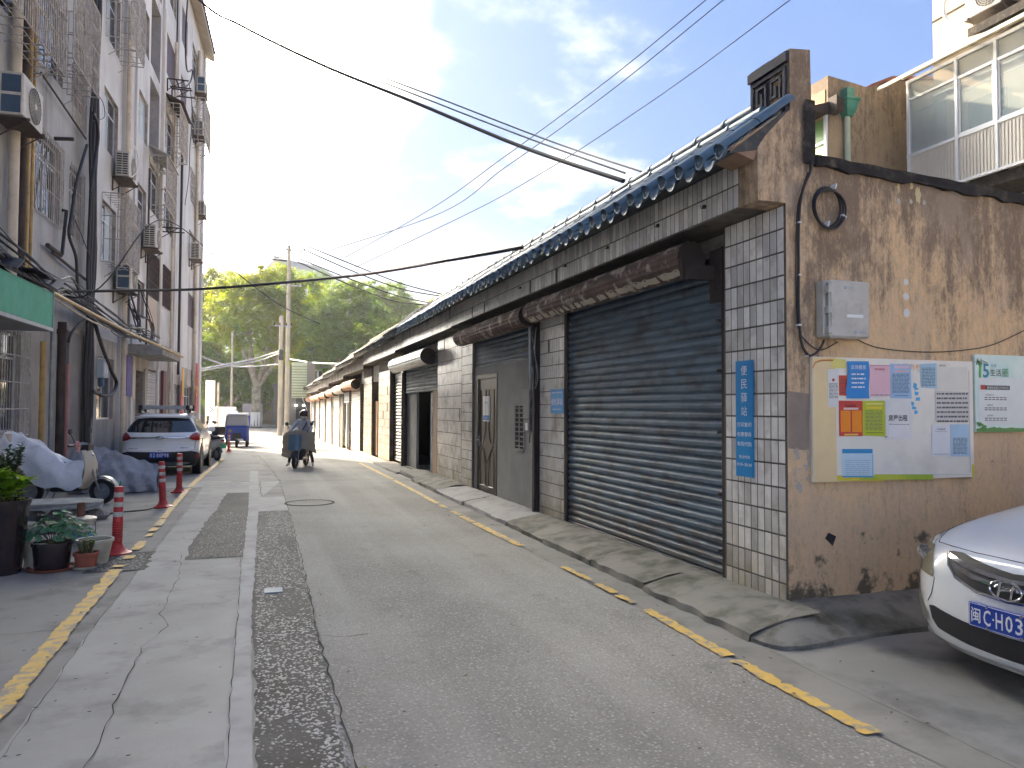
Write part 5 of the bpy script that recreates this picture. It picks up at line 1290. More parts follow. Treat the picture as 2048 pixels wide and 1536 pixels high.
wall_text(t, '营业时间', yc, z1-H_*.83, H_*.028, m_wink, wd=(b-a)*.62, x=X-.001, bold=.006); wall_text(t, '8:30~20:30', yc, z1-H_*.895, H_*.026, m_wink, wd=(b-a)*.84, x=X-.001, bold=.01)
t, a, b, z0, z1, X = wall_plate('station_sign', 'small squarish blue sign on the tiled pier beside the big shutter', 1101, 779, 1127, 827, m_blue)
H_ = z1-z0; yc = (a+b)/2
wall_text(t, '便民驿站', yc, z0+H_*.48, H_*.27, m_wink, wd=(b-a)*.86, x=X-.001, bold=0); wall_text(t, '康城街道便民服务', yc, z0+H_*.86, H_*.07, m_wink, wd=(b-a)*.8, x=X-.001); wall_text(t, '服务热线', yc, z0+H_*.17, H_*.06, m_wink, wd=(b-a)*.6, x=X-.001)
# meter and wires on the post beside the door
mt = thing('meter', 'grey electricity meter with hanging wires on the post beside the brown door', 'meter', (WX, 10.7, 1.7))
part('case', MB().cbox(WX-.08, WX+.03, 10.52, 10.80, 1.50, 1.95, .01).cbox(WX-.07, WX+.03, 10.54, 10.76, 1.30, 1.499, .01), m_render, mt)
part('sticker', MB().box(WX-.072, WX-.0705, 10.60, 10.70, 1.33, 1.44), m_white, mt)
part('conduit', MB().tube([(WX-.02, 10.66, 1.95), (WX-.02, 10.66, 2.9)], .02, 8), m_galv, mt)
r_ = random.Random(8)
for k in range(7):
    y = 10.35+r_.uniform(-.25, .3); pts = [(WX-.05, 10.4+r_.uniform(-.1, .1), 2.85), (WX-.1, y, 2.5+r_.uniform(-.1, .2)), (WX-.06, y+r_.uniform(-.15, .15), 2.1), (WX-.04, 10.6, 1.6+r_.uniform(-.5, .2))]
    part('wire', MB().tube(smooth_pts(pts), .006, 5), m_galv if k % 2 else m_cable, mt)
ps = []
# small screws and stubs on the tiles of the big shutter's pier
for z in (2.45, 2.0, 1.45, .9, .4):
    part('hinge_pin', MB().cbox(WX-.05, WX-.012, 5.72, 5.75, z-.012, z+.012, .003), m_rustd, row)
for (y, z) in ((5.6, 3.42), (6.4, 3.44), (7.5, 3.45), (8.7, 3.46), (10.4, 3.44)):
    part('hook', MB().tube([(3.70, y, z), (3.66, y+.01, z-.015), (3.665, y+.03, z+.02)], .005, 4).obox((3.685, y, z), (.02, .03, .03)), m_rustd, row)
# ------------------------------------------------------------------ buildings behind on the right
m_warm = mat('warm_render', (.52,.42,.30), (.46,.37,.26), scale=.7, rough=.85, stain=(.35,.28,.2), sscale=1, samt=.4)
rb = thing('balcony_house', 'tan apartment house with a glazed white balcony, behind the gable wall', 'building', (17, 12, 0))
part('wall', MB().box(16.9, 26, -6, 14.95, -.4, 21), m_warm, rb)
part('wall_joint', MB().box(16.885, 16.899, -6, 14.96, 11.95, 11.99), m_crack, rb)
part('slab', MB().box(15.75, 16.88, -2, 14.5, 6.75, 7.0), m_cap, rb)
BX = 15.6
def bz(x, y): return on_x(x, y, BX).z
zA, zB, zC, zD = 7.03, 8.12, 9.52, 10.02
yE = 14.58
part('lower_panel', MB().box(BX, BX+.06, -2, yE, zA, zB-.06), mat('cream_cladding', (.62,.58,.50), (.55,.51,.44), scale=2, rough=.5), rb)
rbm = MB()
for i in range(120): rbm.box(BX-.012, BX-.001, yE-.1-i*.085-.02, yE-.1-i*.085, zA+.02, zB-.08)
part('cladding_rib', rbm, mat('cream_cladding', (.6,.56,.5)), rb, kind='stuff')
fm = MB()
cols = [yE, 13.2, 12.2, 11.2, 10.2, 8.8, 7.4, 6, 4.6, 3, 1.5, 0]
for z, t_ in ((zA-.03, .06), (zB-.06, .07), (zD-.07, .08)): fm.box(BX-.03, BX+.05, -2, yE+.02, z, z+t_)
for y in cols: fm.box(BX-.035, BX+.055, y-.07, y, zA, zD)
fm.box(BX-.02, BX+.04, -2, 13.13, zC-.05, zC+.02); fm.box(BX-.02, BX+.04, 13.2, yE-.07, zC-.02, zC+.03)
for (a, b) in zip(cols[1:], cols[2:]):
    fm.box(BX-.01, BX+.03, b+.005, b+.06, zB+.01, zC-.05).box(BX-.01, BX+.03, a-.12, a-.075, zB+.01, zC-.05).box(BX-.01, BX+.03, b+.06, a-.12, zB+.01, zB+.06)
part('frame', fm, m_white, rb, label='white aluminium balcony frame')
m_bgl = glass_mat('balcony_glass', (.5,.6,.62), .05, .35)
for a, b in zip(cols, cols[1:]):
    part('pane', MB().box(BX+.008, BX+.014, b, a-.07, zB, zD-.06), m_bgl, rb)
part('end_glass', MB().box(BX+.06, 16.88, yE-.03, yE-.02, zB, zD), m_bgl, rb)
part('end_wall', MB().box(BX+.06, 16.88, yE-.03, yE, zA, zB), m_white, rb)
part('awning_sheet', MB().prism([(15.2, 10.02), (15.2, 10.05), (16.89, 10.95), (16.89, 10.92)], 'y', -2, 15.1), glass_mat('polycarbonate', (.62,.66,.58), .3, .55), rb)
ab = MB()
for i in range(14): y = 15.05-i*1.15; ab.prism([(15.15, 9.95), (15.15, 10.0), (16.9, 10.93), (16.9, 10.86)], 'y', y-.04, y)
ab.box(15.14, 15.19, -2, 15.1, 9.93, 10.0).box(15.95, 16.0, -2, 15.08, 10.33, 10.38)
part('awning_frame', ab, m_cream, rb)
part('inner_rail', MB().tube([(16.3, -2, 9.7), (16.3, 14.5, 9.7)], .02, 6).tube([(15.95, -2, 9.3), (15.95, 14.5, 9.3)], .015, 6), m_white, rb)
part('inner_door', MB().box(16.86, 16.895, 12.9, 13.9, 7.1, 9.4).box(16.86, 16.895, 10.2, 12.2, 7.9, 9.6), m_pane, rb)
part('ledge', MB().prism([(15.9, 10.72), (15.9, 10.52), (16.89, 10.92), (16.89, 11.15)], 'y', -2, 13.1), m_cap, rb)
rac = make_ac('air conditioner on the tan house above the glazed balcony', (16.9, 13.62, 11.22), 1.3, 0, math.pi)
hp = [Vector((16.6, 14.1, 12.6)), Vector((16.5, 14.25, 11.95)), Vector((16.5, 14.1, 11.5)), Vector((16.55, 13.65, 11.33))]
tag(solo('refrigerant_hose', MB().tube(smooth_pts(hp), .045, 8), m_white), 'white hose looping down beside the air conditioner of the tan house', 'hose')
pb = thing('plaster_house', 'stained plaster building with a green window between the gable and the balcony', 'building', (15, 17, 0))
part('wall', MB().prism([(13.93, -.4), (13.93, 10.33), (14.9, 10.24), (15.2, 10.2), (16.1, 10.5), (17.6, 10.75), (24, 10.8), (24, -.4)], 'y', 15.5, 24), m_plaster, pb)
part('brick_cap', MB().prism([(15.35, 10.24), (16.05, 10.52), (17.6, 10.78), (17.6, 10.83), (16.0, 10.60), (15.3, 10.28)], 'y', 15.44, 15.9), mat('old_brick', (.25,.09,.06), (.18,.07,.05), scale=6, rough=.9), pb)
part('peeled_render', MB().box(13.915, 13.929, 15.6, 19, 8.9, 10.0), mat('peeled_ochre', (.55,.38,.2), (.45,.3,.16), scale=5, rough=.9, bump=.6), pb)
gw = part('window', MB().box(13.88, 13.96, 15.52, 15.62, 7.0, 9.3).box(13.88, 13.96, 16.9, 17.0, 7.0, 9.3).box(13.88, 13.96, 15.62, 16.9, 8.58, 8.66).box(13.88, 13.96, 15.62, 15.68, 7.0, 8.5), m_white, pb)
part('pane', MB().box(13.91, 13.925, 15.62, 16.9, 7.0, 9.25), mat('green_film', (.22,.4,.12), (.17,.33,.1), scale=3, rough=.3), gw)
part('window_hood', MB().prism([(13.2, 9.32), (13.2, 9.38), (13.92, 9.62), (13.92, 9.32)], 'y', 15.45, 17.2).prism([(13.93, 9.3), (13.93, 9.72), (14.15, 9.62), (14.15, 9.3)], 'y', 15.2, 15.49), m_rustd, pb)
dp_ = part('downpipe', MB().tube([(14.43, 15.38, -.4), (14.43, 15.38, 9.35)], .075, 12), mat('pale_green_pipe', (.45,.52,.4), (.38,.45,.34), scale=3), pb)
part('hopper', MB().loft([[(14.43+a*s_, 15.36+b*s_, z) for a, b in ((-1,-1),(1,-1),(1,1),(-1,1))] for z, s_ in ((9.25, .09), (9.4, .15), (9.62, .19), (9.66, .23), (9.70, .23), (9.72, .12), (9.98, .12))], 0, False), mat('green_hopper', (.03,.2,.14), (.06,.28,.2), scale=4, rough=.5), dp_)
# ------------------------------------------------------------------ vehicles
def lerp_rows(rows, z):
    if z <= rows[0][0]: return rows[0][1:]
    for a, b in zip(rows, rows[1:]):
        if z <= b[0]:
            t = (z-a[0])/(b[0]-a[0]); return tuple(p+(q-p)*t for p, q in zip(a[1:], b[1:]))
    return rows[-1][1:]
class Shell:
    """car body as level contours: rows of (z, x_front, corner_depth_front, x_back, corner_depth_back, half_width)"""
    def __init__(s, rows, n=2.7): s.rows = rows; s.n = n
    def front(s, th, z, off=0.):
        xf, df, xb, db, w = lerp_rows(s.rows, z); a = abs(math.sin(th))**(2/s.n); c = abs(math.cos(th))**(2/s.n)
        return Vector((xf+df*(1-c)-off*math.cos(th), math.copysign(w*a, th)+off*math.sin(th), z))
    def back(s, th, z, off=0.):
        xf, df, xb, db, w = lerp_rows(s.rows, z); a = abs(math.sin(th))**(2/s.n); c = abs(math.cos(th))**(2/s.n)
        return Vector((xb-db*(1-c)+off*math.cos(th), math.copysign(w*a, th)+off*math.sin(th), z))
    def side(s, x, z, sg, off=0.):
        xf, df, xb, db, w = lerp_rows(s.rows, z)
        return Vector((x, sg*(w+off), z))
    def mesh(s, zs):
        mb = MB(); rings = []
        for z in zs:
            xf, df, xb, db, w = lerp_rows(s.rows, z); r = []
            r += [s.front(rad(-90+180*i/28), z) for i in range(29)]
            a, b = xf+df, xb-db
            r += [Vector((a+(b-a)*i/12, w+.012*math.sin(math.pi*i/12), z)) for i in range(1, 12)]
            r += [s.back(rad(90-180*i/28), z) for i in range(29)]
            r += [Vector((b+(a-b)*i/12, -w-.012*math.sin(math.pi*i/12), z)) for i in range(1, 12)]
            rings.append(r)
        return mb.loft(rings, 0, True)
    def patch(s, fn, cols, off=.005, nz=5, mb=None, m=0, sub=3):
        """cols: (param, z_low, z_high)"""
        mb = mb or MB(); cc = []
        for a, b in zip(cols, cols[1:]):
            for i in range(sub): t = i/sub; cc.append(tuple(p+(q-p)*t for p, q in zip(a, b)))
        cc.append(cols[-1]); vs_ = []
        for (p, lo, hi) in cc:
            for j in range(nz+1): vs_.append(fn(p, lo+(hi-lo)*j/nz, off))
        k = nz+1
        mb.add(vs_, [(i*k+j, i*k+j+1, (i+1)*k+j+1, (i+1)*k+j) for i in range(len(cc)-1) for j in range(nz)], m, True)
        return mb
def wheel(parent, x, y, r, w, sg, rim=m_galv, spokes=5):
    t = MB(); t.lathe([(r*.62, -w/2), (r*.93, -w/2), (r, -w*.36), (r, w*.36), (r*.93, w/2), (r*.62, w/2)], (x, y, r), 28, 0, 'y')
    o = part('wheel', t, m_black, parent, False)
    q = MB(); yo = y+sg*w*.32
    q.lathe([(r*.64, 0), (r*.60, sg*.01), (r*.56, -sg*.02), (.001, -sg*.03)], (x, yo, r), 24, 0, 'y')
    for k in range(spokes):
        a = 2*math.pi*k/spokes; q.tube([(x, yo+sg*.01, r), (x+r*.58*math.cos(a), yo+sg*.008, r+r*.58*math.sin(a))], [r*.12, r*.08], 6)
    part('rim', q, rim, o, False); return o
m_carw = mat('white_car_paint', (.84,.85,.85), (.81,.82,.82), scale=1, rough=.22, coat=.6, stain=(.62,.60,.56), sscale=2, samt=.2)
m_glassd = mat('dark_car_glass', (.012,.014,.018), (.02,.022,.026), scale=2, rough=.04, spec=.9)
m_lens = mat('headlamp_lens', (.30,.27,.17), (.20,.18,.11), scale=4, rough=.08, spec=.9, coat=.5)  # olive tone puts the reflection of the ochre wall into the lens colour
m_chrome = flat('chrome', (.62,.62,.64), .12, metal=1.); m_blackp = mat('black_plastic', (.022,.022,.024), (.03,.03,.032), scale=5, rough=.55)
m_tail = mat('tail_lamp_red', (.35,.01,.012), (.22,.006,.008), scale=4, rough=.12, coat=.5); m_plate = flat('plate_blue', (.008,.05,.38), .4)
def plate_text(parent, M_, s1, s2, w, h, mm, ink, dot=True):
    pass
# --- white saloon at the right edge, nose towards the lane
sh = Shell([(.17,.12,.46,4.20,.30,.78),(.22,.05,.46,4.26,.3,.82),(.30,.02,.46,4.33,.3,.845),(.42,.0,.46,4.36,.3,.86),(.56,.01,.46,4.36,.3,.865),(.66,.025,.46,4.36,.3,.865),(.74,.06,.46,4.35,.3,.86),(.79,.10,.46,4.35,.3,.858),(.815,.15,.46,4.34,.3,.855),(.84,.24,.44,4.34,.3,.85),(.88,.40,.42,4.33,.3,.84),(.93,.64,.38,4.30,.3,.82),(.98,.90,.34,4.22,.3,.79),(1.02,1.12,.32,4.12,.3,.765),(1.05,1.28,.30,3.98,.3,.745),(1.10,1.40,.28,3.80,.28,.72),(1.18,1.55,.26,3.62,.26,.69),(1.29,1.78,.25,3.38,.25,.645),(1.39,2.02,.24,3.16,.24,.595),(1.45,2.24,.22,2.95,.22,.53),(1.475,2.44,.2,2.75,.2,.44)], 2.5)
car = thing('parked_saloon', 'white saloon car parked at the right edge with its nose beside the gable wall', 'car', (3.99, 3.10, 0))
part('body', sh.mesh([.17,.19,.22,.26,.3,.36,.42,.49,.56,.61,.66,.70,.74,.765,.79,.803,.815,.827,.84,.86,.88,.905,.93,.955,.98,1.0,1.02,1.035,1.05,1.075,1.1,1.14,1.18,1.235,1.29,1.34,1.39,1.42,1.45,1.463,1.475]), m_carw, car, False, sharp=55)
g_ = sh.patch(sh.front, [(rad(-29),.765,.775),(rad(-26),.71,.782),(rad(-20),.655,.785),(rad(-9),.60,.755),(0,.59,.735),(rad(9),.60,.755),(rad(20),.655,.785),(rad(26),.71,.782),(rad(29),.765,.775)], .004)
gr = part('grille', g_, m_blackp, car, False)
part('grille_surround', MB().tube([sh.front(rad(a), z, .006) for a, z in ((29,.772),(25,.70),(19.5,.645),(9,.592),(0,.580),(-9,.592),(-19.5,.645),(-25,.70),(-29,.772))], .008, 6), m_chrome, gr, False)
for k, (z0, a_) in enumerate(((.735, 26.5), (.69, 22))):
    part('grille_bar', sh.patch(sh.front, [(rad(-a_), z0+.015, z0+.035), (rad(-a_*.5), z0-.03, z0-.005), (0, z0-.05, z0-.03), (rad(a_*.5), z0-.03, z0-.005), (rad(a_), z0+.015, z0+.035)], .014, 2, sub=6), m_chrome, gr, False)
part('lower_intake', sh.patch(sh.front, [(rad(-38),.34,.42),(rad(-33),.29,.43),(rad(-15),.26,.40),(0,.25,.385),(rad(15),.26,.40),(rad(33),.29,.43),(rad(38),.34,.42)], .004, 4, sub=4), m_blackp, car, False)
for sg in (-1, 1):
    hl = part('headlight', sh.patch(sh.front, [(sg*rad(35),.60,.62),(sg*rad(38),.602,.70),(sg*rad(43),.605,.78),(sg*rad(50),.61,.815),(sg*rad(60),.62,.84),(sg*rad(70),.635,.868),(sg*rad(80),.67,.89),(sg*rad(88),.76,.90)], .005, 6, sub=4), m_lens, car, False)
    for a_ in (48, 62):
        c = sh.front(sg*rad(a_), .715, .010); part('reflector', MB().lathe([(.001, .0), (.035, .003), (.045, .008), (.048, .006)], c, 16, 0, 'x'), m_chrome, hl, False)
    fg = part('fog_pocket', sh.patch(sh.front, [(sg*rad(42),.31,.36),(sg*rad(50),.30,.45),(sg*rad(62),.32,.50),(sg*rad(74),.36,.50),(sg*rad(80),.42,.46)], .005, 4), mat('fog_trim', (.2,.2,.17), (.3,.28,.22), scale=5, rough=.3), car, False)
# bonnet shut line
def front_line(rows, r, mb=None, off=.002):
    mb = mb or MB(); mb.tube([sh.front(rad(a), z, off) for a, z in rows], r, 5); return mb
part('shut_line', front_line([(-88, .905), (-80, .894), (-70, .872), (-60, .846), (-50, .822), (-43, .80), (-30, .80), (-15, .797), (0, .795), (15, .797), (30, .80), (43, .80), (50, .822), (60, .846), (70, .872), (80, .894), (88, .905)], .0035), m_blackp, car, False)
part('shut_line', front_line([(34, .60), (36, .5), (40, .44)], .0018), m_blackp, car, False)
part('bumper_lip', sh.patch(sh.front, [(rad(-84),.17,.22),(rad(-50),.17,.215),(0,.17,.21),(rad(50),.17,.215),(rad(84),.17,.22)], .02, 3, sub=8), m_carw, car, False)
part('windscreen', sh.patch(sh.front, [(rad(-62),1.07,1.42),(0,1.065,1.44),(rad(62),1.07,1.42)], .004, 8, sub=10), m_glassd, car, False)
for sg in (-1, 1):
    part('side_window', sh.patch(lambda x, z, o: sh.side(x, z, sg, o), [(1.75,1.06,1.10),(2.1,1.06,1.32),(2.6,1.06,1.41),(3.1,1.06,1.35),(3.5,1.06,1.1)], .014, 5, sub=4), m_glassd, car, False)
    for x in (.86, 3.44): wheel(car, x, sg*.76, .30, .19, sg); part('wheel_arch', MB().lathe([(.001, 0), (.35, 0), (.35, .004*sg)], (x, sg*.853, .31), 28, 0, 'y', False), m_blackp, car, False)
    mi = MB().cbox(1.62, 1.78, sg*.80-.02 if sg > 0 else -.96, sg*.94 if sg > 0 else -.80, 1.02, 1.14, .02); part('mirror', mi, m_carw, car, False)
part('wiper', MB().tube([(1.22, -.3, 1.0), (1.3, .45, 1.03)], .012, 6).tube([(1.2, .3, 1.0), (1.34, .7, 1.06)], .012, 6), m_blackp, car, False)
pl_ = part('number_plate', MB().cbox(-.028, -.012, -.22, .22, .40, .54, .003), m_plate, car, False)
part('plate_mount', MB().box(-.012, .05, -.15, .15, .43, .51), m_blackp, pl_, False)
part('plate_rim', MB().box(-.0295, -.0285, -.213, .213, .532, .5345).box(-.0295, -.0285, -.213, .213, .4055, .408).box(-.0295, -.0285, .2105, .213, .408, .532).box(-.0295, -.0285, -.213, -.2105, .408, .532), m_wink, pl_, False)
def ltext(parent, s, o, right, up, h, wd, m, bold=0, name='lettering'):
    global WLD; WLD = False
    q = lettering(parent, s, o, right, up, h, wd, m, name, .0008, 0, bold); WLD = True; return q
PX = -.0285
# car-local: the reader faces +x, so letters run towards -y
for s_, yy, h, w_ in (('闽', .172, .085, .058), ('C', .102, .09, .045), ('·', .064, .012, .012), ('H', .028, .09, .043), ('0', -.030, .09, .043), ('3', -.088, .09, .043), ('K', -.146, .09, .043), ('6', -.192, .09, .03)):
    if s_ in 'K6': continue
    ltext(pl_, s_, (PX, yy, .47), (0, -1, 0), (0, 0, 1), h, w_, m_wink, .012)
for yy in (.102, -.102):
    for z in (.528, .412): part('plate_bolt', MB().lathe([(.001, -.006), (.008, -.005), (.009, 0)], (-.0285, yy, z), 10, 0, 'x'), m_chrome, pl_, False)
em = MB(); ex = -.012
em.tube([(ex, .095*math.cos(2*math.pi*i/28), .645+.052*math.sin(2*math.pi*i/28)) for i in range(28)], .0075, 6, closed=True)
for (a, b) in (((.045, .605), (.030, .685)), ((-.030, .605), (-.045, .685))): em.tube([(ex, a[0], a[1]), (ex, b[0], b[1])], .010, 6)
em.tube(smooth_pts([(ex, .038, .638), (ex, .0, .650), (ex, -.038, .650)], 4), .010, 6)
part('badge', em, m_chrome, gr, False)
# --- white crossover seen from behind
s2_ = Shell([(.24,.15,.4,4.00,.35,.78),(.34,.05,.4,4.12,.4,.84),(.48,.0,.4,4.18,.42,.875),(.62,.02,.4,4.19,.42,.88),(.72,.08,.4,4.13,.42,.885),(.85,.3,.4,4.12,.42,.885),(.95,.7,.4,4.14,.44,.875),(1.02,1.0,.38,4.10,.44,.86),(1.08,1.15,.34,4.02,.42,.825),(1.2,1.35,.3,3.90,.4,.765),(1.33,1.6,.28,3.74,.36,.70),(1.43,1.85,.26,3.66,.32,.645),(1.50,2.15,.24,3.60,.28,.58),(1.535,2.4,.2,3.4,.25,.48)], 3.0)
suv = thing('crossover', 'white crossover car with an aluminium roof rack, seen from behind beside the apartment block', 'car', (-2.08, 24.3, zt(22)), rad(-91.5))
part('body', s2_.mesh([.24,.3,.34,.41,.48,.55,.62,.67,.72,.78,.85,.9,.95,.985,1.02,1.05,1.08,1.14,1.2,1.27,1.33,1.38,1.43,1.47,1.5,1.52,1.535]), m_carw, suv, False, sharp=50)
part('rear_window', s2_.patch(s2_.back, [(rad(-74),1.12,1.24),(rad(-60),1.08,1.40),(0,1.07,1.44),(rad(60),1.08,1.40),(rad(74),1.12,1.24)], .006, 6, sub=6), m_glassd, suv, False)
part('spoiler', MB().loft([[s2_.back(rad(a), 1.475, o)+Vector((0, 0, dz)) for a in range(-64, 65, 8)] for o, dz in ((.0, .0), (.12, -.01), (.12, -.035), (.0, -.05))], 0, True, False, False), m_carw, suv, False)
part('bumper', s2_.patch(s2_.back, [(rad(-89),.26,.50),(rad(-70),.25,.58),(rad(-45),.25,.62),(0,.25,.60),(rad(45),.25,.62),(rad(70),.25,.58),(rad(89),.26,.50)], .012, 5, sub=5), m_blackp, suv, False)
part('skid_plate', s2_.patch(s2_.back, [(rad(-45),.31,.33),(rad(-30),.27,.35),(rad(30),.27,.35),(rad(45),.31,.33)], .024, 3, sub=4), m_galv, suv, False)
for sg in (-1, 1):
    part('tail_light', s2_.patch(s2_.back, [(sg*rad(40),.92,.97),(sg*rad(47),.885,1.03),(sg*rad(60),.87,1.07),(sg*rad(76),.88,1.07),(sg*rad(89),.91,1.02)], .022, 5), m_tail, suv, False)
    part('fog_lamp', s2_.patch(s2_.back, [(sg*rad(60),.44,.52),(sg*rad(72),.42,.54)], .016, 3), m_tail, suv, False)
    part('side_window', s2_.patch(lambda x, z, o: s2_.side(x, z, sg, o), [(1.7,1.05,1.12),(2.2,1.05,1.40),(2.9,1.05,1.42),(3.35,1.07,1.36),(3.6,1.12,1.2)], .014, 5, sub=4), m_glassd, suv, False)
    part('sill', s2_.patch(lambda x, z, o: s2_.side(x, z, sg, o), [(.5,.25,.4),(3.7,.25,.4)], .014, 2), m_blackp, suv, False)
    for x in (.82, 3.38):
        wheel(suv, x, sg*.79, .34, .215, sg, m_galv)
        part('wheel_arch', MB().lathe([(.001, 0), (.34, 0), (.345, .012*sg), (.43, .012*sg), (.44, -.01*sg)], (x, sg*.885, .36), 28, 0, 'y', False), m_blackp, suv, False)
    part('door_line', MB().tube([s2_.side(x, z, sg, .013) for x, z in ((2.35, .42), (2.35, .7), (2.33, 1.05))], .004, 4).tube([s2_.side(x, z, sg, .013) for x, z in ((3.15, .6), (3.3, .85), (3.35, 1.05))], .004, 4), m_blackp, suv, False)
    part('door_handle', MB().cbox(3.05, 3.2, min(sg*.885, sg*.915), max(sg*.885, sg*.915), .88, .91, .006), m_carw, suv, False)
    part('door_mirror', MB().cbox(1.5, 1.64, min(sg*.88, sg*1.06), max(sg*.88, sg*1.06), 1.02, 1.16, .03), m_carw, suv, False)
    part('rail', MB().tube([(1.9, sg*.58, 1.53), (2.2, sg*.60, 1.57), (3.2, sg*.60, 1.57), (3.5, sg*.58, 1.5)], .018, 6), m_galv, suv, False)
part('trim_strip', s2_.patch(s2_.back, [(rad(-50),.925,.965),(0,.93,.965),(rad(50),.925,.965)], .014, 2, sub=8), m_chrome, suv, False)
part('tailgate_line', MB().tube([s2_.back(rad(a), z, .004) for a, z in ((-60, .9), (-56, .66), (-48, .645), (0, .64), (48, .645), (56, .66), (60, .9))], .004, 4), m_blackp, suv, False)
bd_ = MB(); c = s2_.back(0, .948, .02)
bd_.tube([(c.x, .10*math.cos(2*math.pi*i/20), .948+.035*math.sin(2*math.pi*i/20)) for i in range(20)], .008, 5, closed=True).tube([(c.x, -.07, .93), (c.x, 0, .975), (c.x, .07, .93)], .008, 5)
part('badge', bd_, m_chrome, suv, False)
part('tailgate_handle', MB().cbox(4.12, 4.15, -.11, .11, .69, .73, .01), m_carw, suv, False)
pl2 = part('number_plate', MB().cbox(4.205, 4.22, -.22, .22, .455, .595, .003), m_plate, suv, False)
# reader behind the car looks along -x (car-local): letters run towards +y
for s_, yy, h, w_ in (('苏', -.178, .09, .06), ('D', -.108, .095, .045), ('8', -.034, .095, .043), ('0', .024, .095, .043), ('P', .080, .095, .043), ('9', .136, .095, .043), ('8', .190, .095, .04)):
    ltext(pl2, s_, (4.2205, yy, .525), (0, 1, 0), (0, 0, 1), h, w_, m_wink, .015)
ltext(suv, 'TIGGO 3X', (s2_.back(0, .69, .01).x-.0, -.60, .69), (0, 1, 0), (0, 0, 1), .03, .2, m_blackp, .01)
ltext(suv, '奇瑞汽车', (s2_.back(0, .69, .01).x-.0, .56, .70), (0, 1, 0), (0, 0, 1), .03, .18, m_blackp, .01)
rk = thing('roof_rack', 'aluminium luggage rack with black end caps on the roof of the white crossover', 'roof rack', (-2.08, 24.3, zt(22)), rad(-91.5))
part('cross_rail', MB().cbox(3.42, 3.48, -.50, .50, 1.64, 1.74, .01), m_galv, rk, False)
part('cross_rail', MB().cbox(2.2, 2.26, -.50, .50, 1.64, 1.74, .01), m_galv, rk, False)
for sg in (-1, 1):
    part('side_rail', MB().cbox(2.28, 3.40, sg*.52-.03, sg*.52+.03, 1.64, 1.74, .01), m_galv, rk, False)
    for x in (2.23, 3.45): part('end_cap', MB().cbox(x-.05, x+.05, sg*.545-.045, sg*.545+.045, 1.63, 1.75, .015), m_blackp, rk, False)
    for x in (2.5, 3.3): part('foot', MB().prism([(x-.05, 1.55), (x+.09, 1.55), (x+.04, 1.66), (x-.03, 1.66)], 'y', sg*.58-.03, sg*.58+.03), m_blackp, rk, False)
for k in range(5): part('slat', MB().box(2.27, 3.41, -.36+.17*k, -.31+.17*k, 1.655, 1.675), m_galv, rk, False)
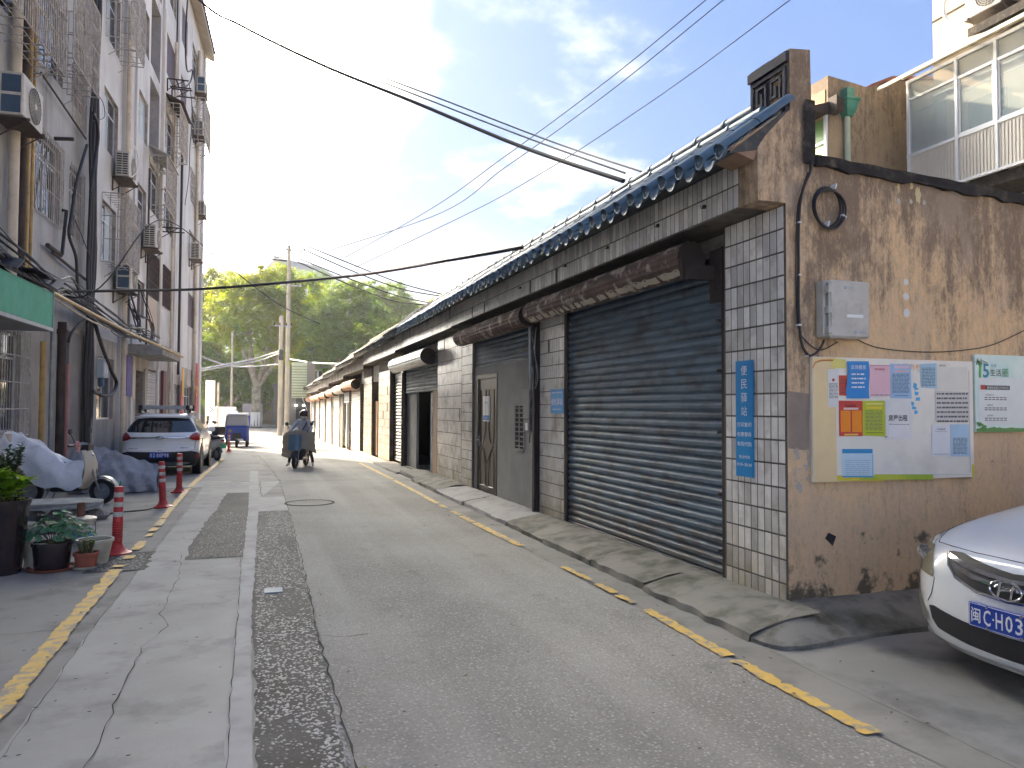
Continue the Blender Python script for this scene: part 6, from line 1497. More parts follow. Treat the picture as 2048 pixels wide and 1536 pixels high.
# --- scooters
m_sblk = mat('scooter_black', (.02,.02,.024), (.035,.035,.04), scale=4, rough=.35); m_swht = mat('scooter_white', (.62,.62,.6), (.55,.54,.5), scale=3, rough=.3)
m_scrm = mat('scooter_cream', (.66,.60,.46), (.58,.52,.4), scale=3, rough=.35)
def make_scooter(label, loc, rz, bodym, cat='scooter', group='scooters parked along the left side', fender=None, plate=True, box=False, shield=True):
    """local +x is forwards"""
    t = thing('scooter', label, cat, loc, rz, group); fender = fender or bodym
    for x, nm in ((.62, 'front'), (-.55, 'rear')):
        w_ = MB(); r = .215; w_.lathe([(r*.66, -.045), (r*.9, -.045), (r, -.02), (r, .02), (r*.9, .045), (r*.66, .045)], (x, 0, r), 24, 0, 'y')
        o = part('wheel', w_, m_black, t, False)
        q = MB().lathe([(.001, -.05), (.03, -.05), (.035, -.012), (r*.62, -.012), (r*.66, 0), (r*.62, .012), (.035, .012), (.03, .05), (.001, .05)], (x, 0, r), 20, 0, 'y'); part('hub', q, m_galv, o, False)
    fn = MB(); ring = []
    for i in range(11):
        a = rad(20+i*13); ring.append([(.62+.26*math.cos(a)*(1-.0), y, .215+.26*math.sin(a)) for y in (-.065, -.05, 0, .05, .065)])
    fn.loft(ring, 0, True, False, False); part('front_fender', fn, fender, t, False)
    rf = MB().loft([[(-.55+.25*math.cos(rad(a)), y, .215+.25*math.sin(rad(a))) for y in (-.06, 0, .06)] for a in range(60, 175, 12)], 0, True, False, False); part('rear_fender', rf, m_sblk, t, False)
    part('fork', MB().tube([(.60, -.07, .22), (.47, -.07, .62), (.42, -.02, .85)], .018, 6).tube([(.60, .07, .22), (.47, .07, .62), (.42, .02, .85)], .018, 6), m_galv, t, False)
    if shield:
        ls = MB(); rings = []
        for (x, z, w_, d) in ((.30, .26, .13, .05), (.36, .36, .19, .06), (.42, .52, .21, .07), (.42, .68, .19, .08), (.38, .82, .15, .09), (.34, .92, .12, .08)):
            rings.append([(x+d*math.cos(rad(a)), w_*math.sin(rad(a)), z) for a in range(-90, 91, 20)]+[(x-.03, w_*.9*math.sin(rad(a)), z) for a in range(90, -91, -30)])
        ls.loft(rings, 0, True); part('leg_shield', ls, bodym, t, False)
        part('headlight', MB().lathe([(.001, .03), (.05, .025), (.065, 0)], (.44, 0, .80), 16, 0, 'x'), m_lens, t, False)
    part('footboard', MB().cbox(-.18, .34, -.14, .14, .22, .29, .02), m_sblk, t, False)
    rb_ = MB(); rings = []
    for (x, w_, z0, z1) in ((-.10, .10, .25, .62), (-.2, .14, .26, .68), (-.45, .155, .34, .70), (-.7, .12, .48, .74), (-.88, .06, .60, .76)):
        rings.append([(x, w_*math.cos(rad(a)), (z0+z1)/2+(z1-z0)/2*math.sin(rad(a))) for a in range(0, 360, 24)])
    rb_.loft(rings, 0, True); part('rear_body', rb_, bodym, t, False)
    se = MB(); rings = []
    for (x, w_, z0, z1) in ((-.02, .08, .66, .71), (-.1, .12, .66, .75), (-.35, .14, .68, .77), (-.5, .13, .70, .82), (-.75, .12, .72, .83), (-.84, .07, .74, .80)):
        rings.append([(x, w_*math.copysign(abs(math.cos(rad(a)))**.6, math.cos(rad(a))), (z0+z1)/2+(z1-z0)/2*math.sin(rad(a))) for a in range(0, 360, 24)])
    se.loft(rings, 0, True); part('seat', se, m_sblk, t, False)
    hb = part('handlebar', MB().tube(smooth_pts([(.22, -.34, 1.0), (.30, -.16, .99), (.36, 0, .96), (.30, .16, .99), (.22, .34, 1.0)], 4), .014, 6).tube([(.22, -.36, 1.0), (.255, -.26, 1.0)], .02, 8).tube([(.22, .36, 1.0), (.255, .26, 1.0)], .02, 8).obox((.35, 0, .96), (.14, .2, .1)), m_sblk, t, False)
    for sg in (-1, 1): part('mirror', MB().tube([(.28, sg*.22, 1.0), (.24, sg*.33, 1.2)], .007, 5).lathe([(.001, -.012), (.05, -.01), (.055, .0), (.05, .012), (.001, .014)], (.24, sg*.35, 1.24), 14, 0, 'x'), m_sblk, hb, False)
    part('tail_light', MB().cbox(-.91, -.87, -.06, .06, .64, .70, .01), m_tail, t, False)
    if plate: part('number_plate', MB().cbox(-.93, -.922, -.1, .1, .42, .56, .003), mat('green_white_plate', (.05,.4,.22), (.65,.7,.66), scale=9, lo=.45, hi=.5), t, False)
    part('stand', MB().tube([(-.2, .1, .24), (-.3, .2, .0)], .01, 5).tube([(-.2, -.1, .24), (-.3, -.14, .02)], .01, 5), m_galv, t, False)
    if box: part('top_box', MB().cbox(-1.08, -.74, -.19, .19, .82, 1.12, .04), m_sblk, t, False)
    return t
sc1 = make_scooter('white scooter under a white quilt at the near left, its cream mudguard showing', (-3.05, 14.6, .0), rad(-14), m_scrm, fender=m_scrm, plate=False)
part('bow', MB().obox((.28, -.2, 1.02), (.04, .12, .06), Matrix.Rotation(.5, 3, 'X')).obox((.30, -.17, .95), (.03, .04, .12), Matrix.Rotation(-.4, 3, 'X')), mat('pink_ribbon', (.6,.12,.12), (.75,.5,.45), scale=12), sc1, False)
part('number_plate', MB().obox((.90, -.02, .28), (.012, .13, .24), Matrix.Rotation(.35, 3, 'Y') @ Matrix.Rotation(.5, 3, 'Z')), mat('green_white_plate', (.05,.4,.22)), sc1, False)
# quilt thrown over it
def cloth(pts_fn, nu, nv, amp, seed, thick=.012):
    mb = MB(); r_ = random.Random(seed); ph = [r_.uniform(0, 6) for _ in range(8)]; vs_ = []
    for i in range(nu+1):
        for j in range(nv+1):
            u, v = i/nu, j/nv; p = Vector(pts_fn(u, v))
            w_ = amp*(math.sin(9*u+5*v+ph[0])+.6*math.sin(17*u-11*v+ph[1])+.5*math.sin(4*u+23*v+ph[2])+.35*math.sin(31*u+7*v+ph[3]))*.5
            vs_.append(p+Vector((.3*w_, -.6*w_, w_)))
    k = nv+1
    return mb.add(vs_, [(i*k+j, i*k+j+1, (i+1)*k+j+1, (i+1)*k+j) for i in range(nu) for j in range(nv)], 0, True)
def quilt(u, v):
    # u along the scooter (x), v across: front side (towards the camera) to back side
    x = -1.0+1.42*u; top = (1.28-.75*u*1.0) if u > .12 else 1.12+.16*u/.12
    top = max(top, .70+.22*max(0, u-.7))
    a = (v-.5)*2; wd = .30-.03*u; y = wd*math.copysign(min(1, abs(a)*1.7), a)
    z = top-max(0, abs(a)-.35)**1.15*(.80-.18*math.sin(u*7))
    return (x, y-.02, max(.28, z))
qm = MB(); tmp = cloth(quilt, 17, 15, .085, 3); tmp.xf(Matrix.Translation((-3.05, 14.6, .0)) @ Matrix.Rotation(rad(-14), 4, 'Z'))
tag(solo('quilt', tmp, mat('white_quilt', (.72,.76,.82), (.64,.68,.74), scale=3, rough=.6, bump=.4, bscale=4, bdist=.07, stain=(.4,.42,.45), sscale=4, samt=.5), base=(-3.05, 14.6, .3), sharp=70), 'crumpled white quilted wind cover thrown over the near left scooter', 'cover')
# tarpaulin-covered scooter
def tarp(u, v):
    x = -3.34+1.58*u; top = 1.0-.02*u if u < .12 else 1.0-.50*((u-.12)/.88)**.9
    if u < .05: top *= .86+2.8*u
    a = (v-.5)*2; wd = (.12+.28*min(1, abs(a)*1.2)) if abs(a) < .8 else .40
    wd *= .65+.5*math.sin(math.pi*min(1, u*.9+.08)); z = top*(1-abs(a)**1.25)
    f1 = abs(math.sin(u*13+a*2.2+.6*math.sin(u*7))); f2 = abs(math.sin(u*27-a*5+1.3))
    z *= 1-.11*min(1, 2.2*abs(a))*(1-f1)-.02*(1-f2); wd *= 1-.16*(1-f1)*abs(a)-.03*(1-f2)*abs(a)
    z += .02*math.sin(u*41+a*17)*z
    return (x+.05*math.sin(a*3), 16.5+math.copysign(wd, a)*min(1, abs(a)*2.2)+.03*math.sin(u*30)*abs(a), max(.012, z))
tag(solo('tarpaulin', cloth(tarp, 110, 50, .022, 8), mat('grey_blue_tarp', (.33,.345,.385), (.26,.275,.31), scale=3, rough=.5, bump=.45, bscale=5, stain=(.13,.135,.15), sscale=3, samt=.6, bdist=.09), base=(-2.4, 16.5, 0), sharp=80), 'grey-blue tarpaulin draped over a parked scooter in front of the white crossover', 'tarpaulin cover')
make_scooter('black and white scooter with its rear wheel towards the lane, just past the white crossover', (-1.45, 27.1, zt(27)), rad(122), m_swht)
make_scooter('dark scooter with a top box behind the black and white scooter', (-1.75, 28.9, zt(29)), rad(128), m_sblk, box=True)
make_scooter('farthest parked scooter, in front of the blue tricycle', (-1.75, 31.6, zt(31)), rad(118), m_swht)
# --- blue cargo tricycle
tk = thing('tricycle', 'blue enclosed cargo tricycle with a curved windscreen, parked facing the camera', 'tricycle', (-.82, 38.9, zt(39)))
m_tb = mat('tricycle_blue', (.015,.05,.40), (.02,.06,.33), scale=2, rough=.35)
def ringz(z, w, y0, y1, c=.12): return [(-w, y1, z), (-w, y0+c, z), (-w+c, y0, z), (w-c, y0, z), (w, y0+c, z), (w, y1, z)]
part('cab', MB().loft([ringz(.30, .50, 0, 1.1), ringz(.55, .56, -.05, 1.2), ringz(.95, .56, -.03, 1.2), ringz(1.05, .55, .02, 1.2)], 0, False), m_tb, tk, False)
part('cab_frame', MB().loft([ringz(1.05, .55, .02, 1.2), ringz(1.55, .50, .22, 1.15), ringz(1.62, .46, .3, 1.1)], 0, False), mat('tricycle_grey', (.3,.31,.33)), tk, False)
part('windscreen', MB().add([(-.46, .018, 1.08), (.46, .018, 1.08), (.41, .195, 1.52), (-.41, .195, 1.52)], [(0,1,2,3)]), glass_mat('tricycle_glass', (.45,.45,.42), .1, .8), tk, False)
part('roof', MB().loft([ringz(1.56, .55, .1, 1.9), ringz(1.66, .5, .18, 1.85)], 0, False), m_white, tk, False)
part('cargo_box', MB().cbox(-.56, .56, 1.25, 2.6, .45, 1.0, .02), m_tb, tk, False)
part('front_panel', MB().box(-.2, .2, -.062, -.05, .35, .7), m_sblk, tk, False)
part('headlight', MB().lathe([(.001, -.03), (.07, -.02), (.08, 0)], (-.3, -.05, .8), 14, 0, 'y'), m_lens, tk, False)
part('number_plate', MB().box(-.05, .30, -.07, -.064, .32, .42), m_white, tk, False)
for x, y, r in ((-.0, .1, .24), (-.5, 2.0, .27), (.5, 2.0, .27), (.48, .55, .2)):
    if (x, y) == (.48, .55): continue
    part('wheel', MB().lathe([(.001, -.06), (r*.9, -.06), (r, -.03), (r, .03), (r*.9, .06), (.001, .06)], (x, y, r), 20, 0, 'x'), m_black, tk, False)
part('wheel', MB().lathe([(.001, -.06), (.23, -.06), (.25, -.03), (.25, .03), (.23, .06), (.001, .06)], (.46, .5, .25), 20, 0, 'x'), m_black, tk, False)
# --- white van behind
vn = thing('van', 'small white van standing behind the blue tricycle', 'van', (-1.62, 44.5, zt(45)))
part('body', MB().loft([ringz(.3, .8, .05, 4, .1), ringz(.6, .82, 0, 4, .12), ringz(1.05, .82, .05, 4, .12), ringz(1.75, .72, .45, 3.9, .15), ringz(1.88, .62, .6, 3.8, .15)], 0, False), m_carw, vn, False)
part('windscreen', MB().add([(-.66, .085, 1.1), (.66, .085, 1.1), (.58, .435, 1.72), (-.58, .435, 1.72)], [(0,1,2,3)]), m_glassd, vn, False)
part('roof_box', MB().cbox(-.5, .6, .9, 2.2, 1.88, 2.06, .05), m_white, vn, False)
part('grille', MB().box(-.4, .4, -.01, .0, .75, .88), m_blackp, vn, False)
for sg in (-1, 1):
    part('headlight', MB().cbox(sg*.62-.12, sg*.62+.12, -.015, .05, .78, .95, .01), m_lens, vn, False)
    for y in (.8, 3.1): part('wheel', MB().lathe([(.001, -.09), (.27, -.09), (.3, -.05), (.3, .05), (.27, .09), (.001, .09)], (sg*.72, y, .3), 20, 0, 'x'), m_black, vn, False)
# ------------------------------------------------------------------ people
def person(label, loc, rz, J, Rr, regions, mats, group=None):
    """J joints, edges implied by names; regions: bone -> material index"""
    t = thing('person', label, 'person', loc, rz)
    names = list(J); idx = {n_: i for i, n_ in enumerate(names)}
    E_ = [('pelvis', 'waist'), ('waist', 'chest'), ('chest', 'neck'), ('neck', 'head'), ('head', 'crown'),
          ('chest', 'shL'), ('shL', 'elL'), ('elL', 'wrL'), ('wrL', 'haL'), ('chest', 'shR'), ('shR', 'elR'), ('elR', 'wrR'), ('wrR', 'haR'),
          ('pelvis', 'hiL'), ('hiL', 'knL'), ('knL', 'anL'), ('anL', 'toL'), ('pelvis', 'hiR'), ('hiR', 'knR'), ('knR', 'anR'), ('anR', 'toR')]
    me = bpy.data.meshes.new('body'); me.from_pydata([J[n_] for n_ in names], [(idx[a], idx[b]) for a, b in E_], [])
    o = bpy.data.objects.new('body', me); COL.objects.link(o)
    sk = o.modifiers.new('s', 'SKIN'); su = o.modifiers.new('u', 'SUBSURF'); su.levels = su.render_levels = 2
    me_sk = me.skin_vertices[0].data
    for n_, i in idx.items(): r = Rr.get(n_, .05); me_sk[i].radius = r if isinstance(r, tuple) else (r, r); me_sk[i].use_root = n_ == 'pelvis'
    dg = bpy.context.evaluated_depsgraph_get(); m2 = bpy.data.meshes.new_from_object(o.evaluated_get(dg))
    bpy.data.objects.remove(o); m2.name = 'body'; m2.materials.clear()
    for m_ in mats: m2.materials.append(m_)
    def seg(p, a, b):
        a, b = Vector(a), Vector(b); d = b-a; t_ = max(0, min(1, (p-a).dot(d)/max(1e-9, d.length_squared))); return (p-a-d*t_).length
    for f in m2.polygons:
        c = f.center; best = min(E_, key=lambda e: seg(c, J[e[0]], J[e[1]])); f.material_index = regions.get(best, regions.get(best[1], 0)); f.use_smooth = True
    b = bpy.data.objects.new('body', m2); COL.objects.link(b); b.parent = t
    return t
m_skin = flat('skin', (.42,.26,.19), .5); m_grey_j = mat('pale_grey_jacket', (.42,.45,.52), (.36,.38,.45), scale=8, rough=.8); m_navy = flat('dark_trousers', (.025,.025,.035), .8)
m_gj = mat('dark_green_jacket', (.02,.075,.055), (.015,.055,.04), scale=8, rough=.75); m_shoe = flat('pale_shoe', (.5,.5,.47), .6)
RAD = dict(pelvis=.14, waist=.135, chest=.15, neck=.055, head=.085, crown=.07, shL=.07, shR=.07, elL=.05, elR=.05, wrL=.035, wrR=.035, haL=.035, haR=.035, hiL=.09, hiR=.09, knL=.06, knR=.06, anL=.042, anR=.042, toL=.04, toR=.04)
reg = {('neck', 'head'): 2, ('head', 'crown'): 2, ('chest', 'neck'): 0, 'haL': 2, 'haR': 2, 'hiL': 1, 'hiR': 1, 'knL': 1, 'knR': 1, 'anL': 1, 'anR': 1, 'toL': 3, 'toR': 3, 'wrL': 0, 'wrR': 0, 'elL': 0, 'elR': 0, 'shL': 0, 'shR': 0, ('pelvis', 'waist'): 1, 'chest': 0}
def helmet(t, c, r, m, rz=0, visor=True):
    mb = MB(); prof = [(.001, r*1.05)]+[(r*math.sin(rad(a)), r*1.05*math.cos(rad(a))) for a in range(12, 118, 12)]
    mb.lathe(prof, c, 20); h = part('helmet', mb, m, t, False)
    if visor: part('visor', MB().lathe([(r*1.03*math.sin(rad(a)), r*1.05*math.cos(rad(a))) for a in range(58, 112, 9)], c, 10, 0, 'z', True, rad(-50), rad(50)), mat('dark_visor', (.10,.03,.03), (.04,.02,.02), scale=5, rough=.08), h, False)
    return h
def fingers(t, h, d, m=m_skin):
    h = Vector(h)
    for k in range(4):
        o = Vector((.012, (k-1.5)*.02, -.005)); part('finger', MB().tube([h+o, h+o+Vector((.035, 0, -.012)), h+o+Vector((.03, 0, -.04)), h+o+Vector((.008, 0, -.048))], [.010, .0095, .009, .007], 6), m, t, False)
    part('thumb', MB().tube([h+Vector((-.01, .035*d, -.01)), h+Vector((.015, .03*d, -.035)), h+Vector((.03, .02*d, -.04))], [.011, .01, .008], 6), m, t, False)
RL = (1.27, 22.35, zt(22)); RH = rad(-108)
sc_r = make_scooter('black scooter ridden towards the camera down the lane', RL, RH, m_sblk, group='scooters being ridden', plate=False)
J1 = dict(pelvis=(-.30, 0, .84), waist=(-.27, 0, 1.0), chest=(-.20, .02, 1.2), neck=(-.15, .02, 1.36), head=(-.11, .05, 1.46), crown=(-.11, .05, 1.56),
          shL=(-.18, .18, 1.30), elL=(-.02, .28, 1.10), wrL=(.16, .30, 1.03), haL=(.235, .30, 1.02), shR=(-.18, -.16, 1.30), elR=(-.02, -.27, 1.10), wrR=(.16, -.30, 1.03), haR=(.235, -.30, 1.02),
          hiL=(-.26, .11, .82), knL=(.12, .26, .66), anL=(.0, .34, .12), toL=(.14, .37, .05), hiR=(-.26, -.11, .82), knR=(.13, -.22, .62), anR=(.06, -.33, .12), toR=(.20, -.36, .05))
p1 = person('person in pale grey jacket, dark helmet and face mask riding towards the camera', RL, RH, J1, RAD, reg, [m_grey_j, m_navy, m_skin, m_shoe])
helmet(p1, (-.10, .05, 1.50), .135, mat('dark_helmet', (.05,.045,.045), (.09,.03,.03), scale=4, rough=.2, coat=.5))
part('face_mask', MB().lathe([(.088*math.cos(rad(a)), .05*math.sin(rad(a))) for a in range(-50, 51, 20)], (-.10, .05, 1.425), 10, 0, 'z', True, rad(-60), rad(60)), m_white, p1, False)
part('strap', MB().tube([(-.30, .10, 1.25), (-.2, .14, 1.36), (-.06, .10, 1.2), (-.02, .02, 1.05)], .018, 6), m_sblk, p1, False)
fingers(p1, (.235, .30, 1.02), 1); fingers(p1, (.235, -.30, 1.02), -1)
def cape(u, v):   # u across, v from top down
    y = (-.42+.86*u)*(1.08-.28*v*(1-abs(2*u-1))+.0*v); bow = 1-(2*u-1)**2
    x = .30+.22*bow+.10*v-.1*(1-bow)*v; z = 1.05-.05*(1-bow)-v*(.60+.12*math.sin(u*5+1)); return (x, y, z)
cm = cloth(cape, 26, 18, .05, 5); cm.xf(Matrix.Translation(RL) @ Matrix.Rotation(RH, 4, 'Z'))
wcv = tag(solo('wind_cover', cm, mat('beige_wind_cover', (.40,.34,.26), (.33,.28,.22), scale=3, rough=.85), base=RL, sharp=80), 'beige padded wind cover hung over the front of the ridden scooter', 'cover')
def cape2(u, v):
    y = -.20+.36*u; bow = 1-(2*u-1)**2; return (.56+.06*bow+.06*v, y, .95-v*.44)
cm = cloth(cape2, 10, 10, .008, 6); cm.xf(Matrix.Translation(RL) @ Matrix.Rotation(RH, 4, 'Z'))
wcp = (solo('vinyl_pocket', cm, mat('blue_grey_vinyl', (.10,.17,.24), (.16,.25,.32), scale=4, rough=.15), base=RL, sharp=80)); wcp.parent = wcv; wcp.location = (0, 0, 0)
RL2 = (2.15, 35.2, zt(35)); RH2 = rad(86)
make_scooter('scooter ridden away from the camera, with a green and white plate', RL2, RH2, m_swht, group='scooters being ridden')
J2 = {k: (v[0]-.12, v[1], v[2]) for k, v in J1.items()}
J2['toL'] = (.2, .2, .30); J2['anL'] = (.06, .18, .36); J2['knL'] = (.12, .2, .72); J2['toR'] = (.2, -.2, .30); J2['anR'] = (.06, -.18, .36); J2['knR'] = (.12, -.2, .72)
R2 = dict(RAD); R2.update(chest=.20, waist=.19, shL=.095, shR=.095)
p2_ = person('person in a bulky dark green jacket and pale helmet riding away, seen from behind', RL2, RH2, J2, R2, reg, [m_gj, m_navy, m_skin, m_shoe])
helmet(p2_, (-.22, .05, 1.50), .135, flat('pale_helmet', (.55,.53,.48), .3), visor=False)
fingers(p2_, (.115, .30, 1.02), 1); fingers(p2_, (.115, -.30, 1.02), -1)
part('printed_patch', MB().box(-.545, -.535, -.12, .1, 1.0, 1.15), mat('pale_print', (.5,.45,.4), (.02,.075,.055), scale=30, lo=.45, hi=.52), p2_, False)
# ------------------------------------------------------------------ bollards
def make_bollard(label, x, y, lean=0):
    t = thing('bollard', label, 'bollard', (x, y, zt(y)), 0, 'red flexible bollards along the yellow line')
    t.rotation_euler = (lean*.3, lean, 0)
    part('base', MB().lathe([(.001, .0), (.155, .0), (.155, .022), (.12, .035), (.075, .07), (.058, .11)], (0, 0, 0), 24), m_red, t, False)
    pr = [(.058, .11)]
    for k in range(9): z = .12+k*.027; pr += [(.058, z), (.050, z+.012), (.058, z+.024)]
    pr += [(.052, .37), (.049, .75), (.044, .757), (.001, .757)]
    part('post', MB().lathe(pr, (0, 0, 0), 20), m_red, t, False)
    for z in (.42, .53, .64): part('reflective_band', MB().lathe([(.0515, z), (.0525, z+.002), (.0520, z+.052), (.051, z+.054)], (0, 0, 0), 20), m_refl, t, False)
    return t
make_bollard('nearest red bollard, by the potted plants', -1.45, 9.48, .02)
make_bollard('second red bollard, leaning slightly left, in front of the grey-blue tarpaulin', -1.41, 13.62, -.05)
make_bollard('third red bollard, in front of the number plate of the white crossover', -1.37, 15.93, .0)
make_bollard('farthest red bollard, beside the blue tricycle', -1.0, 33.2, 0)
# ------------------------------------------------------------------ potted plants at the near left
m_potb = mat('black_glazed_pot', (.022,.016,.018), (.035,.024,.026), scale=4, rough=.2, coat=.3); m_soil = mat('soil', (.05,.035,.025), (.03,.02,.015), scale=20, rough=1)
m_terra = mat('terracotta', (.36,.11,.065), (.28,.085,.05), scale=6, rough=.8); m_creamp = mat('cream_pot', (.55,.52,.42), (.48,.45,.36), scale=4, rough=.5, stain=(.2,.18,.12), sscale=5, samt=.5)
m_lfd = leaf_mat('dark_leaf', (.022,.05,.016), (.035,.08,.022), .25, 8); m_lfb = leaf_mat('bright_leaf', (.12,.25,.03), (.20,.36,.04), .4, 6); m_lfg = leaf_mat('geranium_leaf', (.045,.13,.06), (.07,.18,.09), .2, 10)
m_stem = flat('stem', (.09,.08,.035), .8)
def leaf(mb, p, d, up, ln, wd, m=0, cup=.15):
    d = d.normalized(); s_ = d.cross(up).normalized(); nn = s_.cross(d).normalized()
    a = [p, p+d*ln*.35+s_*wd*.5+nn*cup*wd, p+d*ln*.75+s_*wd*.4+nn*cup*wd*.8, p+d*ln, p+d*ln*.75-s_*wd*.4+nn*cup*wd*.8, p+d*ln*.35-s_*wd*.5+nn*cup*wd, p+d*ln*.4, p+d*ln*.75]
    mb.add(a, [(0,1,6), (1,2,7,6), (2,3,7), (3,4,7), (4,5,6,7), (5,0,6)], m, True)
def round_leaf(mb, c, nrm, r, m=0):
    nrm = nrm.normalized(); a = nrm.orthogonal().normalized(); b = nrm.cross(a); k = 9
    ring = [c+(a*math.cos(2*math.pi*i/k)+b*math.sin(2*math.pi*i/k))*r*rnd.uniform(.9, 1.08) for i in range(k)]
    ring2 = [c+(p-c)*.55-nrm*r*.16 for p in ring]
    mb.add(ring+ring2+[c-nrm*r*.10], [(i, (i+1) % k, k+(i+1) % k, k+i) for i in range(k)]+[(k+i, k+(i+1) % k, 2*k) for i in range(k)], m, True)
# tall ribbed pot
pt = thing('tall_pot', 'tall black ribbed plant pot at the near left corner', 'plant pot', (-2.36, 8.72, 0))
mb = MB(); rings = []
for r, z in ((.17, 0), (.175, .02), (.235, .66), (.25, .70), (.25, .73), (.225, .73), (.215, .66)):
    rings.append([(-2.36+r*(1+(.018 if i % 4 == 0 else 0))*math.cos(2*math.pi*i/64), 8.72+r*(1+(.018 if i % 4 == 0 else 0))*math.sin(2*math.pi*i/64), z) for i in range(64)])
mb.loft(rings, 0, True); part('pot', mb, m_potb, pt)
part('soil', MB().lathe([(.001, .675), (.218, .67)], (-2.36, 8.72, 0), 20), m_soil, pt)
def shrub(name, label, base, n_st, h, spread, lm, ln, wd, dens, z0=0, seed=1):
    r_ = random.Random(seed); t = thing(name, label, 'plant', base); B = Vector(base); st, lf = MB(), MB()
    for k in range(n_st):
        a = r_.uniform(0, 6.28); tip = B+Vector((math.cos(a)*spread*r_.uniform(.3, 1), math.sin(a)*spread*r_.uniform(.3, 1), h*r_.uniform(.6, 1)))
        mid = B.lerp(tip, .5)+Vector((r_.uniform(-.05, .05), r_.uniform(-.05, .05), .06)); P = smooth_pts([B+Vector((math.cos(a)*.04, math.sin(a)*.04, 0)), mid, tip], 6)
        st.tube(P, [.008*(1-.6*i/len(P)) for i in range(len(P))], 5)
        for i, p in enumerate(P):
            if i < 2: continue
            for q in range(dens):
                d = Vector((r_.gauss(0, 1), r_.gauss(0, 1), r_.uniform(-.2, .8)))
                leaf(lf, p+Vector((r_.uniform(-.02, .02), r_.uniform(-.02, .02), r_.uniform(-.03, .03))), d, Vector((0, 0, 1)), ln*r_.uniform(.6, 1.2), wd*r_.uniform(.7, 1.1))
    part('stem', st, m_stem, t); part('foliage', lf, lm, t, kind='stuff'); return t
shrub('box_shrub', 'dark small-leaved shrub standing up from the tall black pot', (-2.40, 8.82, .68), 13, .62, .25, m_lfd, .05, .032, 9, seed=3)
shrub('leafy_plant', 'bright yellow-green broad-leaved plant at the front of the tall black pot', (-2.30, 8.62, .70), 9, .30, .24, m_lfb, .12, .085, 3, seed=5)
shrub('sapling', 'thin dark sapling leaning right out of the tall black pot', (-2.20, 8.85, .68), 2, .40, .16, m_lfd, .06, .035, 3, seed=9)
def simple_pot(name, label, c, r, h, m, flare=1.2, rim=.015, saucer=None, soil=True, cat='plant pot'):
    t = thing(name, label, cat, c)
    part('pot', MB().lathe([(.001, 0), (r, 0), (r*flare, h-.03), (r*flare+rim, h-.03), (r*flare+rim, h), (r*flare-.012, h), (r*flare-.015, h-.05)], c, 28), m, t)
    if soil: part('soil', MB().lathe([(.001, h-.035), (r*flare-.014, h-.04)], c, 18), m_soil, t)
    if saucer: part('saucer', MB().lathe([(.001, .004), (r*1.35, .006), (r*1.5, .03), (r*1.47, .03), (r*1.33, .012)], c, 24), saucer, t)
    return t
simple_pot('plant_pot', 'squat black pot on a brown saucer', (-1.93, 8.78, 0), .155, .28, m_potb, 1.15, .01, m_terra)
simple_pot('plant_pot', 'small terracotta pot at the right front of the pots', (-1.615, 8.74, 0), .085, .165, m_terra, 1.3, .012, m_creamp)
simple_pot('basin', 'cream plastic basin with floral print behind the terracotta pot', (-1.58, 8.98, 0), .125, .26, m_creamp, 1.35, .014)
simple_pot('plant_pot', 'cream pot half hidden behind the squat black pot', (-2.10, 8.95, 0), .11, .26, m_creamp, 1.25, .012)
gt = thing('geranium', 'round-leaved geranium spreading over the squat black pot', 'plant', (-1.93, 8.8, .25)); st, lf = MB(), MB(); r_ = random.Random(77)
for k in range(150):
    a = r_.uniform(0, 6.28); q = math.sqrt(r_.random()); x, y = -1.90+.34*q*math.cos(a), 8.86+.24*q*math.sin(a); z = .30+.28*(1-q*q)*r_.uniform(.35, 1.0)+.02
    nn = Vector((math.cos(a)*q*.8+r_.gauss(0, .25), math.sin(a)*q*.8-.25+r_.gauss(0, .25), 1)); round_leaf(lf, Vector((x, y, z)), nn, r_.uniform(.022, .042))
    if k % 3 == 0: st.tube([(-1.92+.03*math.cos(a), 8.8, .25), (x, y, z-.01)], .0025, 4)
part('stem', st, m_stem, gt); part('foliage', lf, m_lfg, gt, kind='stuff')
shrub('seedling', 'sparse grassy seedling in the terracotta pot', (-1.615, 8.74, .15), 12, .13, .07, m_lfb, .03, .008, 1, seed=12)
# paint bucket with a stump of pipe on it
bk_ = thing('paint_bucket', 'white and blue paint bucket with a lid between the pots and the stone slab', 'bucket', (-1.93, 10.2, 0))
part('body', MB().lathe([(.001, 0), (.115, 0), (.14, .30), (.145, .30), (.145, .315), (.13, .33)], (-1.93, 10.2, 0), 26), m_creamp, bk_)
part('printed_band', MB().lathe([(.1185, .04), (.130, .17)], (-1.93, 10.2, 0), 26), mat('bucket_blue', (.12,.32,.48), (.18,.38,.52), scale=4), bk_)
part('printed_band', MB().lathe([(.132, .19), (.136, .235)], (-1.93, 10.2, 0), 26), m_white, bk_)
part('lid', MB().lathe([(.001, .345), (.12, .34), (.152, .325), (.152, .305)], (-1.93, 10.2, 0), 26), m_creamp, bk_)
part('handle', MB().tube([(-1.79, 10.17, .28), (-1.775, 10.12, .2), (-1.79, 10.09, .12)], .004, 5), m_blackp, bk_)
tag(solo('rusty_pipe', MB().lathe([(.045, 0), (.045, .16), (.038, .16), (.036, .02)], (0, 0, 0), 18), m_bark if False else mat('rusty_stub', (.22,.10,.06), (.12,.06,.04), scale=8, rough=.9), base=None), 'short rusty pipe stub standing on the lid of the paint bucket', 'pipe').location = (-1.95, 10.2, .345)
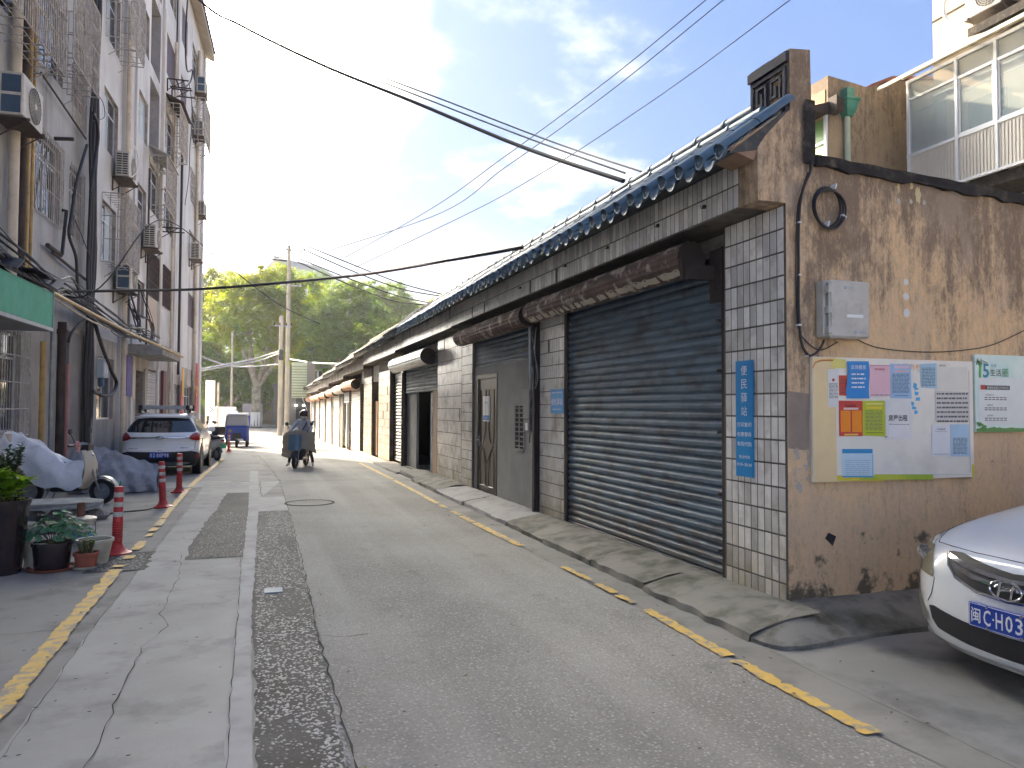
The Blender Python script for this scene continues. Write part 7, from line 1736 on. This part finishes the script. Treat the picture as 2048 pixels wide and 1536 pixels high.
# stone slab on rubble, and step
sl = thing('stone_slab', 'rough stone slab resting on rubble behind the pots', 'stone slab', (-2.7, 12.4, 0)); r_ = random.Random(4)
def rock(c, s, seed):
    r2 = random.Random(seed); mb = MB(); rings = []
    for k in range(5):
        a = math.pi*(k/4-.5); rings.append([(c[0]+s[0]*math.cos(a)*math.cos(2*math.pi*j/9)*r2.uniform(.8, 1.15)+(1e-3), c[1]+s[1]*math.cos(a)*math.sin(2*math.pi*j/9)*r2.uniform(.8, 1.15), c[2]+s[2]*math.sin(a)) for j in range(9)])
    return mb.loft(rings, 0, False)
m_rock = mat('grey_rock', (.26,.25,.23), (.16,.15,.14), scale=5, rough=.9, bump=.5, bscale=18)
rings = []
for z in (.20, .22, .27, .285):
    rings.append([(x+r_.uniform(-.015, .015), y+r_.uniform(-.015, .015), z) for x, y in ((-3.4, 12.15), (-2.9, 12.1), (-2.25, 12.15), (-2.1, 12.25), (-2.12, 12.6), (-2.4, 12.85), (-3.4, 12.9))])
part('slab', MB().loft(rings, 0, False), mat('mossy_stone', (.33,.34,.33), (.22,.23,.22), scale=4, rough=.85, stain=(.12,.13,.1), sscale=5, samt=.6, bump=.4), sl)
for k, (c, s) in enumerate((((-3.1, 12.4, .1), (.3, .25, .12)), ((-2.55, 12.35, .09), (.28, .2, .11)), ((-2.2, 12.5, .06), (.18, .15, .1)), ((-3.0, 11.6, .05), (.35, .2, .08)), ((-2.6, 11.3, .04), (.3, .16, .06)))):
    tag(solo('rubble_stone', rock(c, s, k), m_rock), ('brown boulder under the left half of the stone slab', 'grey rock under the middle of the stone slab', 'small rock under the right tip of the stone slab', 'low flat rock in front of the stone slab', 'flat stone just behind the potted plants')[k], 'rock')
shrub('weed', 'weedy green plant growing behind the stone slab', (-3.6, 12.2, .05), 14, .8, .35, m_lfd, .07, .04, 6, seed=21)
hose_g = [(-2.2, 12.35, .01), (-1.9, 12.7, .01), (-1.55, 12.9, .01), (-1.42, 13.2, .01)]
tag(solo('ground_hose', MB().tube(smooth_pts([(x-.1, y+.4, .012) for x, y, z in hose_g]), .011, 6), m_cable), 'thin black hose curving on the ground near the second bollard', 'hose')
# ------------------------------------------------------------------ utility poles
def pole(label, x, y, r0, r1, h, arms=(), paint=False):
    z = zt(y); t = thing('utility_pole', label, 'pole', (x, y, z))
    part('shaft', MB().lathe([(r0, -.2), (r1, h), (.001, h+.01)], (x, y, z), 18), m_polec, t)
    for (dz, w_) in arms:
        part('crossarm', MB().obox((x+w_*.12, y-.15, z+dz), (w_, .09, .09), Matrix.Rotation(rad(8), 3, 'Z')), m_galv, t)
        for s_ in (-.42, -.1, .3, .6): part('insulator', MB().lathe([(.03, 0), (.06, .04), (.04, .10), (.06, .14), (.03, .2)], (x+w_*s_, y-.15+.02*s_, z+dz+.045), 10), m_bpipe, t)
    return t
pa = pole('taller concrete utility pole with two crossarms rising above the trees', 2.32, 60.0, .19, .13, 14.6, ((14.2, 1.9), (11.5, 1.6)))
pb_ = pole('shorter concrete utility pole, left of the tall one, ending inside the foliage', 1.78, 58.6, .19, .15, 9.0, ((8.2, 1.2),))
part('transformer_box', MB().cbox(1.62, 1.95, 58.2, 58.36, 5.2, 6.0, .05), m_cable, pb_)
pole('slim pale lamp post left of the utility poles', -1.75, 62.5, .09, .07, 8.0)
# ------------------------------------------------------------------ trees
def tree(label, x, y, h, trunk_h, crown, seed, lm, n_leaf=9000, ls=.3, tr=.35, white=False, forks=5, kind='broadleaf_tree'):
    """crown: list of (dx, dy, z, rx, ry, rz)"""
    r_ = random.Random(seed); z0 = zt(y)+(.12 if y > 82 else 0); t = thing(kind, label, 'tree', (x, y, z0)); tm = MB()
    tm.tube([(x, y, z0-.2), (x+.05, y, z0+trunk_h*.5), (x+r_.uniform(-.1, .1), y, z0+trunk_h)], [tr*1.25, tr, tr*.95], 10)
    lm_ = MB()
    for k in range(forks):
        c = crown[k % len(crown)]; tip = Vector((x+c[0]*.9, y+c[1]*.9, z0+c[2]+c[5]*.2)); b = Vector((x, y, z0+trunk_h-.1))
        mid = b.lerp(tip, .5)+Vector((r_.uniform(-.6, .6), r_.uniform(-.4, .4), r_.uniform(-.9, -.1)))
        P = smooth_pts([b, mid, tip], 6); lm_.tube(P, [tr*.62*(1-.8*i/len(P)) for i in range(len(P))], 7)
        for q in range(3):
            a = P[5+q*2]; e = a+Vector((r_.uniform(-2, 2), r_.uniform(-1.5, 1.5), r_.uniform(.6, 2.4))); lm_.tube([a, a.lerp(e, .5)+Vector((0, 0, -.15)), e], [tr*.22, tr*.15, tr*.06], 5)
    part('trunk', tm, m_bark, t)
    if white: part('whitewash', MB().lathe([(tr*1.22, -.05), (tr*1.12, 1.5)], (x, y, z0), 12), m_chalk, t)
    part('limb', lm_, m_bark, t)
    lf = MB(); vs_, fs = [], []; vol = [c[3]*c[4]*c[5] for c in crown]; tot = sum(vol)
    for c, v in zip(crown, vol):
        # leaf clumps gathered on twiggy knots near the surface of the lobe
        nk = max(30, int(260*v/tot*len(crown)**.5)); per = max(20, int(n_leaf*v/tot/nk))
        for k in range(nk):
            d = Vector((r_.gauss(0, 1), r_.gauss(0, 1), r_.gauss(0, 1)+.25)).normalized(); rr = r_.uniform(.55, 1.04)
            kc = Vector((x+c[0]+d.x*c[3]*rr, y+c[1]+d.y*c[4]*rr, z0+c[2]+d.z*c[5]*rr)); ks = r_.uniform(.35, .85)*min(c[3], c[5])*.34
            for i in range(per):
                p = kc+Vector((r_.gauss(0, ks*.55), r_.gauss(0, ks*.55), r_.gauss(0, ks*.38)))
                s_ = ls*r_.uniform(.5, 1.15); nn = (d+Vector((r_.gauss(0, .6), r_.gauss(0, .6), r_.gauss(0, .6)+.5))).normalized()
                a = nn.orthogonal().normalized(); b = nn.cross(a); an = r_.uniform(0, 6.28); u = a*math.cos(an)+b*math.sin(an); w_ = nn.cross(u); o_ = len(vs_)
                vs_ += [p-u*s_*.5, p+w_*s_*.3, p+u*s_*.5, p-w_*s_*.3]; fs.append((o_, o_+1, o_+2, o_+3))
    lf.add(vs_, fs); part('crown', lf, lm, t, kind='stuff'); return t
m_t1 = leaf_mat('camphor_leaf', (.07,.15,.018), (.17,.22,.018), .55, .3); m_t2 = leaf_mat('deep_leaf', (.055,.13,.03), (.11,.19,.03), .5, .35); m_t3 = leaf_mat('plane_leaf', (.09,.15,.02), (.18,.22,.025), .55, .5)
def AT(x, y, Y): p = on_y(x, y, Y); return p.x, p.z
def lobe(px, py, rx, ry, Y, x0, dY=0, rd=None):
    X, Z = AT(px, py, Y+dY); k = (Y*.95)/1500; return (X-x0, dY, Z+.31, rx*k, (rd or rx)*k, ry*k)
Y1 = 84; xa = AT(512, 830, Y1)[0]
tree('mottled plane tree with a whitewashed pale trunk forking wide, in the centre distance', xa, Y1, 16, 4.2, [lobe(480, 600, 62, 50, Y1, xa), lobe(548, 572, 60, 42, Y1, xa), lobe(500, 655, 70, 42, Y1, xa, -2), lobe(590, 640, 62, 55, Y1, xa, -1), lobe(450, 650, 42, 50, Y1, xa, 1), lobe(560, 695, 64, 40, Y1, xa, 2), lobe(610, 585, 44, 36, Y1, xa, 1)], 11, m_t1, 90000, .26, .48, True, 6)
Y2 = 78; xb_ = AT(700, 830, Y2)[0]
tree('rounded camphor tree right of the utility poles, above the end of the shop row', xb_, Y2, 14, 4, [lobe(695, 600, 52, 44, Y2, xb_), lobe(655, 655, 52, 50, Y2, xb_), lobe(735, 640, 52, 46, Y2, xb_), lobe(700, 695, 66, 42, Y2, xb_, 1), lobe(645, 705, 44, 34, Y2, xb_, 1)], 12, m_t2, 70000, .24, .4)
Y3 = 96; xc_ = AT(790, 830, Y3)[0]
tree('camphor tree farther right, its top showing between the shop roof and the sky', xc_, Y3, 15, 5, [lobe(785, 600, 42, 38, Y3, xc_), lobe(760, 640, 50, 44, Y3, xc_), lobe(815, 640, 42, 44, Y3, xc_), lobe(850, 670, 45, 40, Y3, xc_), lobe(740, 590, 34, 30, Y3, xc_)], 13, m_t2, 45000, .28, .4)
Y4 = 98; xd_ = AT(430, 830, Y4)[0]
tree('tall yellowish plane tree behind, next to the end of the apartment block', xd_, Y4, 18, 5, [lobe(425, 580, 42, 44, Y4, xd_), lobe(415, 660, 45, 60, Y4, xd_), lobe(470, 580, 40, 40, Y4, xd_, 3), lobe(380, 620, 40, 60, Y4, xd_)], 14, m_t3, 50000, .28, .4)
Y5 = 70; xe_ = AT(915, 700, Y5)[0]
tree('tree whose top just rises behind the roof of the shop row', xe_, Y5, 12, 5, [lobe(915, 605, 42, 32, Y5, xe_), lobe(880, 625, 38, 34, Y5, xe_), lobe(950, 620, 30, 30, Y5, xe_)], 15, m_t3, 20000, .22, .35)
Y6 = 92; xf_ = AT(455, 830, Y6)[0]
tree('dark shaded tree low behind the white van', xf_, Y6, 9, 2, [lobe(430, 770, 46, 50, Y6, xf_), lobe(480, 760, 46, 48, Y6, xf_), lobe(530, 750, 40, 46, Y6, xf_), lobe(400, 720, 40, 50, Y6, xf_)], 16, m_t2, 40000, .27, .3, forks=4)
Y7 = 105; xg_ = AT(620, 700, Y7)[0]
tree('broad tree behind the utility poles, filling the gap between the crowns', xg_, Y7, 15, 5, [lobe(620, 580, 50, 40, Y7, xg_), lobe(600, 660, 60, 55, Y7, xg_), lobe(670, 660, 60, 50, Y7, xg_), lobe(560, 620, 50, 50, Y7, xg_)], 17, m_t2, 50000, .3, .4)
Y8 = 100; xh_ = AT(520, 830, Y8)[0]
tree('low dense dark tree mass between the white van and the corner house', xh_, Y8, 9, 2, [lobe(440, 800, 50, 40, Y8, xh_), lobe(500, 790, 50, 44, Y8, xh_), lobe(560, 780, 50, 50, Y8, xh_), lobe(470, 730, 55, 50, Y8, xh_), lobe(540, 720, 55, 50, Y8, xh_), lobe(410, 760, 40, 50, Y8, xh_)], 18, m_t2, 60000, .3, .3, forks=4)
# ------------------------------------------------------------------ distant buildings
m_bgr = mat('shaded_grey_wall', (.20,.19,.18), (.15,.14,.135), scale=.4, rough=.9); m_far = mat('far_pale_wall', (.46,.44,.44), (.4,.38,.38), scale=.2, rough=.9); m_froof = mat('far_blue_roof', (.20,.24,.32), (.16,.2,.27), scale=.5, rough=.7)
def XY(px, Y, py=815): return on_y(px, py, Y).x
bA = thing('corner_house', 'dark two-storey house with a brown signboard behind the utility poles', 'building', (XY(608, 92), 92, 0))
x0, x1 = XY(545, 92), XY(668, 92)
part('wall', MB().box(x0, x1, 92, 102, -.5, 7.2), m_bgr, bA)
part('roof', MB().prism([(x0-.5, 7.0), ((x0+x1)/2, 9.3), (x1+.5, 7.0)], 'y', 91.4, 103), m_mossy, bA)
part('shop_sign', MB().cbox(XY(590, 91.8), XY(640, 91.8), 91.7, 91.97, 3.0, 4.2, .02), mat('brown_shop_sign', (.28,.16,.08), (.22,.12,.06), scale=1), bA)
part('shop_opening', MB().box(XY(592, 91.9), XY(640, 91.9), 91.9, 91.99, -.3, 2.8), m_dark, bA)
for px in (592, 612, 635):
    f = part('window', MB().box(XY(px, 91.9), XY(px, 91.9)+1.3, 91.93, 91.98, 4.8, 6.2), m_winframe, bA); part('pane', MB().box(XY(px, 91.9)+.1, XY(px, 91.9)+1.2, 91.9, 91.925, 4.9, 6.1), m_pane, f)
m_lamp = emis('lit_lamp', (1, .93, .8), 6)
for px in (592, 607): part('lamp', MB().cbox(XY(px, 91.5)-.12, XY(px, 91.5)+.12, 91.5, 91.6, 1.9, 2.05, .02), m_lamp, bA)
for k, (pa_, pb2, pt_, Y, lb) in enumerate(((512, 700, 519, 170, 'large pale apartment block with a blue-grey gabled roof beyond the trees'), (700, 860, 575, 185, 'lower pale block with a long blue-grey roof beyond the trees on the right'))):
    x0, x1 = XY(pa_, Y), XY(pb2, Y); zt_ = on_y((pa_+pb2)/2, pt_, Y).z; t = thing('far_block', lb, 'building', ((x0+x1)/2, Y, 0))
    zw = zt_-5 if k == 0 else zt_-4; part('wall', MB().box(x0, x1, Y, Y+14, -.5, zw), m_far, t)
    if k == 0:
        xm = x0+(x1-x0)*.16; part('gable', MB().prism([(x0, zw), (xm, zt_), (x0+(x1-x0)*.36, zw)], 'y', Y-.02, Y+13), m_far, t)
        part('roof', MB().prism([(xm, zt_+.1), (x0+(x1-x0)*.62, zt_-1.2), (x1+1, zw-.5), (x0+(x1-x0)*.37, zw-.1)], 'y', Y-.4, Y+14), m_froof, t)
    else: part('roof', MB().prism([(x0-2, zw+2.5), (x0+(x1-x0)*.3, zw+2.6), (x1+2, zw-1), (x0-2, zw-1)], 'y', Y-.5, Y+14), m_froof, t)
    for j in range(4):
        for i in range(12):
            wx = x0+(x1-x0)*(i+.3)/12; wz_ = zw-2.5-j*3; part('window', MB().box(wx, wx+(x1-x0)*.03, Y-.08, Y-.03, wz_, wz_+1.5), m_pane, t)
# wall and clutter by the plane tree
wl_ = thing('garden_wall', 'low pale wall behind the whitewashed tree trunk', 'wall', (XY(500, 87), 87, 0)); part('wall', MB().box(XY(485, 87), XY(525, 87), 87, 87.25, -.4, 2.1), m_far, wl_)
tag(solo('blue_bin', MB().cbox(XY(500, 85)-.4, XY(500, 85)+.4, 85, 85.6, -.31, .75, .04).cbox(XY(500, 85)-.44, XY(500, 85)+.44, 84.96, 85.64, .752, .82, .02), m_tb, base=(XY(500, 85), 85.3, -.31)), 'blue rubbish bin beside the whitewashed tree trunk', 'bin')
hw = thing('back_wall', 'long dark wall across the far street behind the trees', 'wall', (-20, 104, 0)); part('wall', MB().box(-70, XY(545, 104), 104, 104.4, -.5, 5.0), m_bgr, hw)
# white sign post at the corner of the block, and the striped board at the end of the row
sp_ = thing('corner_sign', 'white street sign with a small black arrow by the corner of the apartment block', 'sign', (-2.15, 43.0, zt(43)))
part('panel', MB().cbox(-2.50, -2.02, 42.97, 43.03, 1.2, 3.1, .02), m_white, sp_); part('post', MB().box(-1.93, -1.82, 42.95, 43.05, -.45, 3.0).box(-2.50, -2.42, 42.95, 43.05, -.45, 1.19), m_pipe, sp_)
part('arrow', MB().obox((-2.2, 42.965, 1.62), (.22, .004, .03), Matrix.Rotation(rad(40), 3, 'Y')).obox((-2.2, 42.964, 1.48), (.22, .004, .03), Matrix.Rotation(rad(-40), 3, 'Y')), m_kink, sp_)
eb = thing('end_signboard', 'greenish ribbed sheet-metal signboard jutting from the far end of the shop row', 'signboard', (3.4, 57.0, 2))
XB = on_x(600, 775, 3.0)
part('box', MB().box(2.55, 3.6, 57.2, 57.6, 2.4, 5.0), mat('pale_green_sheet', (.45,.5,.38), (.36,.42,.31), scale=2, rough=.6), eb)
for k in range(12): part('rib', MB().box(2.53, 3.62, 57.16, 57.199, 2.45+k*.2, 2.53+k*.2), mat('pale_green_rib', (.24,.3,.22)), eb)
part('side_sheet', MB().box(3.601, 4.2, 57.3, 57.34, 2.9, 5.1), m_bgr, eb)
part('strut', MB().tube([(3.3, 57.4, 2.4), (3.75, 57.4, 1.2)], .03, 5), m_galv, eb)
# antenna on the roof
an = thing('antenna', 'small television aerial on the shop roof', 'aerial', (4.6, 33, 3.2)); part('mast', MB().tube([(4.6, 33, 3.2), (4.6, 33, 4.2)], .02, 5), m_galv, an); part('rod', MB().tube([(3.9, 33, 4.15), (5.3, 33.2, 4.15)], .015, 5).tube([(4.3, 32.7, 4.15), (4.3, 33.4, 4.15)], .01, 5).tube([(4.9, 32.8, 4.15), (4.9, 33.5, 4.15)], .01, 5), m_galv, an)
# ------------------------------------------------------------------ overhead wires
def wire(px, r, label, col=None, name='overhead_wire', group=None):
    """px: (x, y, depth) picks the anchor points along the span"""
    P = smooth_pts([at(*p) for p in px], 8); r = [max(r, (.0008 if px[0][2] > 30 else .00058)*(p-EYE).length) for p in P]; return tag(solo(name, MB().tube(P, r, 6), col or m_cable), label, 'wire', group)
m_wire = flat('wire_grey', (.02,.02,.025), .95, spec=.1); m_wred = flat('reddish_cable', (.16,.07,.06), .6)
wire(((180, -215, 18), (395, -3, 17.5), (480, 50, 16), (640, 128, 14), (830, 205, 12), (1040, 292, 10), (1247, 362, 8.2)), .028, 'thickest black cable bundle crossing the sky from the apartment roof to the shop roof')
wire(((200, -215, 18), (425, -2, 17.5), (520, 47, 16), (700, 128, 14), (900, 205, 12), (1100, 282, 10), (1282, 343, 8.0)), .012, 'thin wire just above the thick cable bundle, reaching the shop roof farther right')
wire(((190, -215, 18), (410, -3, 17.5), (500, 46, 16), (660, 121, 14), (860, 201, 12), (1060, 278, 10), (1250, 346, 8.1)), .012, 'thin wire hugging the thick cable bundle')
wire(((1430, -15, 8), (1190, 180, 14), (1000, 320, 22), (850, 425, 36), (690, 515, 62)), .006, 'left wire of the pair rising steeply to the top edge of the sky', m_wire)
wire(((1465, -15, 8), (1200, 198, 14), (1010, 335, 22), (860, 435, 36), (650, 503, 62)), .006, 'right wire of the pair rising steeply to the top edge of the sky', m_wire)
wire(((1600, -15, 8), (1300, 205, 14), (1080, 348, 22), (920, 435, 36), (710, 535, 66)), .006, 'single wire rising to the top edge, nearest the ridge block', m_wire)
wire(((100, 584, 14), (260, 581, 15.5), (420, 577, 16.5), (700, 552, 14.5), (900, 520, 12.5), (1045, 494, 11)), .028, 'thick dark cable sagging across the lane from the signboard to the shop roof')
wire(((700, 553, 14.4), (900, 522, 12.5), (1047, 497, 11)), .012, 'reddish strand lashed under the right half of the sagging cable', m_wred)
wire(((110, 580, 14.5), (200, 575, 15), (330, 440, 26), (440, 520, 40), (560, 610, 52), (640, 648, 60)), .014, 'thin wire slanting down from the apartment facade to the poles', m_wire)
for k, (pts, lb) in enumerate(((((398, 460, 60), (480, 468, 60), (578, 483, 60)), 'uppermost wire left of the tall pole'), (((398, 468, 60), (480, 476, 60), (574, 490, 60)), 'second wire left of the tall pole'), (((398, 497, 60), (480, 505, 60), (574, 516, 60)), 'third wire left of the tall pole, on the lower crossarm'), (((398, 503, 60), (480, 512, 60), (574, 522, 60)), 'lowest wire left of the tall pole'),
        (((590, 482, 60), (700, 527, 55), (800, 566, 52), (890, 590, 50)), 'uppermost wire right of the tall pole'), (((588, 490, 60), (700, 540, 55), (800, 577, 52), (880, 592, 50)), 'second wire right of the tall pole'), (((598, 517, 60), (700, 558, 56), (790, 590, 53), (860, 606, 50)), 'third wire right of the tall pole, on the lower crossarm'), (((596, 524, 60), (700, 570, 56), (780, 600, 53), (850, 610, 50)), 'lowest wire right of the tall pole'),
        (((400, 738, 55), (455, 728, 56), (510, 717, 58), (566, 700, 58)), 'pale messy wire between the apartment corner and the shorter pole'), (((402, 742, 55), (460, 731, 56), (515, 722, 58), (566, 704, 58)), 'second pale wire just below the messy one'), (((575, 718, 59), (630, 726, 55), (700, 728, 45)), 'pale wire from the poles to the shop roof'), (((400, 712, 55), (470, 733, 57), (566, 728, 58)), 'dark wire drooping to the shorter pole'))):
    wire(pts, .018 if k < 8 else .03, lb, m_wire if k < 8 else m_galv)
wire(((1165, 0, 9.0), (1165, 1, 9.0)), .001, 'x') if False else None

# ------------------------------------------------------------------ air
hzb = MB().box(-950, 950, -450, 1560, -1.6, 42)
hm = bpy.data.materials.new('haze_air'); hm.use_nodes = True; hn = hm.node_tree.nodes; hn.remove(hn['Principled BSDF'])
pv = hn.new('ShaderNodeVolumePrincipled'); pv.inputs['Density'].default_value = .0004; pv.inputs['Color'].default_value = (.85, .92, 1, 1); pv.inputs['Anisotropy'].default_value = .45
hm.node_tree.links.new(pv.outputs[0], hn['Material Output'].inputs['Volume'])
solo('haze', hzb, hm, kind='stuff', label='thin bright haze over the far end of the lane', cat='haze')
